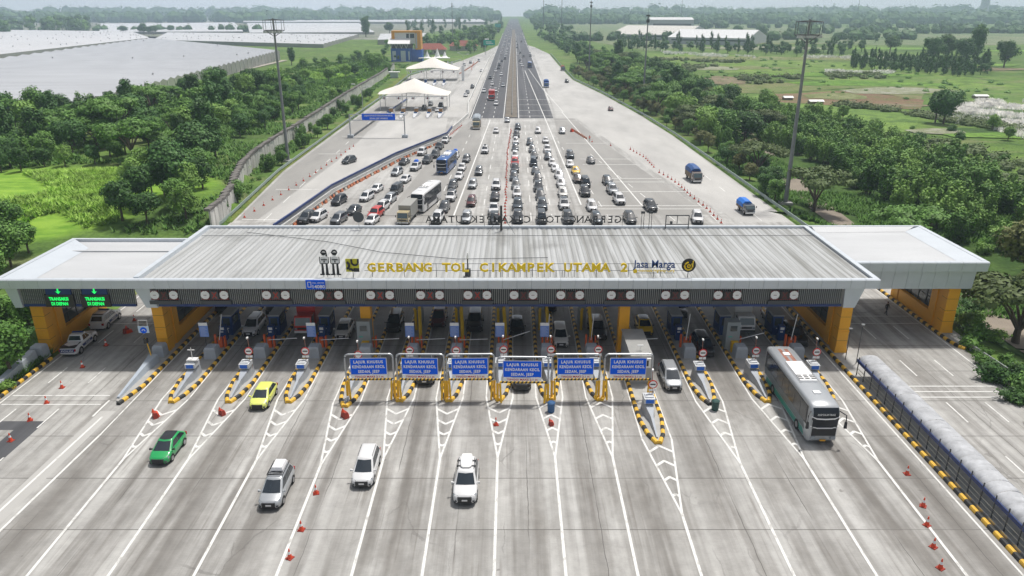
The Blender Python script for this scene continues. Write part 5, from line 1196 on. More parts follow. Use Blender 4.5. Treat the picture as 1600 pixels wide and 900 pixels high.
# trucks
def truck(label, px, py, h, cabm, boxm, L=6.0, W=2.0, Hc=2.2, Hb=2.9, tarp=False, name='box_truck', cat='truck', hump=0.0):
    t = thing(name, label, cat); w = W/2; cl = 1.7
    rr = [[(-w*.93,-L/2,.5),(w*.93,-L/2,.5),(w*.95,-L/2+.0,1.25),(-w*.95,-L/2+.0,1.25)],[(-w*.95,-L/2+.02,1.25),(w*.95,-L/2+.02,1.25),(w*.95,-L/2+.02,1.26),(-w*.95,-L/2+.02,1.26)]]
    MB().xprism([(-L/2,.5),(-L/2-.02,1.2),(-L/2+.30,Hc-.12),(-L/2+.45,Hc),(-L/2+cl,Hc),(-L/2+cl,.5)],-w*.95,w*.95).build('cab', cabm, t)
    MB().add([(-w*.84,-L/2-.0,1.27),(w*.84,-L/2-.0,1.27),(w*.80,-L/2+.26,Hc-.18),(-w*.80,-L/2+.26,Hc-.18)],[(0,1,2,3)]).build('windscreen', mat('truck_glass',(0.10,0.14,0.15),0.1,spec=.8), t, fix=False)
    MB().box(-w*.6,w*.6,-L/2-.035,-L/2,.82,1.05).build('grille', BLACK, t); MB().box(-w*.95,w*.95,-L/2-.12,-L/2+.1,.42,.66).build('bumper', WHITE if cabm is not WHITE else DGREY, t)
    for s in (-1,1):
        MB().cbox(s*w*.78,-L/2-.03,.9,.28,.06,.22).build('headlight', LAMP, t)
        MB().add([(s*(w*.95+.01),-L/2+.22,1.28),(s*(w*.95+.01),-L/2+1.3,1.28),(s*(w*.95+.01),-L/2+1.3,Hc-.2),(s*(w*.95+.01),-L/2+.42,Hc-.2)],[(0,1,2,3)]).build('side_window', GLASS, t, fix=False)
        MB().cbox(s*(w+.16),-L/2+.1,1.6,.14,.08,.36).build('mirror', BLACK, t)
        for yy in (-L/2+.9,L/2-1.3):
            wh = MB().tube([(s*(w-.3),yy,.42),(s*(w-.01),yy,.42)],.42,16).build('wheel', RUB, t, smooth=True); MB().tube([(s*(w-.01),yy,.42),(s*(w+.01),yy,.42)],.22,12).build('rim', RIM, wh)
    MB().box(-w*.5,w*.5,-L/2+.6,L/2-.1,.45,.7).build('chassis', BLACK, t)
    if tarp:
        MB().box(-w,w,-L/2+cl+.1,L/2,.75,Hb-.9).build('load_bed', mat('bed_brown',(0.20,0.15,0.10),.8,var=.2,scale=2) , t)
        MB().loft([[(-w-.03,y,Hb-1.1),(w+.03,y,Hb-1.1),(w+.03,y,Hb-.45+hump*q),(w*.5,y,Hb+hump*q),(-w*.5,y,Hb+hump*q),(-w-.03,y,Hb-.45+hump*q)] for y,q in ((-L/2+cl,-.4),(-L/2+cl+.6,.6),(0.5,1),(L/2-.5,.8),(L/2+.02,-.3))]).build('tarpaulin', boxm, t)
    else: MB().box(-w-.04,w+.04,-L/2+cl+.12,L/2,.75,Hb).build('cargo_box', boxm, t)
    x, y = G(px, py, .4); t.location = (x-math.sin(h)*L/2, y+math.cos(h)*L/2, 0.006); t.rotation_euler = (0,0,h); return t
TARB = mat('tarp_blue', (0.03,0.09,0.26), .7, var=.15, scale=2); TAR2 = mat('tarp_bright_blue', (0.015,0.17,0.62), .6); TARG = mat('tarp_grey', (0.30,0.34,0.38), .7)
truck('tan cab truck with a long dull grey box beside the white coach', 629, 349, R(-6), paint('tan'), mat('box_grey',(0.30,0.30,0.28),.6), 7.2, 2.1, 2.3, 3.1)
truck('red box truck waiting under the toll roof', 474, 520, 0, paint('red'), paint('red'), 6.4, 2.05, 2.3, 3.2)
truck('white light truck with tall white box under the roof at the right', 1166, 519, 0, WHITE, mat('box_white',(0.6,0.6,0.58),.5), 6, 2.0, 2.2, 3.0)
truck('dark truck with rounded dark blue tarpaulin right of the cone line', 1090, 284, R(3), paint('brown'), TARB, 6.4, 2.1, 2.3, 3.0, True, 'covered_truck', hump=.3)
truck('small dark truck with bright blue cover nearest the right guard rail', 1172, 334, R(3), paint('slate'), TAR2, 5.0, 1.8, 1.9, 2.3, True, 'covered_truck', hump=.1)
truck('truck with high grey tarpaulin and tan cab coming off the highway', 744, 201, 0, paint('tan'), TARG, 8, 2.3, 2.5, 3.7, True, 'covered_truck', hump=.4)
truck('bright red box truck on the left carriageway', 768, 156, 0, paint('red'), paint('red'), 8, 2.4, 2.6, 3.9)
truck('blue covered truck standing right of the asphalt', 854, 136, 0, paint('blue'), TARB, 7, 2.3, 2.4, 3.4, True, 'covered_truck', hump=.2)
truck('dark truck with reddish load under the trees at the far right ramp', 880, 110, 0, paint('slate'), mat('load_red',(0.3,0.08,0.05),.7), 7, 2.3, 2.4, 3.0, True, 'covered_truck')
# far highway traffic: too small to show parts, each a mesh of its own
def farcar(pt):
    mb = MB().use(paint(pt)).use(GLASS).use(RUB)
    mb.use(paint(pt)).loft([[(-.75,y,.3),(.75,y,.3),(.86,y,(z+.3)/2),(.78,y,z),(-.78,y,z),(-.86,y,(z+.3)/2)] for y,z in ((-2.2,.7),(-2.0,.85),(-1.1,1.0),(2.0,1.05),(2.2,.8))])
    mb.use(GLASS).tbox(-.77,.77,-1.2,2.0,.98,1.52,.13,.42); mb.use(paint(pt)).tbox(-.64,.64,-.76,1.57,1.52,1.62,.06,.08)
    mb.use(RUB)
    for s in (-1,1):
        for yy in (-1.35,1.35): mb.tube([(s*.6,yy,.32),(s*.86,yy,.32)],.32,10)
    return mb.mesh('far_car')
FM = {}
def far(px, py, pt, side):
    if pt not in FM: FM[pt] = farcar(pt)
    x, y = G(px, py, .3)
    o = ob('highway_car', FM[pt], None, (x,y+2.2,.01)); tag(o, f'small {WORD[pt]} car on the far {side} carriageway of the highway', 'car', f'{WORD[pt]} cars on the {side} carriageway'); return o
for (px,py,c) in [(774.5,112,'white'),(783,118,'white'),(765.6,123,'dark'),(768.7,133,'white'),(786,135,'silver'),(756,144,'white'),(775,164,'white'),(774,143,'white'),(780,102.5,'dark'),(780,98,'white'),(789,92.5,'dark'),(789,88.7,'silver'),(791,85,'white'),(782.5,84,'white'),(792,81,'white'),(784,79,'white'),(792.5,77,'white'),(785.6,74.4,'white'),(788,70.6,'silver'),(795.6,72.5,'white'),(795,69,'white'),(789,65.6,'white'),(795,65,'grey'),(790,60.6,'silver'),(796,61,'white'),(796.5,57.5,'white'),(778.7,107.5,'dark'),(784,96.5,'dark'),
    (791,56,'white'),(797,53,'silver'),(794,50,'white'),(798,47,'grey'),(793,47,'white'),(799,44,'white'),(796,42,'silver'),(800,40,'white'),(798,37,'grey'),(794,40,'dark'),(801,35,'white')]: far(px,py,c,'left')
for (px,py,c) in [(809,85.6,'white'),(813,83.5,'dark'),(818,89,'dark'),(812.5,96,'dark'),(814,100,'white'),(816,104,'white'),(808,75,'dark'),(808,70.6,'dark'),(807,65.6,'grey'),(814.6,65.6,'dark'),(821,69,'white'),(819,58,'white'),(819,63,'silver'),(828,84,'white'),(829,88,'dark'),(810.6,39,'white'),(813,53,'white'),(808,55,'grey'),(812,47,'silver'),(816,49,'dark')]: far(px,py,c,'right')
# ------------------------------------------------------------------ tent plaza
def tent(cx, cy, w, d, h, hp, label, tilt=0.0):
    t = thing('tent_canopy', label, 'tent canopy', (cx,cy,0))
    mb = MB(); N = 18; M_ = 10; vs = []
    for j in range(M_+1):
        for i in range(N+1):
            u = i/N*2-1; v = j/M_*2-1
            r = min(1, math.sqrt((u*.92)**2+(v*.75)**2)); z = h+(hp-h)*(1-r)**1.35
            e = max(abs(u),abs(v)); z -= .45*max(0, e-.85)/.15*(1 if True else 0); sc = 1-.05*math.cos(u*math.pi*3)*abs(v)
            vs.append((u*w/2*(1-.03*abs(v)), v*d/2*sc, z+tilt*u))
    k = [(j*(N+1)+i, j*(N+1)+i+1, (j+1)*(N+1)+i+1, (j+1)*(N+1)+i) for j in range(M_) for i in range(N)]
    mb.add(vs, k).build('tent_roof', TENT, t, smooth=True)
    mb = MB(); mb.box(-w/2+.6,w/2-.6,-d/2+.6,-d/2+.8,h-1.3,h-1.0).box(-w/2+.6,w/2-.6,d/2-.8,d/2-.6,h-1.3,h-1.0)
    for u in (-.93,-.31,.31,.93):
        for v in (-.8,.8): mb.tube([(u*w/2,v*d/2,0),(u*w/2,v*d/2,h-.3)],.13,8)
    mb.build('steel_frame', WHITE, t)
    for k in range(5):
        x = -w/2+w*(k+.5)/5; MB().box(x-.75,x-.25,-d/2+.35,-d/2+.5,h-2.1,h-1.35).box(x+.25,x+.75,-d/2+.35,-d/2+.5,h-2.1,h-1.35).build('lane_sign', SIGNW, t); MB().box(x-.22,x+.22,-d/2+.3,-d/2+.5,h-2.1,h-1.4).build('lane_lamp', SIGR, t)
    return t
def gpx(px, py, z): return G(px, py, z)
tent(-36.2, 283, 26.5, 14, 6.2, 11.0, 'nearer white peaked fabric canopy over the slip toll lanes', -.2)
tent(-41.5, 404, 28, 15, 6.2, 11.5, 'farther white peaked fabric canopy over the slip toll lanes', -.2)
for k, x in enumerate((-42.5,-38.2,-33.6,-29.0,-25)):
    for row, (y, m_, lb) in enumerate(((262,mat('tent_booth_brown',(0.34,0.17,0.05),.6),'brownish orange and white toll booth under the nearer tent'),(375,BOOTH,'dark blue toll booth under the farther tent'))):
        if row and k == 4: continue
        xx = x-(4.5 if row else 0)
        t = thing('toll_booth', lb+', '+ordn[k]+' from the left', 'toll booth', (xx,y,0), 0, 'tent booths')
        MB().box(-.6,.6,1,3.4,.2,2.4).build('cabin', m_, t); MB().box(-.66,.66,.9,3.5,2.4,2.55).build('cabin_roof', GREYM, t); MB().loft([[(-.3,-6,0),(.3,-6,0),(.3,-6,.3),(-.3,-6,.3)],[(-.9,0,0),(.9,0,0),(.9,0,1.3),(-.9,0,1.3)],[(-.9,8,0),(.9,8,0),(.9,8,.25),(-.9,8,.25)]]).build('crash_wedge', mat('wedge_white',(.55,.56,.58),.6), t)
        MB().box(-.6,.6,-1.2,-.9,.7,1.5).build('blue_panel', mat('panel_blue',(.03,.12,.30),.5), t); MB().box(-.62,.62,1.5,3.0,1.2,2.0).build('window', WGL, t)
t = thing('approach_wall', 'low grey wall with blue cap between the slip lanes before the nearer tent', 'wall', (-43.5,262,0))
rail_wall('wall_panel', [(0,0),(1.5,40)], (0,1.2), .5, OFFW, t); rail_wall('blue_cap', [(0,0),(1.5,40)], (1.2,1.5), .6, NAVY, t)
t = thing('approach_wall', 'low dark kerb wall running from the tent booths down to the blue sign gantry', 'wall', (-46.5,216,0)); rail_wall('wall_panel', [(0,0),(1.0,46)], (0,.5), .35, DGREY, t)
t = thing('white_pillar', 'white square pillar at the right end of the far tent', 'pillar', (-25.5,398,0)); MB().box(-.7,.7,-.7,.7,0,7.5).build('shaft', WHITE, t)
for k,(px,py,lb) in enumerate(((640,208,'street lamp curving over the trees left of the nearer tent'),(724,112,'street lamp beside the far tent exit'))):
    x, y = G(px,py); x = -52 if k == 0 else x; y = 262 if k == 0 else y
    t = thing('street_lamp', lb, 'street lamp', (x,y,0)); MB().tube([(0,0,0),(0,0,8.5),(.6,0,9.6),(2.6,0,10)],.11,8,.06).tube([(0,0,8.5),(-.6,0,9.7),(-2.4,0,10.8)],.07,6).build('post', GREYM, t)
    MB().box(2.2,3.6,-.2,.2,9.9,10.15).box(-3.4,-2.2,-.2,.2,10.7,10.95).build('lamp_head', WHITE, t)
# office building: blue lower storey with an orange and white block above
t = thing('office_building', 'boxy blue and orange toll office with white awning roof behind the trees', 'building', (-76,545,th(-76,545)))
BB2 = mat('office_blue', (0.015,0.10,0.42), 0.5); OO2 = mat('office_orange', (0.66,0.30,0.03), 0.5)
MB().box(-9.5,4.5,0,14,0,9).build('lower_storey', BB2, t)
MB().box(-8.6,4.6,-.4,0,.0,.3).box(-8.5,-6,-.2,0,1,7.2).box(-2.6,.8,-.2,0,.5,7.4).box(2.8,3.6,-.2,0,1,7).build('white_panel', mat('office_panel',(.5,.55,.62),.5), t)
MB().box(-9.5,4.5,.3,13,9,12.0).build('veranda', DGREY, t)
mb = MB()
for x in (-9.2,-5.5,-1.8,1.6): mb.tube([(x,-.2,9),(x-1.2,-1.2,12)],.12,6).tube([(x,-.2,9),(x+1.2,-1.2,12)],.12,6)
mb.build('raking_strut', WHITE, t)
MB().xprism([(-3.5,11.9),(-3.5,12.3),(4,15.6),(9,15.6),(9,12)],-11,4.3).build('awning_roof', WHITE, t)
MB().box(-9,11.5,3,14,19.4,20.6).box(7.6,11.5,2.8,14,8,19.4).box(-9,-6.9,3,14,12,19.4).build('orange_frame', OO2, t)
MB().box(-6.9,7.6,4,13.5,12,19.4).build('upper_storey', mat('office_white',(.66,.66,.66),.5), t)
for x0, x1 in ((1.3,3.2),(4,7)): MB().box(x0,x1,3.9,4,15.8,18.6).build('window', WGL, t)
MB().box(7.8,9,2.7,2.8,9,19).build('pilaster', mat('office_panel2',(.42,.43,.45),.5), t)
MB().box(4.6,12,3,14,0,8).build('side_wing', BB2, t)
t = thing('guard_shelter', 'small white flat-roofed shelter left of the farther tent', 'shelter', (-64,415,th(-64,415))); MB().box(-3,3,-2,2,2.8,3.2).build('roof_slab', WHITE, t); MB().box(-2,2,-1.5,1.5,0,2.8).build('wall', mat('shelter_wall',(.42,.5,.5),.6), t)
t = thing('marquee', 'cluster of small pointed white marquee tops right of the office', 'marquee', (-57,545,0))
for x,y,s in ((-3,0,1.0),(4,2,1.2),(9,5,.9)): MB().tube([(x,y,2.6),(x,y,3.4),(x,y,7.5*s)],3.2*s,8,.08).build('marquee_top', WHITE, t)
MB().box(-9,13,-2,3,2.3,2.7).build('flat_canopy', WHITE, t)
RT = mat('red_tile', (0.25,0.065,0.04), 0.8, var=.2, scale=.8)
for k,(x,y,w,d,lb) in enumerate(((-66,640,24,12,'red tiled house nearer the office, half behind bushes'),(-44,700,26,12,'red tiled house nearer the highway, in front of the wood'))):
    t = thing('tiled_house', lb, 'house', (x,y,0)); MB().box(-w/2+1,w/2-1,-d/2+1,d/2-1,0,4).build('wall', mat('house_wall',(.42,.40,.36),.8), t)
    MB().add([(-w/2,-d/2,3.8),(w/2,-d/2,3.8),(w/2,d/2,3.8),(-w/2,d/2,3.8),(-w/2+5,0,8.5),(w/2-5,0,8.5)],[(0,1,5,4),(2,3,4,5),(1,2,5),(3,0,4),(0,3,2,1)]).build('roof', RT, t)
    MB().box(-5,-3,-d/2+.9,-d/2+1,1,2.6).box(2,4,-d/2+.9,-d/2+1,1,2.6).build('window', WGL, t)
t = thing('route_sign', 'green overhead direction sign beside the highway in front of the wood', 'road sign', (-18,625,0)); MB().tube([(-3.5,0,0),(-3.5,0,11)],.18,8).build('post', GREYM, t); MB().box(-5,4.2,-.3,-.1,7.6,11.6).build('sign_board', mat('sign_green',(.0,.36,.24),.5), t); MB().box(-4,-.6,-.3,-.1,11.7,12.9).build('exit_plate', SIGNW, t)
mb = MB(); mb.box(-3.2,1.5,-.33,-.31,9.9,10.4).box(-2.8,2.8,-.33,-.31,8.8,9.2); mb.build('sign_text', SIGNW, t)
t = thing('route_sign', 'tiny turquoise direction sign high above the far left carriageway', 'road sign', (-22,1180,0)); MB().tube([(-3,0,0),(-3,0,14)],.25,6).build('post', GREYM, t); MB().box(-4,5,-.3,-.1,9,14).build('sign_board', mat('sign_teal',(.05,.40,.34),.5), t)
t = thing('information_sign', 'small white notice on a post in the shrubs below the retaining wall', 'road sign', (*G(493,214),0)); MB().box(-1,1,0,.06,1.2,2.2).build('board', SIGNW, t); MB().tube([(0,.1,0),(0,.1,1.3)],.05,6).build('post', DGREY, t)
for k in range(4):
    t = thing('banner_flag', 'narrow white banner in the row beyond the far tent', 'banner', (-45+k*2.6,470,0), 0, 'white banners beyond the tent'); MB().tube([(0,0,0),(0,0,5)],.05,5).build('pole', GREYM, t); MB().box(0,.9,-.02,.02,1.8,5).build('flag', SIGNW, t)

# light masts
def mast(x, y, h, label, heads=1):
    z = th(x,y); t = thing('light_mast', label, 'light mast', (x,y,z))
    MB().cbox(0,0,.1,2.2,2.2,.5).build('footing', ISLAB, t)
    MB().tube([(0,0,.3),(0,0,h*.5),(0,0,h)],.42,14,.20).build('shaft', mat('mast_concrete',(0.20,0.21,0.21),.6,var=.12,scale=1.2), t, smooth=True)
    if heads == 1:
        a = MB()
        hx = [(2.4*math.cos(R(q)),2.4*math.sin(R(q))) for q in range(0,360,60)]
        for q in range(6):
            p0, p1 = hx[q], hx[(q+1)%6]; a.tube([(p0[0],p0[1],h-.4),(p1[0],p1[1],h-.4)],.06,5); a.tube([(p0[0],p0[1],h-2.6),(p1[0],p1[1],h-2.6)],.06,5)
            a.tube([(0,0,h-.2),(p0[0],p0[1],h-.4)],.05,5).tube([(0,0,h-4.0),(p0[0],p0[1],h-2.6)],.05,5).tube([(p0[0],p0[1],h-.4),(p0[0],p0[1],h-2.6)],.05,5)
        a.build('maintenance_ring', DGREY, t)
        l_ = MB()
        for q in range(-3,3): l_.cbox(q*.75+.35,-.9,h-2.9,.6,.5,.45)
        l_.build('floodlight', mat('floodlight_glass',(.55,.56,.55),.3), t)
    else:
        MB().cbox(0,0,h-.6,1.6,.4,.5).cbox(0,0,h-2.6,1.2,.5,1.2).tube([(0,0,h),(0,0,h+1.8)],.05,5).build('antenna_rack', DGREY, t)
mast(-55,180.2,33,'tall grey light mast at the left retaining wall with a ring head'); mast(52.6,138.2,33.3,'tall grey light mast at the right with a ring head, leaning nearest the roof')
mast(54.4,313.2,33.5,'slim grey light mast among the right-hand trees',2); mast(44.5,442.5,39,'far slim light mast in the right-hand trees',2); mast(-56.5,741,40,'thin far light mast behind the red tiled houses',2)
# distant poles and chimney towers on the horizon
for k,(x,y,h,w,lb) in enumerate(((1620,2700,200,14,'pale broad chimney tower on the right horizon'),(2050,2900,120,10,'pale tower at the far right edge of the horizon'))):
    t = thing('chimney_tower', lb, 'tower', (x,y,0)); MB().tube([(0,0,0),(0,0,h*.6),(0,0,h*.5)],w,16,w*.8).build('shaft', mat('tower_grey',(.4,.42,.45),.8), t, smooth=True)
for k,(x,y,h) in enumerate(((60,1500,70),(95,1500,80),(410,1900,70),(880,2000,85))):
    t = thing('telecom_pole', ['thin','second thin','thin grey','lone thin'][k]+' lattice pole on the horizon, '+ordn[k]+' from the road', 'pole', (x,y,0)); MB().tube([(0,0,0),(0,0,h)],.8,6,.3).build('shaft', DGREY, t)

# ------------------------------------------------------------------ greenhouses on the left
GH = mat('greenhouse_film', (0.42,0.43,0.45), 0.38, var=0.13, scale=0.02, stretch=(.35,5,1)); GHW = mat('greenhouse_wall', (0.30,0.295,0.28), 0.7, var=.12, scale=.1)
GHW2 = mat('greenhouse_white', (0.50,0.505,0.52), 0.5, var=.06, scale=.02)
def greenhouse(A, B, Cn, D, n, zt, label, ridge=1.2, m=GH, vents=0):
    """corner pixels near-left, near-right, far-right, far-left surveyed at eaves level; spans step from near to far"""
    a,b,c,d = [Vector((*G(*p, zt),0)) for p in (A,B,Cn,D)]
    t = thing('greenhouse_block', label, 'greenhouse', (a.x,a.y,0)); off = a.copy()
    a,b,c,d = [p-off for p in (a,b,c,d)]
    mb = MB(); vs = []; w = MB()
    for k in range(2*n+1):
        q = k/(2*n); l = a.lerp(d,q); r = b.lerp(c,q); z = zt+(ridge if k%2 else 0.0); vs += [(l.x,l.y,z),(r.x,r.y,z)]
    mb.add(vs,[(2*k,2*k+1,2*k+3,2*k+2) for k in range(2*n)]).build('roof_spans', m, t)
    for e0, e1 in ((b,c),(a,d)):
        for k in range(n):
            p0 = e0.lerp(e1,k/n); p1 = e0.lerp(e1,(k+.5)/n); p2 = e0.lerp(e1,(k+1)/n); j = Vector((0.4*(k%2),0,0))
            w.add([(p0.x+.02,p0.y,-1),(p2.x+.02,p2.y,-1),(p2.x+.02,p2.y,zt),(p1.x+.02,p1.y,zt+ridge),(p0.x+.02,p0.y,zt)],[(0,1,2,3,4)])
    w.add([(a.x,a.y,-1),(b.x,b.y,-1),(b.x,b.y,zt),(a.x,a.y,zt)],[(0,1,2,3)]); w.build('end_wall', GHW, t)
    if n > 8:
        pm3 = MB().cbox(0,0,zt/2-.5,.35,.35,zt+1).mesh('wall_post', mats=[OFFW])
        for k in range(n+1): q = b.lerp(c,k/n); ob('wall_post', pm3, t, (q.x+.15,q.y,0))
    if vents:
        rr = random.Random(5); vm = MB().tube([(0,0,-.2),(0,0,.9)],.45,8).mesh('roof_vent', mats=[mat('vent_grey',(.5,.5,.5),.6)])
        for k in range(vents):
            q = rr.random(); s = rr.random(); p = a.lerp(d,(int(q*n)+.5)/n).lerp(b.lerp(c,(int(q*n)+.5)/n), s); ob('roof_vent', vm, t, (p.x,p.y,zt+ridge))
    return t
greenhouse((-760,196),(140,157),(436,80),(236,60), 33, 6.0, 'vast grey-white multi-span greenhouse roof filling the left middle distance', 1.0, vents=10)
greenhouse((-120,98),(232,59),(205,50),(-60,46), 14, 6.0, 'second greenhouse row with dotted roof vents at the upper left', 1.0, m=GHW2, vents=90)
greenhouse((240,62),(505,69),(560,54),(262,51), 12, 3.5, 'broad flat greenhouse field behind the left light mast', .8, m=GHW2, vents=95)
greenhouse((155,50),(380,49),(366,35),(158,37), 8, 3.5, 'far pale greenhouse strip below the left hills', 1.0, m=GHW2)
greenhouse((390,51),(585,50),(560,36),(386,36), 8, 3.5, 'pale greenhouse strip behind the lone tall tree', 1.0, m=GHW2)
greenhouse((380,34),(760,34),(745,28),(380,28), 5, 5.0, 'farthest long white greenhouse strip left of the highway', 1.0, m=GHW2)
greenhouse((590,62),(668,60),(668,52),(595,53), 4, 5.0, 'small white greenhouse behind the office building', 1.0, m=GHW2)
# ------------------------------------------------------------------ factory and sheds right
def shed(A, w, d, h, label, m, ridge=2, n=1, rz=0.0):
    x, y = G(*A); t = thing('factory_shed', label, 'factory', (x,y,0), rz); mb = MB()
    for k in range(n): mb.xprism([(0,0),(0,h),(d/2,h+ridge),(d,h),(d,0)], k*w/n-w/2, (k+1)*w/n-w/2-.2)
    mb.build('walls', mat('factory_wall',(.42,.44,.46),.7), t)
    rf = MB()
    for k in range(n):
        rf.add([(k*w/n-w/2-.5,-.6,h),( (k+1)*w/n-w/2-.5,-.6,h),((k+1)*w/n-w/2-.5,d/2,h+ridge+.2),(k*w/n-w/2-.5,d/2,h+ridge+.2),(k*w/n-w/2-.5,d+.6,h),((k+1)*w/n-w/2-.5,d+.6,h)],[(0,1,2,3),(3,2,5,4)])
    rf.build('roof', m, t)
    MB().box(-w/2+4,w/2-4,-.5,-.1,h*.55,h*.72).build('window_strip', WGL, t)
FW = mat('factory_roof_white', (.60,.60,.60), .5); FC = mat('factory_roof_cream', (.52,.50,.46), .6)
shed((1049,53),64,60,20,'large white factory hall on the right beyond the trees',FW,3,1,-.12); shed((1010,62),95,120,6,'long low pale factory roof sloping left of the white hall',FC,9,1,-.5)
shed((1105,70),85,90,7,'low white warehouse roofs to the right of the factory hall',FW,7,1,-.5)
for k,(px,py,w) in enumerate(((1195,155,5),(1233,151,6),(1277,157,9),(1535,150,9))):
    x, y = G(px,py); t = thing('field_hut', ['small pale hut roof left of the three in the fields','small pale hut roof, middle one in the fields','low white hut on the brown plot','white hut beside the pale reeds at the far right'][k], 'hut', (x,y,th(x,y)))
    w *= .6; MB().box(-w/2,w/2,0,3,0,1.1).build('wall', DIRT, t); MB().xprism([(-.4,1.1),(1.5,1.7),(3.4,1.1)],-w/2-.3,w/2+.3).build('roof', WHITE, t)

# ------------------------------------------------------------------ fields
def field(name, pxs, cols, z=0.05, s1=0.02, s2=.15):
    m = ground_mat('field_'+str(len(bpy.data.materials)), cols, s1, s2, 1.5, .5)
    pts = [G(*p) for p in pxs]
    # follow the shallow terrain
    me = MB(); cx = sum(p[0] for p in pts)/len(pts); cy = sum(p[1] for p in pts)/len(pts)
    bm = bmesh.new(); vv = [bm.verts.new((x,y,0)) for x,y in pts]; bm.faces.new(vv)
    bmesh.ops.triangulate(bm, faces=bm.faces[:]); bmesh.ops.subdivide_edges(bm, edges=bm.edges[:], cuts=12, use_grid_fill=True)
    for v in bm.verts: v.co.z = th(v.co.x,v.co.y)+z
    m_ = bpy.data.meshes.new(name); bm.to_mesh(m_); bm.free(); m_.materials.append(m); return struct(ob(name, m_))
BG_ = ((0.11,0.19,0.045),(0.18,0.27,0.06),(0.085,0.145,0.035),(0.20,0.21,0.11))
field('bare_ground', [(-200,66),(200,56),(430,62),(600,62),(660,52),(782,36),(770,26),(-200,28)], ((0.20,0.20,0.17),(0.26,0.26,0.23),(0.13,0.16,0.09)), .03, .01, .05)
field('bright_field', [(1000,82),(1200,88),(1420,108),(1620,135),(1700,165),(1560,160),(1400,135),(1200,118),(1060,110)], BG_, .08)
field('brown_plot', [(1200,140),(1330,136),(1445,150),(1440,163),(1330,160),(1210,155)], ((0.17,0.11,0.07),(0.22,0.15,0.10),(0.14,0.14,0.06)), .12)
field('dry_plot', [(1150,128),(1380,126),(1450,134),(1440,150),(1330,134),(1150,140)], ((0.20,0.18,0.10),(0.15,0.19,0.07),(0.12,0.16,0.05)), .10)
field('green_field', [(1130,150),(1200,142),(1300,160),(1440,172),(1430,200),(1290,200),(1200,185),(1140,170)], ((0.12,0.20,0.05),(0.17,0.26,0.06),(0.08,0.14,0.04)), .11)
field('pale_field', [(860,34),(1000,37),(1300,42),(1700,48),(1900,62),(1500,72),(1200,68),(1100,70),(1020,80),(930,66),(880,50)], ((0.16,0.19,0.10),(0.11,0.17,0.07),(0.21,0.22,0.14),(0.09,0.13,0.05)), .07, .004, .03)
field('green_field', [(1300,230),(1500,255),(1700,330),(1700,380),(1500,300),(1330,255)], ((0.12,0.24,0.04),(0.16,0.29,0.05),(0.08,0.16,0.03)), .14)
field('grass_strip', [(362,348),(442,268),(560,178),(640,118),(632,115),(548,180),(428,270),(345,348)], ((0.13,0.17,0.04),(0.18,0.20,0.06),(0.09,0.14,0.03)), .03)
field('dark_scrub_ground', [(1262,345),(1190,290),(1170,250),(1180,200),(1300,215),(1480,290),(1640,360),(1640,560),(1520,520),(1500,420),(1300,350),(1200,330)], ((0.05,0.09,0.025),(0.07,0.12,0.03),(0.035,0.07,0.02)), .03)

rf2 = random.Random(11)
PAL = [((0.10,0.20,0.04),(0.16,0.28,0.05),(0.08,0.14,0.03)),((0.17,0.19,0.08),(0.22,0.23,0.12),(0.12,0.15,0.05)),((0.06,0.11,0.03),(0.09,0.15,0.04),(0.05,0.09,0.03)),((0.19,0.15,0.10),(0.24,0.2,0.14),(0.14,0.14,0.07)),((0.14,0.25,0.05),(0.2,0.33,0.06),(0.1,0.18,0.04)),((0.25,0.26,0.18),(0.18,0.2,0.1),(0.3,0.3,0.24))]
for k in range(26):
    py = rf2.uniform(66,205); px = rf2.uniform(1080,1600); 
    if py > 130 and px < 1150+(py-130)*2.2: continue
    w_ = rf2.uniform(40,150); h_ = rf2.uniform(2.5,7)*(py/110.0); sk = rf2.uniform(-25,25)
    q = [(px-w_+rf2.uniform(-9,9),py-h_*.3),(px-w_*.3,py-h_*.7),(px+w_*.4+sk*.5,py-h_*.5),(px+w_+sk,py+h_*.1),(px+w_*.7,py+h_*.5),(px,py+h_*.65),(px-w_*.8,py+h_*.35)]
    field('field', q, PAL[k%len(PAL)], .16+.006*k, .05, .25)
pth = MB(); ribbon(pth, [(-158,285),(-159,330),(-161,400),(-163,480),(-165,560)], 4.5, dz=.25); struct(pth.build('path', mat('pale_path',(.36,.33,.28),.9,var=.2,scale=.2)))
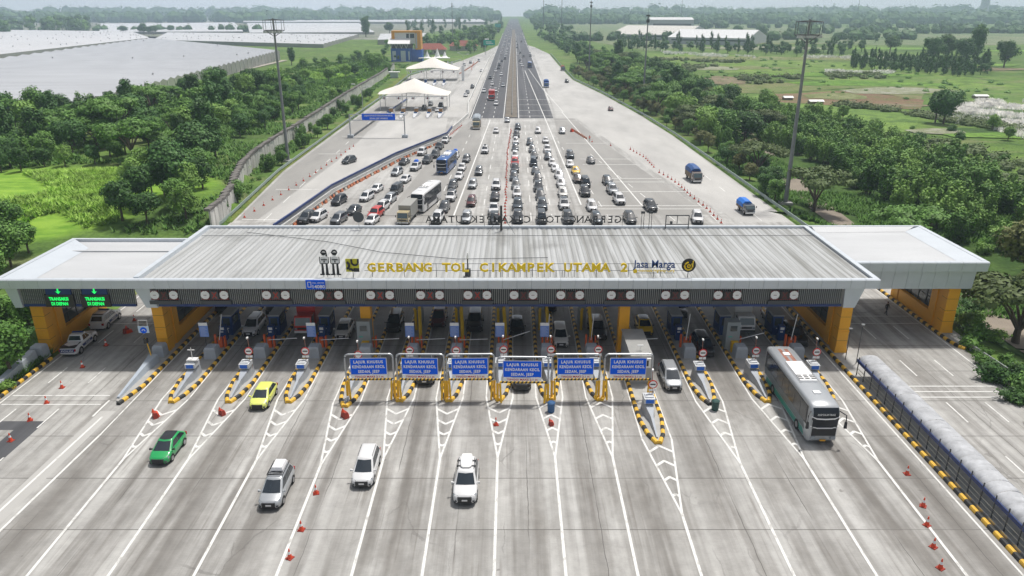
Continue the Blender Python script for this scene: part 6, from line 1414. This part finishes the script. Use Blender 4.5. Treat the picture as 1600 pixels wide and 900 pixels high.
# ------------------------------------------------------------------ trees
LD = leaf_mat('leaf_dark', (0.035,0.098,0.020), (0.088,0.194,0.037), (0.044,0.112,0.027))
LM = leaf_mat('leaf_mid', (0.062,0.163,0.022), (0.150,0.312,0.050), (0.094,0.175,0.037))
LL = leaf_mat('leaf_light', (0.103,0.230,0.029), (0.218,0.380,0.069), (0.161,0.265,0.057))
LY = leaf_mat('leaf_olive', (0.10,0.12,0.03), (0.20,0.20,0.07), (0.13,0.15,0.05))
LO = leaf_mat('leaf_olive_dark', (0.065,0.098,0.026), (0.130,0.169,0.046), (0.078,0.117,0.039))
BARK = mat('bark', (0.10,0.075,0.055), .9, var=.2, scale=3)
def leafcloud(mb, blobs, n, size, rnd, flat=0.0, shell=.55, up=0.35):
    tot = sum((r[0]*r[1]*r[2])**(2/3) for c, r in blobs)
    for c, r in blobs:
        k = max(8, int(n*(r[0]*r[1]*r[2])**(2/3)/tot))
        for _ in range(k):
            v = Vector((rnd.gauss(0,1),rnd.gauss(0,1),rnd.gauss(0,1)+.25)).normalized(); q = shell+(1.28-shell)*rnd.random()**.9
            p = Vector((c[0]+v.x*r[0]*q, c[1]+v.y*r[1]*q, c[2]+v.z*r[2]*q))
            nrm = (v+Vector((rnd.uniform(-.7,.7),rnd.uniform(-.7,.7),rnd.uniform(-.4,.7)+up))).normalized()
            a = nrm.orthogonal().normalized(); a = (Matrix.Rotation(rnd.uniform(0,6.28),3,nrm)@a); b = nrm.cross(a)
            s = size*rnd.uniform(.6,1.35); s2 = s*rnd.uniform(.5,.9)
            k0 = len(mb.v)
            mb.v += [tuple(p+a*s), tuple(p+b*s2), tuple(p-a*s), tuple(p-b*s2*.9)]
            mb.f.append((k0,k0+1,k0+2,k0+3)); mb.mi.append(mb.cur)
def core(mb, c, r, rnd, n=10, m=6, s=.80):
    k0 = len(mb.v)
    for i in range(m+1):
        ph = math.pi*i/m
        for j in range(n):
            t = 2*math.pi*j/n; q = s*rnd.uniform(.75,1.05)
            mb.v.append((c[0]+r[0]*q*math.sin(ph)*math.cos(t), c[1]+r[1]*q*math.sin(ph)*math.sin(t), c[2]+r[2]*q*math.cos(ph)))
    for i in range(m):
        for j in range(n): mb.f.append((k0+i*n+j,k0+(i+1)*n+j,k0+(i+1)*n+(j+1)%n,k0+i*n+(j+1)%n)); mb.mi.append(mb.cur)
def tree_mesh(kind, seed, leaf, nl=2600, size=.30):
    rnd = random.Random(seed); t = thing(kind, 'x', 'tree'); cr = MB(); tr = MB(); blobs = []
    if kind in ('broadleaf_tree','roadside_tree'):     # ~9 m tall, crown 7 m
        for k in range(15):
            a = rnd.uniform(0,6.28); d = rnd.uniform(.3,2.6); z = rnd.uniform(3.2,7.6); d *= 1-.35*max(0,(z-5.5)/2.5); r = rnd.uniform(.6,1.9)
            blobs.append(((d*math.cos(a),d*math.sin(a),z),(r,r,r*.8)))
        blobs.append(((0,0,5.2),(2.1,2.1,2.3)))
        tr.tube([(0,0,-.6),(.1,.05,1.8),(0,.1,4.5)],.28,8,.13)
        for c, r in blobs[:8]: tr.tube([(0,.05,rnd.uniform(1.6,3)),(c[0]*.5,c[1]*.5,c[2]*.75),(c[0],c[1],c[2])],.12,5,.03)
    elif kind == 'rain_tree':   # flat umbrella crown, visible limbs; 9 m tall 13 m wide
        for k in range(22):
            a = rnd.uniform(0,6.28); d = rnd.uniform(.2,1)**.7*5.6; z = 7.6-d*d*.045+rnd.uniform(-.5,.3); r = rnd.uniform(1.0,1.9)
            blobs.append(((d*math.cos(a),d*math.sin(a),z),(r*1.15,r*1.15,r*.38)))
        for k in range(7):
            a = 6.28*k/7+rnd.uniform(-.3,.3); d = rnd.uniform(3.4,4.8); tr.tube([(0,0,1.6+.1*k),(math.cos(a)*d*.35,math.sin(a)*d*.35,4.2),(math.cos(a)*d,math.sin(a)*d,6.9)],.20,6,.05)
        tr.tube([(0,0,-.6),(.15,0,1.2),(.1,.1,2.2)],.42,9,.30)
    elif kind == 'bamboo_clump':     # tall feathery plumes
        for k in range(26):
            a = rnd.uniform(0,6.28); d = rnd.uniform(0,1)**.6*3.0; h = rnd.uniform(4.2,7.5)-d*.5; lx, ly = math.cos(a), math.sin(a); b0 = (lx*d*.5,ly*d*.5)
            tr.tube([(b0[0],b0[1],0),(lx*d*.9,ly*d*.9,h*.6),(lx*(d+.8),ly*(d+.8),h)],.06,4,.03)
            for q in (.45,.65,.85,1.0): blobs.append(((lx*(d*.7+.9*q*q),ly*(d*.7+.9*q*q),h*q),(.75-.3*q+.1,.75-.3*q+.1,.85)))
    elif kind == 'shrub':      # 2.5 m
        for k in range(9):
            a = rnd.uniform(0,6.28); d = rnd.uniform(0,1.5); blobs.append(((d*math.cos(a),d*math.sin(a),rnd.uniform(.5,1.7)),(rnd.uniform(.6,1.1),)*2+(rnd.uniform(.5,.9),)))
        tr.tube([(0,0,-.3),(0,0,1)],.08,5,.04)
    elif kind == 'tall_tree':      # upright, two-lobed
        for k in range(16):
            a = rnd.uniform(0,6.28); z = rnd.uniform(3.2,11.8); d = rnd.uniform(.2,2.0)*(1-abs(z-7.5)/9); r = rnd.uniform(1.1,1.8)*(1-.35*max(0,(z-9)/3)); blobs.append(((d*math.cos(a),d*math.sin(a),z),(r,r,r*.95)))
        tr.tube([(0,0,-.6),(.1,0,4),(0,.1,9)],.3,8,.1)
    cr.use(leaf)
    if kind not in ('bamboo_clump','rain_tree'):
        for c, r in blobs: core(cr, c, r, rnd, 8, 5, .60)
    if kind == 'rain_tree':
        for c, r in blobs: core(cr, c, (r[0],r[1],r[2]), rnd, 8, 4, .7)
    leafcloud(cr, blobs, nl, size, rnd, shell=.62)
    cr.build('crown', leaf, t, fix=False); tr.build('trunk', BARK, t, smooth=True)
    return Proto(t)
TR = {}
def tset(key, kind, leaf, seeds, nl, size): TR[key] = [tree_mesh(kind, s, leaf, nl, size) for s in seeds]
tset('dark','broadleaf_tree',LD,(1,2,3),3600,.27); tset('mid','broadleaf_tree',LM,(4,5,6),3600,.27); tset('light','roadside_tree',LL,(7,8),3400,.27)
tset('olive','roadside_tree',LY,(9,10),3000,.27); tset('rain','rain_tree',LO,(11,12),5200,.26); tset('bamboo','bamboo_clump',LM,(13,14,15),3600,.26); tset('bamboolight','bamboo_clump',LL,(16,),3200,.26)
tset('shrub','shrub',LM,(17,18),900,.18); tset('shrublight','shrub',LL,(19,),900,.18); tset('shrubdark','shrub',LD,(20,21),900,.18); tset('tall','tall_tree',LD,(22,23),3600,.30); tset('raing','rain_tree',LM,(24,),5200,.26)
def tree(key, x, y, s, label, group=None, sz=None):
    p = random.choice(TR[key]); z = th(x,y)
    return p.put((x,y,z-.1), random.uniform(0,6.28), label, group, (s*random.uniform(.92,1.08), s*random.uniform(.92,1.08), s*(sz or random.uniform(.9,1.12))))
FAR = []
def inside(p, poly):
    x, y = p; c = False; n = len(poly)
    for i in range(n):
        x0,y0 = poly[i]; x1,y1 = poly[(i+1)%n]
        if (y0 > y) != (y1 > y) and x < (x1-x0)*(y-y0)/(y1-y0)+x0: c = not c
    return c
def scatter(poly_px, keys, dist, s, label, group, maxn=400, seed=1, far=False):
    rnd = random.Random(seed); poly = [G(*p) for p in poly_px]; random.seed(seed)
    x0,x1 = min(p[0] for p in poly),max(p[0] for p in poly); y0,y1 = min(p[1] for p in poly),max(p[1] for p in poly); pts = []
    for _ in range(maxn*30):
        if len(pts) >= maxn: break
        p = (rnd.uniform(x0,x1),rnd.uniform(y0,y1))
        if not inside(p, poly): continue
        if any((p[0]-q[0])**2+(p[1]-q[1])**2 < dist*dist for q in pts): continue
        pts.append(p)
    for p in pts:
        k = rnd.choice(keys)
        if far: FAR.append((k,p[0],p[1],rnd.uniform(*s))); continue
        tree(k, p[0], p[1], rnd.uniform(*s), label[k] if isinstance(label, dict) else label, (group+' ('+k+')') if isinstance(label, dict) else group)
    return pts
def LB(where, keys):
    N = dict(dark='dark green leafy tree', mid='mid green leafy tree', light='light green leafy tree', olive='olive yellow leafy tree', rain='flat-topped spreading tree', raing='green flat-topped spreading tree', bamboo='feathery green bamboo clump', bamboolight='bright green bamboo clump', shrub='mid green shrub', shrublight='light green shrub', shrubdark='dark green shrub', tall='tall dark tree')
    return {k: N[k]+' '+where for k in keys}
def S_(poly, keys, dist, s, where, maxn=400, seed=1): return scatter(poly, keys, dist, s, LB(where, set(keys)), 'trees '+where, maxn, seed, seed in (11,12,13,14,16,17,24,25,26))
S_([(-60,205),(110,188),(260,178),(360,150),(440,150),(430,200),(350,262),(325,300),(315,345),(250,350),(225,290),(190,272),(-60,285)],['dark','mid','mid','dark','light','raing','tall','bamboo','shrublight'],4.9,(.6,1.25),'in the wood below the left greenhouse',150,3)
S_([(190,300),(330,300),(335,352),(300,366),(190,366)],['mid','dark','light'],4.6,(.6,.85),'at the left wing of the toll roof',14,4)
S_([(-60,282),(190,272),(200,288),(-60,300)],['mid','shrub','light','dark'],4.4,(.5,.8),'along the upper edge of the bright meadow',24,5)
S_([(-40,370),(60,372),(10,440),(-120,440)],['shrub','mid','shrublight'],4,(.5,.8),'beside the left wing of the roof',14,6)
S_([(-60,460),(45,490),(50,560),(0,620),(-80,600)],['shrubdark','mid','shrublight','shrub'],2.4,(.45,.9),'left of the police pickup',34,7)
S_([(440,120),(470,104),(560,88),(600,90),(610,118),(560,140),(520,172),(440,180)],['light','shrub','shrubdark','shrublight','shrub','mid'],8,(.5,1.0),'on the green slope above the retaining wall',70,8)
S_([(380,188),(470,160),(480,186),(400,230),(372,240)],['mid','dark','mid'],6,(.6,.9),'behind the left light mast',24,9)
S_([(352,345),(395,300),(440,262),(500,215),(590,148),(580,146),(480,200),(425,255),(380,300),(345,340)],['shrub','shrubdark','mid','shrublight','bamboo'],4.2,(.35,.62),'between the retaining wall and the slip lane',45,10)
S_([(580,120),(640,100),(690,90),(668,84),(600,86)],['mid','light','shrub','dark'],6,(.6,1.1),'around the blue and orange office',22,11)
S_([(590,80),(668,70),(770,48),(784,40),(776,62),(762,80),(740,84),(690,86),(640,82)],['dark','dark','mid'],11,(1.1,1.7),'in the dark wood beside the left carriageway',80,12)
S_([(640,40),(782,30),(784,40),(668,68),(600,74)],['dark','tall'],26,(1.3,1.8),'in the far wood behind the houses',45,13)
S_([(-60,52),(60,44),(140,47),(155,53),(20,60)],['dark','dark','mid'],22,(2.4,3.3),'in the big dark grove at the upper left',24,14)
S_([(185,51),(275,50),(275,54),(190,56)],['dark'],14,(1.3,1.8),'in the small clump on the greenhouse bank',7,15)
tree('tall',*G(572,58),2.3,'tallest dark tree standing alone behind the slope, left of the office'); tree('dark',*G(609,53),2.2,'solitary round tree just left of the office building, far off'); tree('tall',*G(456,103),.95,'dark twin-topped tree at the end of the grey greenhouse wall'); tree('dark',*G(556,128),.8,'rounded dark tree on the slope near the nearer tent')
# right side
S_([(840,56),(880,66),(940,88),(990,108),(960,112),(900,96),(862,72),(846,62)],['dark','mid','dark'],9,(.8,1.15),'in the belt along the right carriageway',60,16)
S_([(828,34),(852,34),(900,60),(880,64),(838,50)],['dark'],26,(1.3,1.8),'in the far belt right of the highway',50,17)
S_([(900,96),(990,106),(1110,150),(1180,178),(1220,215),(1180,225),(1120,232),(1040,185),(960,140)],['dark','mid','dark','bamboo','raing','rain','tall','light'],6.2,(.8,1.35),'in the dense belt beyond the right guard rail',150,18)
S_([(898,110),(960,140),(1040,182),(1125,240),(1118,246),(1030,190),(950,148),(893,116)],['olive','olive','mid'],4.6,(.42,.6),'in the yellowish row along the right guard rail',60,19)
S_([(1120,235),(1180,225),(1215,300),(1210,318),(1165,285),(1122,252)],['mid','dark','shrub','olive'],4.2,(.4,.6),'beside the lower right guard rail',22,20)
S_([(1170,170),(1260,180),(1400,225),(1500,262),(1640,330),(1660,420),(1500,375),(1420,330),(1350,300),(1300,250),(1200,225)],['bamboo','bamboolight','bamboo','bamboolight','shrublight'],4.3,(.7,1.0),'in the feathery thicket right of the track',240,21)
S_([(1230,330),(1300,365),(1420,420),(1540,480),(1560,540),(1500,520),(1420,400),(1280,355)],['shrub','shrubdark','shrublight'],2.6,(.5,1.0),'between the track and the right wing roof',50,22)
S_([(1505,540),(1560,560),(1640,620),(1640,680),(1580,640)],['shrubdark','shrub'],2.3,(.5,.9),'below the bright guard rail at the lower right',30,23)
for (px,py,s,k,lb) in ((1183,268,1.0,'rain','umbrella-shaped tree with forked trunk nearest the guard rail'),(1272,322,1.05,'rain','umbrella-shaped tree behind the right light mast foot'),(1425,378,1.0,'raing','rounded green umbrella tree just behind the right wing roof'),(1592,520,1.2,'rain','big olive umbrella tree over the track at the right edge'),
    (1600,425,1.1,'olive','yellowish tree top at the right edge behind the wing'),(1475,188,1.35,'dark','big dark round tree alone in the fields'),(1462,186,1.2,'dark','smaller dark tree joined to the big field tree'),(1390,84,2.0,'dark','round dark tree behind the casuarina row'),
    (1455,100,2.2,'dark','dark tree in the middle of the far field row'),(1475,98,2.1,'dark','second dark tree of the far field row'),(1505,102,1.9,'dark','third dark tree of the far field row'),(1520,100,1.9,'tall','upright dark tree of the far field row'),(1568,106,1.9,'dark','lone dark tree near the right edge of the fields'),(964,62,1.4,'dark','dark small tree left of the factory')): tree(k,*G(px,py),s,lb)
S_([(1325,107),(1500,120),(1545,119),(1540,104),(1330,97)],['tall','dark','tall'],4.6,(.6,.95),'in the dark upright row across the fields',130,24)
S_([(960,70),(1100,76),(1290,82),(1310,88),(1130,84),(980,80)],['dark','tall'],12,(.8,1.3),'in the hedge row before the factory',60,25)
S_([(1200,86),(1320,60),(1380,66),(1330,92)],['dark','shrubdark'],22,(.8,1.3),'in loose groups in the far fields',22,26)
S_([(1140,170),(1290,200),(1420,230),(1560,250),(1700,300),(1660,200),(1440,195),(1150,150)],['shrub','shrubdark','light'],11,(.5,1.0),'scattered over the near fields',40,27)

# the trees beyond the nearest three hundred: one mass per foliage colour
rf = random.Random(77)
for ks, m_, lb in ((('dark','shrubdark'),LD,'mass of distant dark trees in the far belts and hedgerows'),(('mid',),LM,'mass of distant mid green trees in the far belts'),(('tall',),LD,'mass of distant upright dark trees in rows across the fields')):
    mb = MB()
    for (k,x,y,s) in FAR:
        if k not in ks: continue
        z = th(x,y)
        if k == 'tall': bl = [((x+rf.uniform(-1,1)*s,y+rf.uniform(-1,1)*s,z+q*s),(rf.uniform(1.3,2.0)*s*(1-q/22),)*2+(2.0*s,)) for q in (2.4,4.6,6.8,9,10.6)]
        else: bl = [((x+rf.uniform(-2,2)*s,y+rf.uniform(-2,2)*s,z+rf.uniform(2.2,7.2)*s),(rf.uniform(1.3,2.3)*s,)*2+(rf.uniform(1.1,1.8)*s,)) for q in range(8)]
        for c, r in bl: core(mb,c,r,rf,7,4,.8)
        leafcloud(mb, bl, 230, .40*s, rf, shell=.7); mb.tube([(x,y,z-.3),(x,y,z+3*s)],.25*s,5)
    tag(mb.build('distant_trees', m_, None, fix=False), lb, 'trees', None, 'stuff')

# ground cover
def tufts(name, polys, n, w, h, m, seed, label, cat, lean=.3):
    rnd = random.Random(seed); mb = MB()
    for poly_px in polys:
        poly = [G(*p) for p in poly_px]; x0,x1 = min(p[0] for p in poly),max(p[0] for p in poly); y0,y1 = min(p[1] for p in poly),max(p[1] for p in poly)
        c = 0
        for _ in range(n*4):
            if c >= n: break
            p = (rnd.uniform(x0,x1),rnd.uniform(y0,y1))
            if not inside(p, poly) or (p[0] > -50 and p[0] < 50): continue
            if noise.noise(Vector((p[0]*.06,p[1]*.06,seed))) < -.12: continue
            if name == 'undergrowth' and ((p[0]+97)/44)**2+((p[1]-133)/24)**2 < 1: continue
            c += 1; z = th(*p)
            for q in range(5):
                a = rnd.uniform(0,6.28); lx, ly = math.cos(a), math.sin(a); ww = w*rnd.uniform(.5,1); hh = h*rnd.uniform(.5,1.2); ox, oy = rnd.uniform(-.5,.5)*w*3, rnd.uniform(-.5,.5)*w*3
                k0 = len(mb.v); mb.v += [(p[0]+ox-ly*ww,p[1]+oy+lx*ww,z),(p[0]+ox+ly*ww,p[1]+oy-lx*ww,z),(p[0]+ox+lx*lean*hh,p[1]+oy+ly*lean*hh,z+hh)]; mb.f.append((k0,k0+1,k0+2)); mb.mi.append(0)
    o = mb.build(name, m, None, fix=False); return tag(o, label, cat, None, 'stuff')
tufts('undergrowth', [[(-60,200),(430,140),(640,100),(600,130),(430,260),(340,340),(330,372),(-100,372)],[(-80,440),(60,470),(80,560),(0,640),(-100,640)]], 15000, .22, .8, LM, 1, 'green undergrowth and rough grass under the trees on the left', 'undergrowth', .9)
tufts('undergrowth', [[(1110,250),(1180,190),(1400,210),(1650,330),(1650,640),(1560,640),(1500,540),(1490,400),(1250,340)]], 16000, .22, .8, LM, 2, 'green undergrowth between the right trees and the track', 'undergrowth', .9)
PLUME = leaf_mat('plume', (0.80,0.78,0.74), (0.92,0.90,0.87)); DRYG = leaf_mat('dry_grass', (0.20,0.22,0.08), (0.32,0.32,0.14))
tufts('reed_plumes', [[(1450,178),(1515,152),(1620,152),(1720,210),(1640,222),(1560,200)]], 5200, .35, 1.5, PLUME, 3, 'field of whitish reed plumes at the right', 'reeds')
tufts('reed_plumes', [[(1250,86),(1420,90),(1430,96),(1260,92)],[(1030,80),(1180,88),(1180,92),(1040,86)],[(1290,110),(1400,112),(1390,116),(1290,114)]], 420, .5, 1.3, PLUME, 5, 'thin strips of pale reeds across the far fields', 'reeds')
tufts('tall_grass', [[(130,300),(190,296),(205,325),(150,335)],[(470,125),(560,108),(560,125),(480,140)],[(-60,300),(180,296),(190,360),(0,380)]], 2600, .14, 1.0, leaf_mat('leaf_grass',(0.20,0.36,0.04),(0.30,0.46,0.08)), 4, 'tall bright grass on the left meadow and slope', 'grass', 1.1)
def bushes(polys, n, r, m, seed, label):
    rnd = random.Random(seed); mb = MB()
    for poly_px in polys:
        poly = [G(*p) for p in poly_px]; x0,x1 = min(p[0] for p in poly),max(p[0] for p in poly); y0,y1 = min(p[1] for p in poly),max(p[1] for p in poly); c = 0
        for _ in range(n*12):
            if c >= n: break
            p = (rnd.uniform(x0,x1),rnd.uniform(y0,y1))
            if not inside(p, poly) or noise.noise(Vector((p[0]*.03,p[1]*.02,seed))) < -.15: continue
            c += 1; q = r*rnd.uniform(.5,1.3); z = th(*p); core(mb,(p[0],p[1],z+q*.25),(q,q,q*.55),rnd,7,4,.9); leafcloud(mb,[((p[0],p[1],z+q*.3),(q,q,q*.6))],40,q*.16,rnd,shell=.8)
    tag(mb.build('scrub', m, None, fix=False), label, 'scrub', None, 'stuff')
bushes([[(1290,190),(1440,197),(1560,232),(1660,260),(1660,310),(1480,248),(1320,214)],[(1380,168),(1500,172),(1620,200),(1600,205),(1450,180)]], 170, 1.9, LO, 8, 'olive scrub between the thicket and the pale reeds')
bushes([[(1040,106),(1110,102),(1150,110),(1060,118)],[(1150,121),(1250,119),(1260,126),(1170,129)],[(1290,116),(1370,115),(1380,122),(1300,124)],[(1200,150),(1400,165),(1400,168),(1200,154)],[(1030,92),(1200,98),(1200,101),(1030,95)]], 45, 2.4, LO, 9, 'low scrub clumps and hedges dotted over the far fields')
bushes([[(1010,84),(1200,90),(1420,108),(1620,135),(1620,160),(1400,150),(1200,140),(1080,118)]], 120, 1.5, LM, 10, 'small green bushes scattered over the bright fields')
tufts('scrub', [[(440,120),(470,104),(560,88),(600,92),(610,118),(560,140),(520,172),(440,180)],[(430,130),(300,165),(200,182),(280,190),(430,170)]], 5000, .30, 1.0, LL, 9, 'rough light green brush on the slope by the greenhouse wall', 'scrub')
# far woods and hills
def woods(name, items, seed, label, m):
    rnd = random.Random(seed); mb = MB()
    for (x0,y0,x1,y1,h,n,dep) in items:
        for k in range(n):
            q = rnd.random(); x = x0+(x1-x0)*q+rnd.uniform(-20,20); y = y0+(y1-y0)*q+rnd.uniform(0,dep); hh = h*rnd.uniform(.6,1.15)*(1+.25*noise.noise(Vector((x*.004,y*.001,seed))))
            r = hh*rnd.uniform(.5,.9); core(mb,(x,y,hh*.45),(r,r,hh*.62),rnd,8,5,1.0); 
            leafcloud(mb,[((x,y,hh*.5),(r,r,hh*.6))],26,hh*.12,rnd,shell=.9)
    o = mb.build(name, m, None, fix=False); return tag(o, label, 'woods', None, 'stuff')
woods('far_woods', [(-2300,2050,-700,2100,27,330,250),(-700,2100,-60,2500,26,200,300),(70,1900,900,1900,22,260,250),(900,1900,2600,2000,26,420,350)], 3, 'hazy belt of distant woods along the horizon on both sides of the highway', LD)
woods('far_woods', [(-3600,3100,-100,3300,36,520,300),(80,3000,4200,3200,38,680,300)], 5, 'farthest bluish wooded ridge on the horizon', LD)
woods('hedge_rows', [(60,900,500,940,10,60,30),(200,1150,1100,1200,12,90,40),(330,1500,1400,1500,14,100,50),(-900,1250,-420,1250,10,50,30)], 7, 'thin dark hedge rows across the far fields', LD)
# ------------------------------------------------------------------ people
SKIN = mat('skin', (0.30,0.17,0.11), .6)
def person(x, y, rz, label, top, bot, pose):
    t = thing('person', label, 'person', (x,y,0.006), rz)
    me = bpy.data.meshes.new('body'); V = dict(pelvis=(0,0,.92),belly=(0,0,1.1),chest=(0,0,1.32),neck=(0,0,1.48),head=(0,-.02,1.60),crown=(0,-.01,1.70),
        sl=(-.19,0,1.40),el=(-.27,.06,1.13),wl=(-.27,-.06,.90),hl=(-.27,-.09,.82),sr=(.19,0,1.40),er=(.26,-.04,1.13),wr=(.25,-.20,.93),hr=(.25,-.24,.86),
        pl=(-.10,0,.88),kl=(-.11,-.14 if pose else -.02,.50),al=(-.11,-.24 if pose else 0,.09),fl=(-.11,-.38 if pose else -.16,.04),pr=(.10,0,.88),kr=(.11,.08 if pose else -.02,.49),ar=(.11,.30 if pose else 0,.12),fr=(.11,.18 if pose else -.16,.04))
    names = list(V); E_ = [('pelvis','belly'),('belly','chest'),('chest','neck'),('neck','head'),('head','crown'),('chest','sl'),('sl','el'),('el','wl'),('wl','hl'),('chest','sr'),('sr','er'),('er','wr'),('wr','hr'),('pelvis','pl'),('pl','kl'),('kl','al'),('al','fl'),('pelvis','pr'),('pr','kr'),('kr','ar'),('ar','fr')]
    me.from_pydata([V[n] for n in names], [(names.index(a),names.index(b)) for a,b in E_], [])
    o = bpy.data.objects.new('body', me); C.objects.link(o); m = o.modifiers.new('s','SKIN'); 
    Rr = dict(pelvis=.13,belly=.12,chest=.145,neck=.055,head=.085,crown=.075,sl=.065,el=.045,wl=.033,hl=.04,sr=.065,er=.045,wr=.033,hr=.04,pl=.095,kl=.062,al=.045,fl=.04,pr=.095,kr=.062,ar=.045,fr=.04)
    for i, n in enumerate(names): r = Rr[n]; me.skin_vertices[0].data[i].radius = (r, r*.85)
    me.skin_vertices[0].data[0].use_root = True
    o.modifiers.new('u','SUBSURF').levels = 1
    dg = bpy.context.evaluated_depsgraph_get(); m2 = bpy.data.meshes.new_from_object(o.evaluated_get(dg)); bpy.data.objects.remove(o)
    m2.name = 'body'; m2.materials.clear()
    for mm in (SKIN, top, bot): m2.materials.append(mm)
    for p in m2.polygons:
        c = p.center; p.material_index = 0 if (c.z > 1.47 or (abs(c.x) > .22 and c.z < .92)) else 1 if c.z > .93 or abs(c.x) > .2 else 2; p.use_smooth = True
    ob('body', m2, t)
    MB().tube([(0,0,1.64),(0,0,1.72),(0,0,1.76)],.105,12,.05).build('hair', BLACK, t, smooth=True)
    MB().cbox(0,-.105,1.60,.03,.03,.05).build('nose', SKIN, t)
    return t
x, y = G(1384,492); person(x, y, R(20), 'person in dark clothes walking across the right lanes under the wing', BLACK, mat('dark_trousers',(0.03,0.03,0.035),.8), 1)
x, y = G(921,221); person(x, y, R(10), 'worker in orange vest standing by the orange barrier row on the far plaza', CONE, BLACK, 0)
x, y = G(352,531); person(x+.2, y, R(30), 'attendant in pale shirt beside the booth on the second island', WHITE, BLACK, 0)

# ------------------------------------------------------------------ haze
hz = MB().box(-5000,5000,-420,3900,-4,125).build('haze', None); hz['kind'] = 'stuff'; hz['label'] = 'thin pale haze over the whole plain'; hz['category'] = 'haze'
hm = bpy.data.materials.new('haze_air'); hm.use_nodes = True; nt = hm.node_tree; nt.nodes.remove(nt.nodes['Principled BSDF'])
pv = nt.nodes.new('ShaderNodeVolumePrincipled'); pv.inputs['Color'].default_value = (0.62,0.77,0.94,1); pv.inputs['Density'].default_value = 0.00024; pv.inputs['Anisotropy'].default_value = 0.3
nt.links.new(pv.outputs[0], nt.nodes['Material Output'].inputs['Volume']); hz.data.materials.append(hm)
for o in list(bpy.data.objects):
    if o.type == 'MESH' and o.parent is None and 'label' not in o and 'kind' not in o: print('UNTAGGED', o.name)
